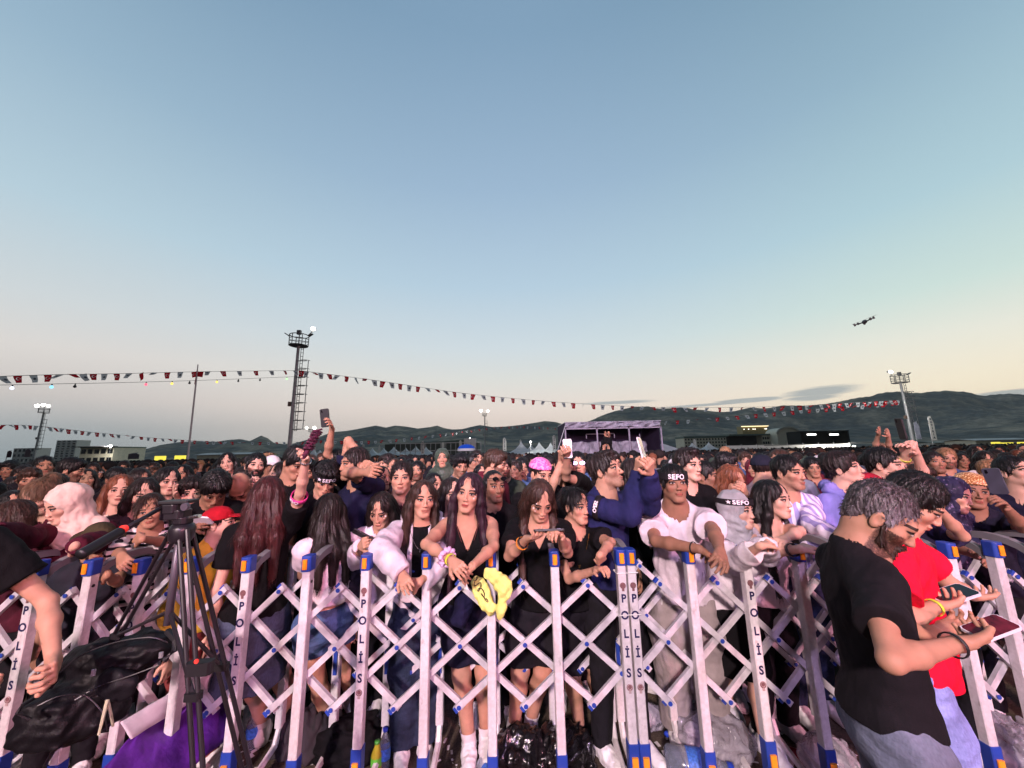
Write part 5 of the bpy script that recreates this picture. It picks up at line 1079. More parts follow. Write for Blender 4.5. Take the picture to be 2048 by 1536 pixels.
def armband(i, sd, t0, r, w, txt, mat, label, face=(0, -1, 0), vertical=False):
    j = i['J'][sd]; a, b = (j['S'], j['E']); ob = ring_on(a, b, t0, r, w, mat, 'armband', label, 'armband'); c = a+(b-a)*t0; d = nrm(b-a); f = nrm(np.array(face)-d*(np.array(face)@d)); s_ = np.cross(d, f)
    V, F = text_geo(txt, w*.85, .001); m = MB(); m.add([f*math.cos(v[0]/r)*(r+.0045)+s_*math.sin(v[0]/r)*(r+.0045)+d*v[1]*(-1) if not vertical else f*math.cos(v[1]/r)*(r+.0045)+s_*math.sin(v[1]/r)*(r+.0045)+d*v[0] for v in V], F); m.build('lettering', WHITEINK, ob)
def necklace(i, label, col, z=-.13, w=.06, pend=True, n=15, r=.0016):
    m = MB(); B = i['B']; pts = [B(w*1.05*math.sin(t)*1.0, -.098-.02*math.cos(t)*-1*0-.012*(1-abs(math.sin(t))), -.02+z*math.cos(t)**2*(1) if abs(t) < 9 else 0) for t in [math.pi*(k_/(n-1)-.5) for k_ in range(n)]]
    c = B(0, -.1, z*.5); m.tube([p-c for p in pts], r, 5); 
    if pend: m.lathe(pts[n//2]-c+np.array([0, -.004, -.008]), [(0, -.008), (.006, 0), (0, .008)], 8)
    o = m.build('necklace', col); o.location = tuple(c); tag(o, label, 'necklace')
SILV = plain('silver', srgb(210, 205, 210), .25, 1.0, var=.05); GOLD = plain('gold', srgb(220, 180, 110), .25, 1.0, var=.05)
def sunglasses(i, label, z=.075, y=-.085):
    c = i['T'](0, y, z); m = MB(); r = empty('sunglasses', tuple(c)); tag(r, label, 'sunglasses')
    for q in (-1, 1):
        pr = [(q*.033+.024*math.cos(t), y-.012+.004*math.sin(t)*0, z+.019*math.sin(t)*(1 if math.sin(t) < 0 else .75)) for t in [2*math.pi*k_/12 for k_ in range(12)]]; m = MB(); f = [np.array(p)-c for p in on_head(i, pr)]; bk = [np.array(p)-c for p in on_head(i, [(a, b+.005, d) for a, b, d in pr])]; n = 12
        m.add(f+bk, [(k_, (k_+1) % n, n+(k_+1) % n, n+k_) for k_ in range(n)]+[tuple(range(n)), tuple(range(2*n-1, n-1, -1))]); m.build('lens', PHG, r)
        m = MB(); m.tube([np.array(p)-c for p in on_head(i, [(q*.056, y-.01, z+.004), (q*.088, y+.04, z-.0), (q*.09, y+.10, z-.02)])], .0025, 6); m.build('temple', BLK, r)
    m = MB(); m.tube([np.array(p)-c for p in on_head(i, [(-.012, y-.012, z+.004), (.012, y-.012, z+.004)])], .0022, 6); m.build('bridge', BLK, r)
# ------------------------------------------------------------------ the front rows, one by one
BK = srgb(12, 11, 14); WT_ = srgb(222, 212, 216)
def tee(c=BK, **k): return dict(t='tee', c=c, **k)
JB = dict(t='jeans', c=srgb(48, 58, 84)); JK = dict(t='trousers', c=srgb(26, 25, 30))
W = {}
def who(key, label, px, py, y, **k):
    az_ = math.atan2(P(px, py, y)[0], y); k['yaw'] = k.get('yaw', 0)-az_; k['byaw'] = k.get('byaw', 0)-az_*.9
    r, i = person(label, P(px, py, y), **k); i['root'] = r; W[key] = i; return i
D = R
who('edge_girl', 'brown-haired girl cut by the left edge, turned away to the left in dark maroon', 14, 1040, 2.35, fem=True, yaw=-1.7, byaw=-.9, pitch=.1, hair='long', hlen=.22, hcol='brown', skin='mid', top=dict(t='long', c=srgb(70, 26, 40)), bottom=JK, lean=.2)
who('profile_woman', 'woman with pulled back light brown hair in left profile beside the pink headscarf', 84, 992, 2.62, fem=True, yaw=-1.0, byaw=-.5, pitch=.55, hair='bun', hcol='light', skin='fair', top=tee(srgb(74, 26, 40)), bottom=JK, lean=.15)
who('pink_hijab', 'woman in a pale pink headscarf and maroon top leaning left over the barrier', 132, 1008, 2.42, fem=True, yaw=-1.15, byaw=-.75, pitch=.35, hair='hijab', hcol=srgb(222, 194, 184), hmat=CLOTH, skin='fair', top=dict(t='long', c=srgb(72, 20, 38)), bottom=dict(t='skirt', c=srgb(60, 20, 36)), lean=.28,
    arms={'r': dict(e=(60, 1075), w=(-10, 1060)), 'l': dict(e=(195, 1085), w=(150, 1092), d=(128, 1092), curl=.9)})
who('bucket_child', 'child under an olive bucket hat peering over the barrier', 196, 1084, 2.38, s=.88, fem=True, yaw=.1, pitch=.35, hair='bucket', hcol=srgb(66, 58, 42), skin='mid', top=tee(srgb(40, 40, 50)), bottom=JK, arms={'l': dict(e=(235, 1165), w=(215, 1150), d=(190, 1150), curl=.8)})
i = who('ginger_girl', 'pale girl with long ginger hair and cream top facing the camera', 239, 980, 2.98, fem=True, yaw=.02, hair='long', hfront=(.26, .26), hlen=.3, hcol='ginger', skin='fair', lip=.75, top=dict(t='long', c=srgb(214, 196, 184)), bottom=JK)
who('bangs_girl', 'girl with dark bangs half hidden behind the striped girl', 287, 988, 2.85, fem=True, yaw=.15, pitch=.2, hair='long', hlen=.2, hcol='dark', hvol=1.1, skin='fair', top=tee(srgb(60, 50, 56)), bottom=JK)
who('striped_girl', 'girl in a black and white striped long sleeve resting her arms on the barrier', 301, 1022, 2.55, s=.95, fem=True, yaw=-.1, roll=-.15, hair='bun', hcol='brown', skin='mid', top=dict(t='long', c=WT_, mat=STRIPE_BW, sleeve=1.25), bottom=JK, lean=.3,
    arms={'l': dict(e=(335, 1085), w=(285, 1078), d=(255, 1070), curl=.9), 'r': dict(e=(236, 1105), w=(243, 1110), d=(258, 1140), curl=.35)})
who('mouth_woman', 'dark long-haired woman with her hand before her mouth', 334, 962, 3.25, fem=True, yaw=.35, pitch=.1, hair='long', hfront=(.1, .2), hlen=.3, hcol='black', skin='fair', lip=.8, top=tee(BK), bottom=JK, arms={'l': dict(e=(372, 1012), w=(352, 990), d=(343, 972), curl=.2, spread=1.6)})
who('fringe_boy', 'boy with brown fringe and only eyes showing above the tripod', 381, 985, 3.05, yaw=.1, pitch=.1, hair='fringe', hvol=1.2, hcol='dark', skin='fair', top=tee(srgb(150, 140, 150)), bottom=JK)
i = who('looking_down_boy', 'boy with thick black fringe in a black T-shirt looking down at a phone', 430, 978, 2.72, s=1.02, yaw=.15, pitch=.75, hair='fringe', hvol=1.35, hcol='black', skin='tan', top=tee(BK), bottom=JK, lean=.22, arms={'r': dict(e=(372, 1060), w=(395, 1052), d=(405, 1040), curl=.9), 'l': dict(e=(470, 1070), w=(420, 1052), d=(402, 1045), curl=.9)})
phone(P(398, 1040, 2.30), (.1, .8, 1), (-1, .1, .1), 'pale phone held low by the boy with the black fringe', PHL, PHW)
who('red_cap_kid', 'child in a red cap seen in right profile behind the barrier', 441, 1048, 2.42, s=.88, yaw=1.15, byaw=.8, pitch=-.15, hair='cap', hcol=srgb(168, 22, 38), skin='fair', top=dict(t='long', c=srgb(214, 168, 60)), bottom=dict(t='trousers', c=srgb(130, 60, 60)), beard=0)
who('bald_man', 'bald head bowed forward between the fringe boy and the red-haired girl', 478, 975, 2.95, yaw=-.2, pitch=1.05, hair='none', hcol=None, skin='mid', top=tee(srgb(40, 34, 40)), bottom=JK)
i = who('back_girl', 'girl seen from behind with long dark red hair and one arm raised', 537, 990, 2.42, fem=True, byaw=math.pi-.1, yaw=math.pi-.15, pitch=.1, hair='long', hlen=.34, hcol='red', skin='fair', top=tee(BK, hem=.06), bottom=dict(t='skirt', c=srgb(70, 78, 98), mat=DENIM), socks=(.05, WT_), lean=.04,
    arms={'r': dict(shoulder=(0, 0, .05), e=(601, 985), w=(612, 918), d=(611, 895), curl=1.5, n=(-.2, -1, 0), side=-1)}, legs={'l': dict(p=(525, 1462)), 'r': dict(p=(575, 1440))})
armband(i, 'r', .86, .043, .034, 'SEFO', plain('pink_band', srgb(214, 60, 140), .6), 'pink armband with white letters on the raised arm of the red-haired girl')
ring_on(i['J']['r']['E'], i['J']['r']['W'], .93, .0265, .010, SILV, 'bracelet', 'thin silver bracelet on the raised wrist of the red-haired girl', 'bracelet')
m_ = MB(); c = i['J']['r']['grip']; d_ = nrm(P(632, 868, c[1])-c)
m_.tube([d_*(.02+.0021*k_)+np.array([math.cos(k_*1.1)*.024, math.sin(k_*1.1)*.024, math.sin(k_*1.9)*.004]) for k_ in range(58)], .0055, 6); m_.tube([d_*-.03, d_*.12], .014, 8)
o = m_.build('clapper', plain('spiral_clapper', srgb(84, 34, 58), .45, var=.8, sc=60)); o.location = tuple(c); tag(o, 'coiled dark pink clapper held up in a fist', 'clapper')
who('painted_man', 'bearded man with a red painted mark on his cheek behind the red-haired girl', 511, 932, 3.5, s=1.04, yaw=.15, roll=.1, pitch=-.1, hair='short', hcol='black', skin='fair', beard=.9, top=tee(srgb(40, 30, 36)), bottom=JK, arms={'r': dict(e=(480, 985), w=(500, 968), d=(512, 955), curl=.8)})
who('updo_woman', 'woman with a curly dark updo in left profile', 562, 952, 3.05, fem=True, yaw=-1.15, byaw=-.4, hair='bun', hcol='dark', hvol=1.1, skin='fair', top=tee(BK), bottom=JK)
who('white_paper_woman', 'woman with black hair holding a folded white fan in the far left crowd', 455, 925, 4.4, fem=True, yaw=-.2, roll=-.2, hair='long', hlen=.2, hcol='black', skin='fair', top=tee(BK), bottom=JK)
who('glasses_man', 'tall man with black hair looking down beside the raised fist', 592, 925, 2.95, s=1.05, yaw=.55, pitch=.45, hair='short', hvol=1.4, hcol='black', skin='mid', top=tee(BK), bottom=JK)
i = who('headband_boy', 'boy in black with a lettered black headband looking down', 652, 957, 2.82, yaw=.1, pitch=.55, roll=.08, hair='fringe', hvol=1.3, hcol='black', skin='light', top=tee(BK), bottom=JK)
headband(i, 'black headband with white star and letters on the boy looking down', z0=.058, rx=.106, ry=.124, hgt=.038, turn=.1, tilt=-.10)
i = who('phone_raiser', 'dark-haired person behind the headband boy stretching a phone up high', 676, 925, 3.35, yaw=.5, hair='short', hcol='black', skin='mid', top=tee(BK), bottom=JK, arms={'l': dict(shoulder=(-.03, 0, .12), e=(655, 908), w=(664, 858), d=(660, 832), curl=.45, n=(-.6, -.8, 0), side=-1, thumb=.2)})
phone(P(650, 836, i['J']['l']['W'][1]-.02), (0, 1, .1), (-.12, 0, 1), 'black phone held up against the sky at left', PHG, BLK, 1.05)
who('nape_man', 'man in a navy T-shirt in left profile with hands folded behind his head', 708, 928, 2.85, s=1.05, yaw=-1.2, byaw=-.8, hair='short', hcol='dark', skin='mid', top=tee(srgb(26, 26, 52)), bottom=JK,
    arms={'l': dict(shoulder=(0, 0, .06), e=(694, 945), w=(735, 945), d=(752, 940), curl=.7, ef=False), 'r': dict(shoulder=(0, 0, .10), e=(697, 880), w=(725, 925), d=(745, 935), ef=True)})
i = who('wavy_back_girl', 'girl seen from behind with wavy dark hair and a short white top', 655, 1022, 2.48, s=.95, fem=True, byaw=math.pi+.35, yaw=math.pi+.5, hair='long', hlen=.30, hcol='dark', skin='light', top=dict(t='crop', c=srgb(226, 205, 216), hem=-.10, sleeve=.5), bottom=dict(t='hotpants', c=srgb(76, 96, 136), w=1.15), socks=(.05, WT_), legs={'l': dict(p=(655, 1455)), 'r': dict(p=(700, 1400))}, lean=.03,
    arms={'l': dict(e=(604, 1150), w=(622, 1112), d=(594, 1092), ef=True, curl=.6, n=(0, .1, -1))})
i = who('gem_girl', 'girl with face gems looking down at her phone, white top', 762, 1020, 2.68, fem=True, yaw=-.35, pitch=.42, hair='long', hlen=.25, hcol='dark', skin='light', glitter=1, top=dict(t='long', c=srgb(216, 200, 212)), bottom=JK, lean=.2,
    arms={'r': dict(e=(712, 1120), w=(722, 1092), d=(735, 1078), curl=1.0), 'l': dict(e=(795, 1130), w=(752, 1095), d=(735, 1080), curl=1.0)})
phone(P(729, 1072, 2.30), (.3, .6, .8), (-.7, 0, .8), 'dark phone in the hands of the girl with face gems')
who('square_hair_man', 'young man with square cropped dark hair and maroon T-shirt facing the camera', 803, 955, 2.95, s=1.08, yaw=-.1, hair='short', hvol=.8, hcol='dark', skin='light', top=tee(srgb(66, 26, 36)), bottom=JK)
i = who('hoodie_girl', 'girl with long brown hair in an open white hoodie leaning over the barrier', 846, 998, 2.42, s=.98, fem=True, yaw=.2, roll=.07, hair='long', hfront=(.26, .28), hlen=.35, hcol='brown', skin='light', top=dict(t='hoodie', c=srgb(205, 192, 203), open=True, under=BK, loose=1.2), bottom=dict(t='jeans', c=srgb(40, 48, 68), w=1.35), lean=.3,
    arms={'r': dict(e=(762, 1098), w=(806, 1150), d=(818, 1185), curl=.35, n=(0, .8, -.4)), 'l': dict(e=(890, 1120), w=(838, 1165), d=(795, 1172), curl=.5)}, legs={'r': dict(p=(805, 1492)), 'l': dict(p=(850, 1480))})
necklace(i, 'layered silver necklace on the girl in the white hoodie', SILV)
who('hidden_girl', 'dark-haired girl in white half hidden behind the girl in the black halter top', 904, 988, 2.8, fem=True, yaw=.35, hair='long', hfront=(0, .3), hlen=.3, hcol='dark', skin='fair', top=dict(t='long', c=srgb(210, 196, 206)), bottom=JK)
i = who('halter_girl', 'girl with very long plum hair in a black halter top at the centre', 938, 985, 2.3, fem=True, yaw=-.18, roll=.16, hair='long', hfront=(.05, .42), hlen=.4, hcol='plum', skin='light', lip=.8, top=dict(t='tank', c=BK, halter=True), bottom=dict(t='shorts', c=srgb(28, 28, 46), w=1.1), lean=.24, glitter=1,
    arms={'r': dict(e=(852, 1088), w=(905, 1122), d=(935, 1152), curl=.55, n=(.2, .8, -.6)), 'l': dict(e=(988, 1092), w=(945, 1132), d=(915, 1160), curl=.5, n=(-.2, .6, -.8))}, legs={'r': dict(p=(938, 1490)), 'l': dict(p=(972, 1478))}, socks=(.06, WT_))
necklace(i, 'thin dark beaded necklace on the girl in the halter top', plain('dark_beads', srgb(110, 60, 60), .4), z=-.15, pend=False)
j = i['J']['r']; m_ = MB(); c = j['E']+(j['W']-j['E'])*.80; d_ = nrm(j['W']-j['E']); e1 = nrm(np.cross(d_, [0, 0, 1])); e2 = np.cross(e1, d_)
m_.tube([e1*(.036+.006*math.sin(t*11))*math.cos(t)+e2*(.036+.006*math.sin(t*11))*math.sin(t)+d_*.006*math.cos(t*8) for t in [2*math.pi*k_/60 for k_ in range(61)]], .011, 7); o = m_.build('scrunchie', plain('lilac_satin', srgb(214, 176, 214), .4, var=.2, sc=60), smooth=True); o.location = tuple(c); tag(o, 'lilac satin scrunchie on the wrist of the girl in the halter top', 'scrunchie')
ring_on(j['E'], j['W'], .93, .0265, .014, plain('yellow_green_band', srgb(190, 200, 60), .6), 'wristband', 'yellow green festival wristband beside the lilac scrunchie', 'wristband')
i = who('shades_man', 'cropped-haired man in black with sunglasses pushed up on his head', 988, 972, 2.88, s=1.04, yaw=.4, hair='buzz', hcol='black', skin='tan', beard=.4, top=tee(BK), bottom=JK)
sunglasses(i, 'black sunglasses pushed up on the forehead of the cropped-haired man', z=.062, y=-.100)
i = who('texting_girl', 'girl with long brown hair bent over her phone in a black wrap top', 1080, 1000, 2.3, fem=True, yaw=.25, pitch=.55, hair='long', hfront=(.1, .36), hlen=.38, hcol='brown', skin='light', glitter=-1, top=dict(t='tee', c=BK, v=.16, neck=.08), bottom=dict(t='shorts', c=srgb(30, 28, 34), w=1.3), lean=.16, socks=(.05, WT_),
    arms={'r': dict(e=(1018, 1112), w=(1053, 1078), d=(1095, 1070), curl=.4, n=(0, .1, 1), side=-1), 'l': dict(e=(1135, 1105), w=(1118, 1070), d=(1092, 1055), curl=.9, n=(0, .2, -1))}, legs={'r': dict(p=(1028, 1462)), 'l': dict(p=(1062, 1450))})
phone(P(1098, 1062, i['J']['r']['grip'][1]), (0, .35, 1), (1, 0, .12), 'phone lying in the palm of the girl in the black wrap top')
ring_on(i['J']['r']['E'], i['J']['r']['W'], .86, .0285, .012, BLK, 'wristband', 'black wristband on the forearm of the texting girl', 'wristband'); ring_on(i['J']['r']['E'], i['J']['r']['W'], .76, .030, .010, plain('orange_band', srgb(230, 140, 50), .6), 'wristband', 'orange wristband on the forearm of the texting girl', 'wristband')
i = who('chain_girl', 'girl in a black T-shirt with gold chain looking to the right', 1153, 1012, 2.42, s=.94, fem=True, yaw=.75, byaw=.3, pitch=.02, hair='bun', hcol='black', skin='light', top=dict(t='tee', c=BK, neck=.075, loose=1.4), bottom=dict(t='long_shorts', c=srgb(24, 22, 28), w=1.2), shoes=BK, lean=.18,
    arms={'l': dict(e=(1222, 1085), w=(1200, 1110), d=(1208, 1138), curl=.6), 'r': dict(e=(1138, 1158), w=(1192, 1140), d=(1225, 1132), curl=.6, n=(0, .2, -1))}, legs={'r': dict(p=(1160, 1462)), 'l': dict(p=(1200, 1440))})
necklace(i, 'gold bead chain on the girl looking right', GOLD, z=-.20, w=.066)
i = who('navy_filmer', 'young man in a navy long sleeve filming upwards with raised arms', 1212, 942, 2.5, s=1.06, yaw=1.15, byaw=.65, pitch=-.28, hair='quiff', hvol=1.2, hcol='dark', skin='light', beard=.3, top=dict(t='long', c=srgb(34, 36, 78)), bottom=JK,
    arms={'r': dict(shoulder=(0, 0, .03), e=(1262, 1032), w=(1276, 938), d=(1284, 905), curl=.8, n=(.8, .4, 0)), 'l': dict(shoulder=(0, 0, .03), e=(1300, 1010), w=(1300, 945), d=(1298, 912), curl=.8)})
armband(i, 'r', .35, .072, .036, 'SEFO', BANDB, 'black lettered armband on the navy sleeve of the filming man', face=(-.4, -1, .2), vertical=False)
phone(i['J']['r']['grip']+np.array([.01, -.02, .065]), (.8, -.5, .2), (.1, 0, 1), 'phone held upright in both hands of the man in navy', PHR, PHW)
who('pink_scrunchie_woman', 'dark-haired woman with a pink hair tie behind the filming man', 1268, 945, 3.2, fem=True, byaw=1.6, yaw=2.2, hair='bob', hcol='dark', skin='mid', top=dict(t='long', c=BK), bottom=JK)
i = who('white_tee_boy', 'boy in a white T-shirt and lettered headband resting his wrists on the barrier', 1348, 968, 2.42, s=1.05, yaw=.28, pitch=-.15, hair='short', hvol=1.2, hcol='black', skin='tan', top=dict(t='tee', c=srgb(208, 196, 206), loose=2.0, hem=.04, sleeve=.72, neck=.075), bottom=dict(t='trousers', c=srgb(150, 140, 140), w=1.5), lean=.22,
    arms={'r': dict(e=(1312, 1082), w=(1398, 1098), d=(1432, 1115), curl=.5, n=(0, .3, -1)), 'l': dict(e=(1428, 1062), w=(1440, 1102), d=(1440, 1138), curl=.35, n=(-.2, .8, -.4))})
headband(i, 'black headband with bold white letters on the boy in the white T-shirt', z0=.058, rx=.093, ry=.109, hgt=.042, turn=-.05, star=False, tilt=-.25)
ring_on(i['J']['r']['E'], i['J']['r']['W'], .88, .0285, .006, BLK, 'bracelet', 'thin black cord bracelet on the boy in the white T-shirt', 'bracelet')
who('collar_man', 'dark-haired man in a dark collared shirt behind the boy in the white T-shirt', 1376, 930, 2.85, s=1.05, yaw=.85, byaw=.4, hair='quiff', hvol=1.15, hcol='dark', skin='fair', top=tee(BK), bottom=JK)
who('tan_profile_man', 'tan man in black in right profile beside the ginger-haired woman', 1412, 952, 3.0, yaw=1.35, byaw=.8, hair='short', hcol='black', skin='tan', beard=.3, top=tee(BK), bottom=JK)
who('ginger_woman', 'ginger-haired woman touching her nose behind the silver headscarf', 1464, 962, 2.9, fem=True, yaw=.9, byaw=.3, pitch=.35, hair='long', hlen=.35, hfront=(.2, .3), hcol='ginger', skin='light', top=tee(srgb(50, 34, 36)), bottom=JK, arms={'l': dict(e=(1500, 1015), w=(1490, 985), d=(1482, 962), curl=.7)})
i = who('silver_hijab', 'girl in a shiny grey headscarf with a lettered headband in right profile', 1474, 1020, 2.36, s=.95, fem=True, yaw=1.1, byaw=.6, pitch=-.02, hair='hijab', hcol=srgb(150, 150, 154), skin='fair', top=dict(t='long', c=srgb(206, 198, 206), mat=SHINY), bottom=dict(t='skirt', c=BK), lean=.26,
    arms={'l': dict(e=(1535, 1110), w=(1535, 1090), d=(1560, 1082), curl=.9), 'r': dict(e=(1478, 1120), w=(1520, 1092), d=(1548, 1078), curl=.7, n=(.2, 0, -1))})
headband(i, 'black headband with star and letters tied over the grey headscarf', z0=.062, rx=.103, ry=.122, hgt=.036, turn=-.75, tilt=-.05, yoff=.018)
i = who('black_hair_girl', 'girl with long straight black hair and white camisole leaning on the rail', 1546, 998, 2.42, fem=True, yaw=1.15, byaw=.75, hair='long', hfront=(.36, .40), hlen=.4, hcol='black', skin='fair', top=dict(t='tank', c=srgb(226, 206, 216), strap=.03), bottom=JK, lean=.24,
    arms={'r': dict(e=(1528, 1108), w=(1600, 1098), d=(1640, 1085), curl=.4, n=(0, .2, -1)), 'l': dict(e=(1600, 1062), w=(1570, 1078), d=(1545, 1085), curl=.8, n=(0, .2, -1))})
ring_on(i['J']['r']['E'], i['J']['r']['W'], .8, .030, .018, BLK, 'wristwatch', 'black smart band on the wrist of the girl with straight black hair', 'watch')
who('lilac_striped_man', 'man in a lilac striped shirt in right profile behind the black-haired girl', 1578, 945, 2.72, s=1.06, yaw=.95, byaw=.5, hair='short', hvol=.9, hcol='black', skin='light', beard=.3, top=dict(t='long', c=WT_, mat=STRIPE_LILAC), bottom=JB, lean=.12, arms={'l': dict(e=(1625, 1050), w=(1690, 1085), d=(1720, 1090)), 'r': dict(e=(1590, 1075), w=(1650, 1100), d=(1680, 1100))})
who('cap_back_man', 'person with a dark backwards cap behind the striped shirt', 1528, 938, 3.3, yaw=2.6, byaw=2.2, hair='cap', hcol=srgb(28, 30, 44), skin='light', top=tee(srgb(180, 150, 160)), bottom=JK)
who('lavender_man', 'dark-haired young man in a lavender sweatshirt looking up right', 1688, 938, 2.75, s=1.06, yaw=1.3, byaw=1.0, pitch=-.22, hair='fringe', hvol=1.1, hcol='dark', skin='fair', top=dict(t='hoodie', c=srgb(132, 126, 200)), bottom=JB)
i = who('reaching_man', 'man with a fade haircut reaching up to film over the crowd', 1770, 930, 2.7, s=1.06, yaw=1.35, byaw=1.0, hair='short', hvol=1.0, hcol='black', skin='fair', top=tee(srgb(150, 30, 50)), bottom=JK, arms={'r': dict(shoulder=(0, 0, .10), e=(1785, 965), w=(1812, 912), d=(1808, 872), curl=.55, spread=1.5, n=(-.8, -.3, 0), side=1), 'l': dict(e=(1850, 960), w=(1832, 905), d=(1826, 875), curl=.8)})
phone(P(1802, 858, i['J']['r']['W'][1]), (.9, -.3, .1), (-.25, 0, 1), 'thin dark phone held high at the right', PHR, BLK)
ring_on(i['J']['r']['E'], i['J']['r']['W'], .9, .030, .008, plain('yellow_green_band', srgb(190, 200, 60)), 'wristband', 'pale wristband on the arm stretched up at the right', 'wristband')
who('leaf_scarf_woman', 'woman wrapped in a grey patterned scarf between two men looking right', 1728, 962, 3.05, fem=True, yaw=1.5, byaw=1.0, hair='hijab', hcol=WT_, hmat=PAT_GREY, skin='fair', top=dict(t='long', c=srgb(90, 86, 100)), bottom=JK)
who('smiling_curly_woman', 'smiling woman with loose curls behind the red T-shirt man', 1846, 962, 3.2, fem=True, yaw=.9, pitch=-.1, hair='curly', hcol='brown', hvol=1.4, skin='fair', top=tee(srgb(70, 50, 56)), bottom=JK)
who('navy_flower_hijab', 'woman in a navy flowered headscarf looking down right', 1905, 990, 2.6, s=.98, fem=True, yaw=1.15, byaw=.7, pitch=.2, roll=.15, hair='hijab', hcol=BK, hmat=PAT_NAVY, skin='fair', top=dict(t='long', c=srgb(34, 32, 56), mat=PAT_NAVY), bottom=JK, lean=.2)
i = who('sequin_cap_boy', 'boy in a gold sequin cap and black T-shirt holding up a phone', 1944, 982, 2.62, yaw=.35, roll=.12, hair='sequin_cap', hcol=BK, hmat=PAT_GOLD, skin='tan', top=tee(srgb(26, 24, 40)), bottom=JK, lean=.1, arms={'l': dict(e=(2050, 1058), w=(2008, 1012), d=(1992, 985), curl=.7, n=(-1, 0, 0), side=1, spread=1.4), 'r': dict(e=(1900, 1090), w=(1950, 1110))})
phone(P(1990, 962, i['J']['l']['W'][1]), (.9, .3, .1), (-.25, 0, 1), 'grey phone in the hand of the boy with the sequin cap', PHG, plain('slate_case', srgb(70, 70, 84), .4))
who('right_edge_man', 'man in navy cut by the right edge of the picture', 2034, 945, 2.75, s=1.05, yaw=.8, pitch=-.3, hair='short', hcol='black', skin='fair', top=tee(srgb(30, 28, 50)), bottom=JK)
who('elbow_person', 'person hidden behind the red T-shirt man propping an elbow on the rail', 1838, 992, 2.32, fem=True, yaw=1.1, byaw=.5, pitch=.2, roll=.1, hair='bun', hcol='dark', skin='light', top=tee(srgb(40, 34, 60)), bottom=JK, arms={'l': dict(e=(1925, 1072), w=(1872, 1012), d=(1848, 1008), curl=.9), 'r': dict(e=(1850, 1080), w=(1845, 1020), d=(1842, 1000), curl=.9)})
who('pink_hat_person', 'person in a round pink sequin hat behind the texting girl', 1082, 948, 2.95, yaw=.6, pitch=.2, hair='sequin_cap', hcol=BK, hmat=PAT_PINK, skin='light', top=tee(BK), bottom=JK)
i = who('palms_phone_man', 'man in white-framed sunglasses filming behind the navy sleeve man', 1155, 930, 3.3, yaw=.1, pitch=-.2, hair='short', hcol='black', skin='light', top=tee(BK), bottom=JK)
sunglasses(i, 'reflective sunglasses on the man left of the filming man in navy', z=.002, y=-.098)
i = who('two_hand_filmer', 'man holding a phone straight up before his face in the second row', 1128, 928, 3.1, yaw=.2, hair='short', hcol='black', skin='light', top=tee(BK), bottom=JK, arms={'l': dict(shoulder=(0, 0, .06), e=(1132, 955), w=(1134, 910), d=(1134, 895), curl=.8, n=(0, 1, 0)), 'r': dict(e=(1100, 985), w=(1126, 912), d=(1130, 895), curl=.8)})
phone(P(1135, 897, i['J']['l']['W'][1]), (0, -1, .1), (0, 0, 1), 'phone with a bright preview held above the crowd left of the stage', PHL, BLK, .95)
i = who('stage_reacher', 'person in black with both arms stretched up before the stage canopy', 1214, 916, 6.8, yaw=.2, hair='short', hcol='black', skin='mid', top=dict(t='long', c=BK), bottom=JK, res=.012, fine=.007, arms={'l': dict(shoulder=(0, 0, .12), e=(1216, 893), w=(1218, 872), d=(1218, 864), curl=.2, world=1), 'r': dict(shoulder=(0, 0, .12), e=(1209, 893), w=(1211, 873), d=(1211, 865), curl=.2)})
i = who('waving_woman', 'person raising both open hands at the right', 1767, 905, 4.6, fem=True, yaw=.5, hair='long', hcol='light', skin='light', top=tee(BK), bottom=JK, res=.010, fine=.005, arms={'r': dict(shoulder=(0, 0, .12), e=(1749, 898), w=(1757, 868), d=(1757, 855), curl=.1, spread=2.2, n=(0, 1, .1)), 'l': dict(shoulder=(0, 0, .12), e=(1778, 898), w=(1776, 870), d=(1772, 858), curl=.1, spread=2.2, n=(0, 1, .1))})
# ------------------------------------------------------------------ three men on the near side
i = who('grey_man', 'grey-haired bearded man in a black T-shirt looking down at his phone', 1762, 1034, 1.30, s=.99, yaw=1.62, byaw=1.95, pitch=.62, hair='short', hcol='grey', hmat=GREYHAIR, hvol=.7, ak=.86, skin='mid', beard=.92, beardcol='brown', res=.006, fine=.0035,
    top=dict(t='tee', c=srgb(20, 18, 22), v=.13, neck=.072, hem=-.02, loose=.7, sleeve=.62), bottom=dict(t='jeans', c=srgb(98, 104, 122)), lean=.0, bd=.86,
    arms={'r': dict(shoulder=(0, .05, 0), e=(1782, 1322), w=(1915, 1288), d=(1985, 1272), ef=False, wf=True, df=True, curl=.55, n=(-.1, .5, 1), side=1, thumb=.4), 'l': dict(e=(1870, 1300), w=(1890, 1255), d=(1950, 1245), ep=.05, wp=0, curl=.7, n=(0, -.3, 1))})
gm = i
phone(i['J']['r']['grip']+np.array([.045, .0, .028]), (-.25, -.25, 1), (1, .1, .02), 'white phone with red screen in the hands of the grey-haired man', PHR, PHW, .8)
ring_on(i['J']['r']['E'], i['J']['r']['W'], .93, .0275, .008, BLK, 'bracelet', 'black bead bracelet on the wrist of the grey-haired man', 'bracelet')
V, F = text_geo('H', .02, .0006); c = P(1745, 1490, 1.02)
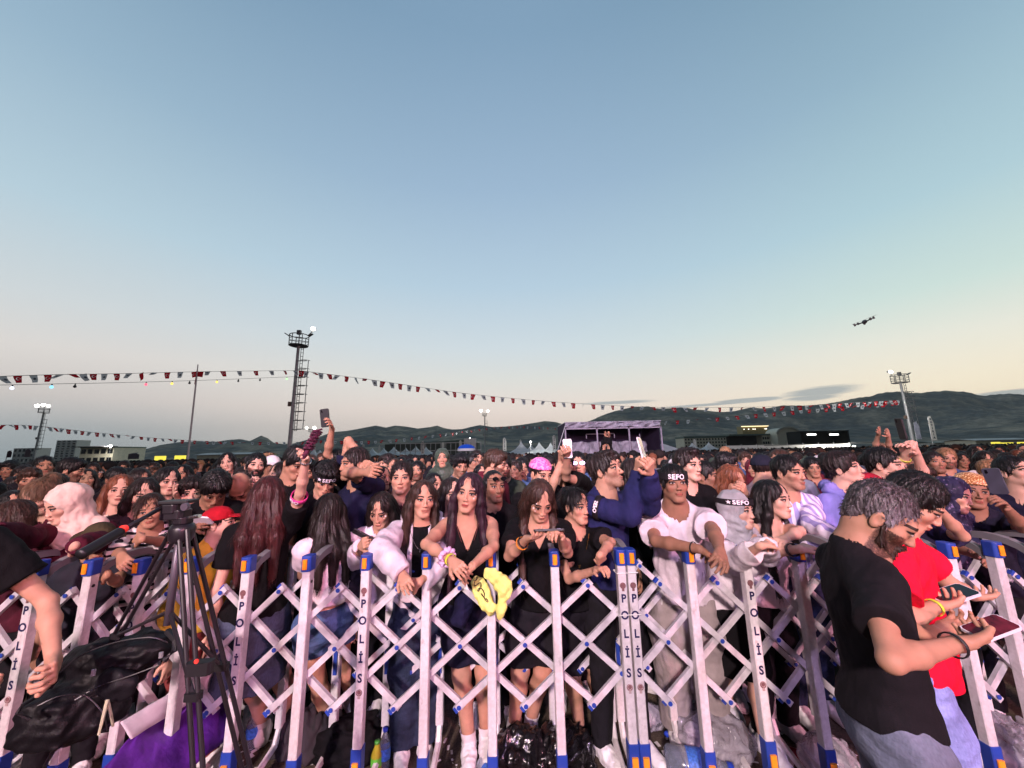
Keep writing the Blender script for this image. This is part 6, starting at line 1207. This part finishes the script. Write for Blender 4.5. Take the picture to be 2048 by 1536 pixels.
i = who('red_man', 'man in a bright red T-shirt and pale blue jeans behind the grey-haired man', 1828, 1004, 1.68, s=1.04, yaw=1.5, byaw=1.5, pitch=.65, hair='short', hvol=1.3, hcol='black', skin='light', res=.006,
    top=dict(t='tee', c=srgb(222, 16, 50), hem=.06, loose=1.3, sleeve=.65), bottom=dict(t='jeans', c=srgb(130, 140, 196), w=1.1), lean=.05,
    arms={'r': dict(e=(1800, 1250), w=(1872, 1212), d=(1925, 1203), ef=False, wf=True, curl=.5, n=(.1, .3, 1), side=1), 'l': dict(e=(1910, 1175), w=(1945, 1192), d=(1990, 1195), ep=0, wp=0, curl=.5, n=(0, .1, 1))})
phone(i['J']['r']['grip']+np.array([.05, .03, .022]), (-.2, -.2, 1), (1, .1, .05), 'dark phone held flat by the man in the red T-shirt', PHG, PHW, 1.1)
ring_on(i['J']['r']['E'], i['J']['r']['W'], .92, .0275, .012, plain('yellow_green_band', srgb(190, 200, 60)), 'wristband', 'yellow green wristband on the wrist of the man in red', 'wristband')
i = who('packing_man', 'man at the left edge in a black T-shirt reaching down into a black bag', -120, 985, 1.28, s=1.04, ak=.84, yaw=.6, byaw=.5, pitch=.9, hair='short', hcol='black', skin='light', res=.006, top=dict(t='tee', c=srgb(13, 12, 15), sleeve=.62), bottom=JK, lean=.35,
    arms={'l': dict(shoulder=(.12, -.05, -.03), e=(118, 1222), w=(107, 1322), d=(105, 1375), ep=0, wp=0, curl=1.0, n=(-.6, -.2, 0), side=1), 'r': dict(e=(-60, 1300), w=(0, 1425), d=(42, 1440), curl=.9, ep=0, wp=0)})
# ------------------------------------------------------------------ near side: tripod, bag, cloths, litter
TB = plain('tripod_black', srgb(30, 26, 32), .38, .2, .5, var=.2); TG = plain('tripod_grey', srgb(84, 78, 88), .4, .3, .5)
hd = P(352, 1030, 1.30); tp = empty('tripod', (hd[0], hd[1], 0)); tag(tp, 'black video tripod with a long pan handle standing before the left barrier', 'tripod'); o3 = np.array([hd[0], hd[1], 0]); L = lambda px, py, y: P(px, py, y)-o3
def to_floor(a, b): a, b = np.array(a), np.array(b); return a+(b-a)*((a[2]-.03)/(a[2]-b[2]))
c0 = L(362, 1052, 1.30)
m = MB(); m.lathe(L(364, 1064, 1.30), [(.028, -.03), (.034, -.02), (.036, .012), (.03, .025), (.0, .03)], 16); m.build('collar', TB, tp, smooth=True)
for a, b, foot in ((L(366, 1062, 1.28), L(396, 1536, 1.20), 1), (L(376, 1060, 1.33), L(492, 1536, 1.42), 1), (L(352, 1058, 1.34), L(232, 1275, 1.62), 1)):
    f = to_floor(a, b); md = a+(f-a)*.55; d = nrm(f-a); sd = nrm(np.cross(d, [0, 1, 0]))*.0135
    lg = MB().tube([a+sd, md+sd], .0068, 10).tube([a-sd, md-sd], .0068, 10).build('leg', TB, tp, smooth=False)
    MB().tube([md-d*.06, f-d*.02], .0078, 10).build('lower_tube', TB, lg, smooth=True); MB().box(md, (.048, .03, .036), bev=.006).build('clamp', BLK, lg); MB().tube([f-d*.03, f], .014, 10).build('rubber_foot', BLK, lg)
    m = MB(); q = a+(f-a)*.30; m.box(q, (.044, .024, .02), bev=.004); m.build('brace_bracket', BLK, lg)
    MB().tube([q, c0+np.array([0, 0, -.26])], .006, 8).build('spreader', TB, lg)
MB().tube([c0+np.array([0, 0, .0]), c0+np.array([0, 0, -.30])], .011, 12).build('centre_column', TG, tp, smooth=True)
m = MB(); m.box(L(400, 1335, 1.235), (.070, .03, .035), .1, .006); m.build('mid_bracket', BLK, tp); MB().disc(L(394, 1322, 1.205), .006, (0, -1, 0), 10, .004).build('red_knob', plain('red_knob', srgb(230, 60, 50), .4, emit=.3), tp)  # the knob's red gets a faint glow although it is no lamp
hb = MB().box(L(352, 1028, 1.30), (.075, .06, .030), .1, .012).box(L(350, 1016, 1.30), (.052, .07, .030), .1, .01).box(L(366, 1040, 1.30), (.05, .05, .022), 0, .012).build('fluid_head', TB, tp, bevel=.003)
MB().box(L(358, 1003, 1.30), (.095, .06, .010), .12, .006).build('quick_release_plate', BLK, hb, bevel=.002); MB().tube([L(380, 1035, 1.28), L(400, 1032, 1.26)], .006, 8).build('lock_lever', SILV, hb); MB().disc(L(374, 1013, 1.265), .012, (0, -1, 0), 12, .012).build('knob', TG, hb)
a, b = L(325, 1014, 1.27), L(160, 1110, 1.06); ph = MB().tube([a, a+(b-a)*.62], .0065, 10).build('pan_handle', TB, tp, smooth=True); MB().tube([a+(b-a)*.55, a+(b-a)*.58, b-(b-a)*.03, b], .0125, 12, .015).build('grip', BLK, ph, smooth=True); MB().disc(a+(b-a)*.5, .011, (0, -1, 0), 10, .01).build('red_dot', plain('red_knob', srgb(230, 60, 50)), ph)
# black camera bag
BAGM = cloth_material('bag_nylon', .5, 260, 10, .5)
def soft(name, label, cat, parts, mat, col, y, amp=(.006, .004), wv=(.09, .035), h=.008, seed=1, floor=None):
    S = Solid(); cs = []
    for px, py, dy, rx, ry, rz, tilt in parts:
        c = P(px, py, y+dy); cs.append(c); S.ell(c, (rx, ry, rz), rot(0, 0, tilt), .05)
    o = np.mean(cs, 0); o[2] = 0 if floor is not None else o[2]; lim = (lambda x, y_, z: .004-z+0*x+0*y_) if floor is not None else None
    V, Q_ = shell(S, h, disp=wrinkle(seed, amp, wv), lim=lim); ob = link(name, mesh_np(name, V-o, Q_, mat)); ob.location = tuple(o); ob.color = col; tag(ob, label, cat); return ob, o
bg_, bo = soft('backpack', 'large black camera backpack propped open against the left barrier', 'backpack', [(205, 1335, 0, .14, .08, .10, .15), (285, 1300, .03, .11, .08, .075, -.15), (120, 1435, -.10, .11, .08, .09, .5), (195, 1410, -.02, .10, .08, .10, 0), (70, 1450, -.14, .055, .05, .055, 0)], BAGM, srgb(16, 15, 18), 1.62, (.009, .0042), (.10, .038), .006, 5)
m = MB()
for pts in (((120, 1345, 1.485), (160, 1312, 1.50), (230, 1285, 1.525), (300, 1275, 1.55), (335, 1285, 1.57)), ((150, 1400, 1.475), (200, 1372, 1.505), (260, 1352, 1.53), (318, 1330, 1.56)), ((75, 1412, 1.40), (120, 1392, 1.43), (170, 1392, 1.475), (205, 1425, 1.49), (215, 1462, 1.50))): m.tube(curve3(pts, 24)-bo, .0022, 6)
m.build('zip', TB, bg_)
S = Solid(); S.ell(P(232, 1368, 1.545), (.075, .03, .055), rot(0, 0, .2), .02); V, Q_ = shell(S, .006, disp=wrinkle(4, (.004,), (.05,))); pk_ = link('pocket', mesh_np('pocket', V-bo, Q_, BAGM), bg_); pk_.color = srgb(20, 19, 23)
for px, py, dy, lb in ((187, 1345, -.115, 'buckle'), (322, 1310, -.06, 'clip')):
    m = MB(); m.box(P(px, py, 1.62+dy)-bo, (.014, .008, .020), .2, .003); m.build(lb, DGREY, bg_)
m = MB(); m.tube([P(a, b, c)-bo for a, b, c in ((70, 1395, 1.42), (45, 1410, 1.38), (35, 1425, 1.38), (60, 1440, 1.40))], .006, 6); m.tube([P(a, b, c)-bo for a, b, c in ((335, 1262, 1.6), (352, 1280, 1.58), (350, 1300, 1.57), (330, 1320, 1.56))], .012, 6); m.build('strap', BLK, bg_)
m = MB(); m.tube([P(a, b, c)-bo for a, b, c in ((215, 1400, 1.50), (205, 1440, 1.47), (197, 1470, 1.46))], .006, 6, .004); m.tube([P(a, b, c)-bo for a, b, c in ((215, 1400, 1.5), (222, 1430, 1.5), (226, 1452, 1.52))], .005, 6, .004); m.build('webbing', plain('khaki_webbing', srgb(170, 166, 140), .8), bg_)
# purple sheet with pale hem
def sheet(name, top_, bot, mat, parent, n=40, m=14, amp=.012, th=.004, seed=0):
    T_ = np.array([P(*q) for q in top_]); B_ = np.array([P(*q) for q in bot]); tt = np.linspace(0, 1, n+1); V = []; rs_ = np.random.RandomState(seed); ph = rs_.rand(5)*6
    ti = lambda A, t: np.array([np.interp(t, np.linspace(0, 1, len(A)), A[:, k_]) for k_ in range(3)])
    for j in range(m+1):
        for u in tt:
            p = ti(T_, u)*(1-j/m)+ti(B_, u)*(j/m); V.append(p+np.array([0, -1, .4])*amp*(math.sin(u*16+j*.4+ph[0])+.5*math.sin(u*37-j*.9+ph[1])))
    idx = np.arange((m+1)*(n+1)).reshape(m+1, n+1); Q_ = np.stack([idx[:-1, :-1], idx[1:, :-1], idx[1:, 1:], idx[:-1, 1:]], -1).reshape(-1, 4); o = T_[0]
    ob = link(name, mesh_np(name, np.array(V)-(o if parent is None else np.array(parent.location)), Q_, mat), parent)
    if parent is None: ob.location = tuple(o)
    so = ob.modifiers.new('thick', 'SOLIDIFY'); so.thickness = th; return ob
PUR, nt, b = newmat('purple_sheet', .55, .35); nt.links.new(scalec(nt, srgb(84, 34, 134), .6, 1.2, noise(nt, 10, 5)), b.inputs['Base Color']); bump(nt, b, noise(nt, 16, 4), .5, .02)
sh = sheet('banner_sheet', [(262, 1470, 1.98), (350, 1418, 2.20), (462, 1352, 2.46)], [(150, 1600, 1.74), (310, 1600, 1.9), (480, 1455, 2.40)], PUR, None, seed=3); tag(sh, 'purple sheet with pale hem slumped against the foot of the left barrier', 'banner')
sheet('hem', [(240, 1444, 1.955), (348, 1382, 2.17), (458, 1322, 2.435)], [(262, 1478, 1.945), (350, 1424, 2.165), (462, 1360, 2.425)], plain('pale_hem', srgb(196, 186, 200), .6), sh, m=3, amp=.004, seed=3)
# yellow cloth and navy cap over the post
YC = cloth_material('yellow_jersey', .75, 300, 12, .9)
yc, yo = soft('cloth_bag', 'pale yellow cloth bag with black scrawl hung over a barrier post', 'bag', [(962, 1180, 0, .042, .022, .075, -.45), (985, 1150, -.045, .050, .018, .030, .5), (1008, 1172, -.035, .040, .018, .050, -.7), (1003, 1215, -.03, .024, .016, .062, .15), (975, 1212, .01, .028, .016, .05, -.5)], YC, srgb(226, 226, 128), 2.06, (.004, .0025), (.07, .035), .005, 9)
m = MB(); rs_ = random.Random(2); p_ = [P(948+26*t/10+5*math.sin(t*2.3), 1155+50*t/10+6*math.cos(t*2.9), 2.028) for t in [q*.25 for q in range(41)]]; m.tube([p-yo for p in p_], .0022, 5); m.build('scrawl', BLK, yc)
nc, no_ = soft('cap', 'dark navy cap hanging below the yellow cloth bag', 'cap', [(928, 1205, 0, .055, .05, .085, .25), (918, 1240, -.02, .045, .04, .035, 0)], CLOTH, srgb(22, 22, 50), 2.22, (.004, .002), (.07, .03), .006, 3)
m = MB(); m.prism([P(918, 1165, 2.16)-no_, P(932, 1163, 2.16)-no_, P(938, 1180, 2.155)-no_, P(928, 1178, 2.155)-no_], (0, 0, 0), (0, -.003, 0)); m.build('label_patch', WHITEINK, nc)
nb, _ = soft('jacket', 'dark jacket hung over the rail beside the girl with face gems', 'jacket', [(715, 1125, 0, .05, .04, .10, 0), (712, 1175, 0, .04, .035, .07, 0)], CLOTH, srgb(22, 20, 34), 2.48, (.008, .004), (.07, .03), .007, 4)
# litter
TRASH, nt, b = newmat('black_plastic', .26, .6); b.inputs['Base Color'].default_value = srgb(14, 13, 16); bump(nt, b, noise(nt, 9, 3, rough=.5), .8, .05)
PLAS, nt, b = newmat('clear_plastic_bag', .18, .6); nt.links.new(scalec(nt, srgb(190, 186, 200), .6, 1.1, noise(nt, 14, 5)), b.inputs['Base Color']); b.inputs['Transmission Weight'].default_value = .35; b.inputs['Alpha'].default_value = .72; bump(nt, b, noise(nt, 14, 4, rough=.6), 1.0, .04)
def bag(px, py, y, r, label, mat, col=BK, cat='bag', flat=.8, seed=1, name='rubbish_bag'):
    w = r; soft(name, label, cat, [(px, py, 0, w, w*.8, w*flat, 0), (px+w*180, py+15, .05, w*.6, w*.6, w*.5, 0), (px-w*150, py+10, -.02, w*.6, w*.5, w*.5, 0)], mat, col, y, (w*.09, w*.06), (w*.7, w*.3), .008, seed, floor=0)
bag(1040, 1505, 2.42, .15, 'crumpled black rubbish bag left of a pair on the ground', TRASH, seed=2); bag(1128, 1500, 2.46, .16, 'crumpled black rubbish bag right of a pair on the ground', TRASH, seed=3)
bag(618, 1465, 2.62, .19, 'dark grey cloth bag on the ground behind the second barrier post', CLOTH, srgb(50, 46, 52), 'bag', .7, 4, 'cloth_sack'); bag(708, 1485, 2.55, .20, 'black sports bag on the ground left of the water bottles', CLOTH, srgb(14, 13, 17), 'bag', .6, 5, 'sports_bag')
bag(1428, 1480, 2.50, .20, 'big crumpled clear plastic bag behind the right barrier', PLAS, seed=6, name='plastic_bag'); bag(1655, 1515, 2.35, .13, 'small clear plastic bag on the ground near the grey-haired man', PLAS, seed=7, name='plastic_bag'); bag(2015, 1490, 2.45, .17, 'pink tinted plastic bag at the bottom right corner', PLAS, seed=8, name='plastic_bag'); bag(1300, 1430, 2.7, .08, 'small pale plastic bag right of the twin posts', PLAS, seed=9, name='plastic_bag')
CLEAR, nt, b = newmat('clear_bottle', .08, .6); b.inputs['Base Color'].default_value = srgb(200, 214, 235); b.inputs['Transmission Weight'].default_value = .85; b.inputs['Alpha'].default_value = .75
BLUEC = plain('blue_bottle_cap', srgb(40, 70, 190), .4); LBL = plain('bottle_label', srgb(60, 110, 200), .5, var=.5, sc=90)
def bottle(px, py, z, h, label, capm=BLUEC, body=CLEAR, lie=None, r=.031, lab=LBL):
    c = PZ(px, py, z); rt = empty('bottle', (c[0], c[1], 0 if lie is None else r)); tag(rt, label, 'bottle'); k_ = h/.2
    m = MB(); m.lathe((0, 0, 0), [(0, .002), (r*.8, .002), (r, .012*k_), (r*.94, .05*k_), (r, .06*k_), (r, .12*k_), (r*.9, .135*k_), (r*.42, .175*k_), (r*.40, .188*k_)], 18); m.build('body', body, rt, smooth=True)
    m = MB(); m.lathe((0, 0, 0), [(0, .2*k_), (r*.48, .2*k_), (r*.48, .184*k_), (r*.40, .184*k_)], 14); m.build('cap', capm, rt, smooth=True)
    m = MB(); m.lathe((0, 0, 0), [(r*1.02, .065*k_), (r*1.02, .115*k_)], 18); m.build('label', lab, rt, smooth=True)
    if lie is not None: rt.rotation_euler = (R(90), 0, lie)
    return rt
bottle(500, 1500, .0, .22, 'half empty water bottle with blue cap beside the white sock'); bottle(768, 1545, 0, .22, 'clear water bottle with blue cap behind the barrier foot'); bottle(752, 1552, 0, .17, 'green and gold drink bottle beside the clear water bottle', plain('green_cap', srgb(60, 130, 50), .4), plain('amber_drink', srgb(150, 140, 40), .3), lab=plain('green_label', srgb(90, 180, 60), .5))
bottle(960, 1525, 0.03, .18, 'crushed clear bottle lying in front of the white sneakers', lie=.6); bottle(1330, 1520, .08, .34, 'large water canister lying on its side with a blue label', lie=1.35, r=.075); bottle(1365, 1440, .03, .2, 'blue capped water bottle lying behind the right barrier', lie=-.9)
m = MB(); c = PZ(1560, 1500, .03); m.lathe((0, 0, 0), [(0, 0), (.028, .004), (.032, .02), (.032, .11), (.026, .12), (0, .12)], 16); o = m.build('drink_can', plain('dark_red_can', srgb(110, 20, 34), .3, .4), smooth=True); o.location = tuple(c); o.rotation_euler = (R(90), 0, 1.0); tag(o, 'dark red drinks can lying on the ground before the right barrier', 'can')
m = MB(); c = PZ(2020, 1480, .05); m.box((0, 0, 0), (.05, .20, .03), bev=.01); o = m.build('snack_packet', plain('red_packet', srgb(190, 20, 40), .4)); o.location = tuple(c); o.rotation_euler = (.2, .3, .5); tag(o, 'red snack packet on the plastic at the bottom right', 'packet')
# papers and crumbs on the ground
LIT_ = plain('litter_paper', srgb(200, 196, 196), .7, var=.2); m = MB(); rs_ = random.Random(8)
for i in range(260):
    c = PZ(rs_.uniform(380, 1750), rs_.uniform(1440, 1600), .004); a = rs_.uniform(0, 3); w = rs_.uniform(.004, .022); h = w*rs_.uniform(.3, 1); ca, sa = math.cos(a), math.sin(a)
    m.add([(c[0]+x*ca-y*sa, c[1]+x*sa+y*ca, .005+rs_.uniform(0, .004)) for x, y in ((-w, -h), (w, -h), (w*.8, h), (-w, h*.7))], [(0, 1, 2, 3)])
tag(m.build('litter', LIT_), 'scattered paper scraps and cigarette ends on the asphalt', 'litter', kind='stuff')

# evening air
HZ, nt, b = newmat('evening_air'); nt.nodes.remove(b); pv = nt.nodes.new('ShaderNodeVolumePrincipled'); pv.inputs['Density'].default_value = .00006; pv.inputs['Color'].default_value = (1, .96, .92, 1); pv.inputs['Anisotropy'].default_value = 0.0
nt.links.new(pv.outputs[0], nt.nodes['Material Output'].inputs['Volume'])
hz = MB().box((0, 2400, 214), (11000, 5600, 432)).build('haze', HZ); tag(hz, 'thin evening haze over the field and hills', 'haze', kind='stuff')
# ------------------------------------------------------------------ the crowd behind: copies of a few dozen figures
rs = random.Random(11); VAR = []
HS = ['short', 'short', 'fringe', 'curly', 'quiff', 'buzz', 'long', 'long', 'long', 'bun', 'bob', 'hijab', 'short', 'fringe', 'cap', 'long', 'short', 'curly', 'bob', 'short']
NM = {'short': 'short-haired', 'fringe': 'fringed', 'curly': 'curly-haired', 'quiff': 'quiffed', 'buzz': 'crop-haired', 'long': 'long-haired', 'bun': 'tied-haired', 'bob': 'bob-haired', 'hijab': 'headscarfed', 'cap': 'capped'}
CN = {'black': (srgb(18, 15, 17), 'black'), 'dark': (srgb(32, 24, 23), 'dark brown'), 'brown': (srgb(58, 40, 32), 'brown'), 'ginger': (srgb(104, 60, 42), 'ginger'), 'light': (srgb(140, 104, 76), 'fair')}
for v, h in enumerate(HS*2):
    fem = h in ('long', 'bun', 'bob', 'hijab'); sk = ['light', 'mid', 'mid', 'light', 'tan'][v % 5]; arms = None
    if v in (): arms = {'l': dict(shoulder=(0, 0, .1), e=(.25, .55, 1), w=(-.15, .2, 1), d=(0, 0, 1), curl=.5)}
    if v in (9, 27): arms = {'l': dict(e=(.2, .5, -.8), w=(-.3, .7, .9), curl=.8), 'r': dict(e=(-.2, .5, -.8), w=(.3, .7, .9), curl=.8)}
    r, i = person('x', (0, 0, 1.58), s=1.0, fem=fem, yaw=rs.uniform(-.5, .5), pitch=rs.uniform(-.18, .3), roll=rs.uniform(-.1, .1), skin=sk, beard=(0 if fem else rs.choice([0, 0, .4, .7])), hair=h, hlen=.3, hfront=(rs.choice([0, .25]), rs.choice([0, .25])) if h == 'long' else (0, 0), hvol=rs.uniform(.85, 1.35), top=dict(t=rs.choice(['tee', 'tee', 'long', 'hoodie']), c=BK), bottom=JK, arms=arms, res=.013, fine=.0065, loc=(0, 0, 0), rg=v, shoes=BK, hands=arms is not None)
    VAR.append((r, h, fem, i))
spots = []; HB = [(i['H'][0], i['H'][1]) for i in W.values()]+[(i['base'][0], i['base'][1]) for i in W.values()]
y = 3.05; rowi = 0
while y < 12 and len(spots) < 232:
    x = -1.44*y-.3+rs.uniform(0, .3)
    while x < 1.46*y+.3:
        sx, sy = x+rs.uniform(-.09, .09), y+rs.uniform(-.13, .13); lim_ = .36
        if all((sx-a)**2+(sy-b)**2 > lim_**2 for a, b in HB) and all((sx-a)**2+(sy-b)**2 > .36**2 for a, b, _ in spots[-160:]): spots.append((sx, sy, rowi))
        x += rs.uniform(.46, .58)+.008*y
    y += .40+.012*y; rowi += 1
SH = [((24, 22, 28), 'black', 9), ((30, 30, 54), 'navy', 4), ((214, 206, 210), 'white', 3), ((90, 88, 94), 'grey', 3), ((96, 30, 44), 'maroon', 2), ((60, 70, 60), 'olive', 2), ((150, 140, 130), 'beige', 1), ((150, 30, 44), 'red', 1), ((70, 90, 130), 'blue', 2)]
REF = sorted([(proj(i['H'])[0], k_) for k_, i in W.items()]); NICE = {k_: k_.replace('_', ' ') for k_ in W}
NAMES = {'edge_girl': 'the girl at the left edge', 'profile_woman': 'the woman in left profile', 'pink_hijab': 'the pink headscarf', 'ginger_girl': 'the ginger-haired girl', 'striped_girl': 'the striped girl', 'mouth_woman': 'the woman covering her mouth', 'looking_down_boy': 'the black fringe boy', 'back_girl': 'the raised clapper arm', 'nape_man': 'the navy T-shirt man', 'square_hair_man': 'the square-haired man', 'hoodie_girl': 'the white hoodie girl', 'halter_girl': 'the halter top girl', 'shades_man': 'the man with raised sunglasses', 'texting_girl': 'the texting girl', 'chain_girl': 'the gold chain girl', 'navy_filmer': 'the navy sleeve filmer', 'white_tee_boy': 'the white T-shirt boy', 'silver_hijab': 'the silver headscarf', 'black_hair_girl': 'the straight black hair girl', 'lavender_man': 'the lavender sweatshirt man', 'reaching_man': 'the reaching man', 'navy_flower_hijab': 'the navy flowered scarf', 'sequin_cap_boy': 'the gold cap boy', 'right_edge_man': 'the man at the right edge', 'fringe_boy': 'the boy above the tripod', 'lilac_striped_man': 'the lilac striped shirt'}
REFS = [(x, NAMES[k_]) for x, k_ in REF if k_ in NAMES]; used = {}
def crowd_copy(src, loc, rz, sc, hc_, sh_, lab, grp):
    r, h, fem, inf = src; o = r.copy(); C.objects.link(o); o.location = loc; o.rotation_euler = (0, 0, rz); o.scale = (sc, sc, sc); o['label'] = lab; o['group'] = grp; o['category'] = 'person'
    for ch in r.children:
        c = ch.copy(); C.objects.link(c); c.parent = o; n_ = ch.name.split('.')[0]
        if n_ == 'hair': c.color = hc_
        elif n_ in ('t_shirt', 'shirt', 'hoodie', 'hood', 'headscarf', 'cap'): c.color = sh_
        for g_ in ch.children: d = g_.copy(); C.objects.link(d); d.parent = c; d.color = c.color
    return o
order = sorted(range(len(spots)), key=lambda q: spots[q][1]); ORD = ['', 'second ', 'third ', 'fourth ', 'fifth ', 'sixth ', 'seventh ', 'eighth ', 'ninth ']
for n, q in enumerate(order):
    x, y, row = spots[q]; src = VAR[rs.randrange(len(VAR))]; r, h, fem, inf = src; sh_ = rs.choices(SH, [s_[2] for s_ in SH])[0]; hk = rs.choices(list(CN), [9, 6, 2, .25, .5])[0]
    if h in ('hijab', 'cap'): sh_ = rs.choice(SH[:6])
    Z0 = rs.gauss(1.575, .068)-(.05 if fem else 0)+(.02 if x < 0 and y > 5 else 0)-(.075 if x > 0 else 0); sc = Z0/1.58; rz = rs.gauss(.25, .5)-math.atan2(x, y)*.85
    sx = proj((x, y, 1.6))[0]; ref = min(REFS, key=lambda t: abs(t[0]-sx)); dx = sx-ref[0]; side = 'behind' if abs(dx) < 16 else ('right behind' if dx > 0 else 'left behind')
    depth = 'close' if y < 4 else 'some rows' if y < 6 else 'many rows' if y < 9 else 'far'
    who_ = f"{CN[hk][1]+' ' if h not in ('hijab', 'cap') else ''}{NM[h]} {'woman' if fem else 'man'} in {sh_[1]}"; lab = f"{who_}, {depth} {side} {ref[1]}"
    k_ = used.get(lab, 0); used[lab] = k_+1
    if k_: lab = f"{ORD[min(k_, 8)]}{lab}"
    crowd_copy(src, (x, y, 0), rz, sc, CN[hk][0], srgb(*sh_[0]), lab, 'spectators packed behind the front row')
for r, h, fem, inf in VAR:
    for ch in list(r.children):
        for g_ in list(ch.children): bpy.data.objects.remove(g_)
        bpy.data.objects.remove(ch)
    bpy.data.objects.remove(r)
# the far crowd reads as one mass: low figures merged in one object
LOW = []; CM, nt, b = newmat('far_crowd', .8, .2); nt.links.new(attr(nt, 'col'), b.inputs['Base Color'])
for v in range(14):
    fem = v % 3 == 0; S = Solid(); s_ = 1.0; H0 = np.array([0, 0, 1.58]); Rh = rot(rs.uniform(-.6, .6), rs.uniform(-.15, .25), rs.uniform(-.1, .1)); head_solid(S, H0, Rh, 1, fem); S.cone((0, .02, 1.5), (0, .02, 1.40), .055, .06, .02); V1, Q1 = shell(S, .016)
    S = Solid(); g_ = .015+.01*(v % 3); S.ell(H0+Rh @ np.array([0, .02, .04]), (.076+g_, .092+g_, .08+g_), Rh, .01); 
    if fem: S.chain([H0+np.array([0, .06, 0]), (0, .09, 1.25)], [.09, .10], .03)
    S.ell(H0+Rh @ np.array([0, -.108, -.035]), (.062, .058, .09), Rh, .01, -1); V2, Q2 = shell(S, .018)
    S = Solid(); S.cone((-.13, .01, 1.33), (.13, .01, 1.33), .06, .06, .06); S.ell((0, .01, 1.18), (.17, .11, .2), None, .05); S.ell((0, .01, .95), (.16, .12, .2), None, .05)
    up = v in (5,) and 0
    for q in (-1, 1):
        if up and q > 0: S.chain([(q*.17, .01, 1.33), (q*.2, -.1, 1.55), (q*.12, -.15, 1.78)], [.05, .04, .03], .03)
        else: S.chain([(q*.17, .01, 1.33), (q*.21, .02, 1.07), (q*.2, -.06, .84)], [.055, .045, .035], .03)
        S.chain([(q*.08, .02, .9), (q*.09, .0, .48), (q*.1, .02, .06)], [.085, .06, .045], .03)
    V3, Q3 = shell(S, .034); LOW.append((V1, Q1, V2, Q2, V3, Q3))
Vs, Qs, Cs, off = [], [], [], 0; y = spots[order[-1]][1]+.45; rg = np.random.RandomState(3); cnt = 0
SKL = [SKINS[k_] for k_ in ('light', 'mid', 'mid', 'tan', 'tan')]
while y < 62:
    x = -1.42*y; stp = .55+.018*y
    while x < 1.45*y:
        v = LOW[rg.randint(14)]; a = rg.normal(.25, .55)-math.atan2(x, y)*.85; ca, sa = math.cos(a), math.sin(a); Rm = np.array([[ca, -sa, 0], [sa, ca, 0], [0, 0, 1]]); sc = min(rg.normal(.985 if x < 0 else .945, .03), 1.02); t = np.array([x+rg.uniform(-.15, .15), y+rg.uniform(-.25, .25), 0])
        hc_ = np.array(list(CN.values())[rg.choice(5, p=[.56, .32, .08, .01, .03])][0][:3]); sh_ = np.array(srgb(*SH[rg.choice(9, p=[.44, .15, .10, .12, .04, .06, .03, .02, .04])][0])[:3]); sk = np.array(SKL[rg.randint(5)])
        for V_, Q_, c_ in ((v[0], v[1], sk), (v[2], v[3], hc_), (v[4], v[5], sh_)):
            Vs.append((V_*sc) @ Rm.T+t); Qs.append(Q_+off); Cs.append(np.tile(np.append(c_, 1), (len(V_), 1))); off += len(V_)
        cnt += 1; x += stp*rg.uniform(.8, 1.25)
    y += .5+.035*y
o = link('far_crowd', mesh_np('far_crowd', np.concatenate(Vs), np.concatenate(Qs), CM, attrs={'col': ('FLOAT_COLOR', np.concatenate(Cs))})); tag(o, 'dense far crowd filling the field up to the tents', 'crowd', kind='stuff'); print('far crowd', cnt, off)
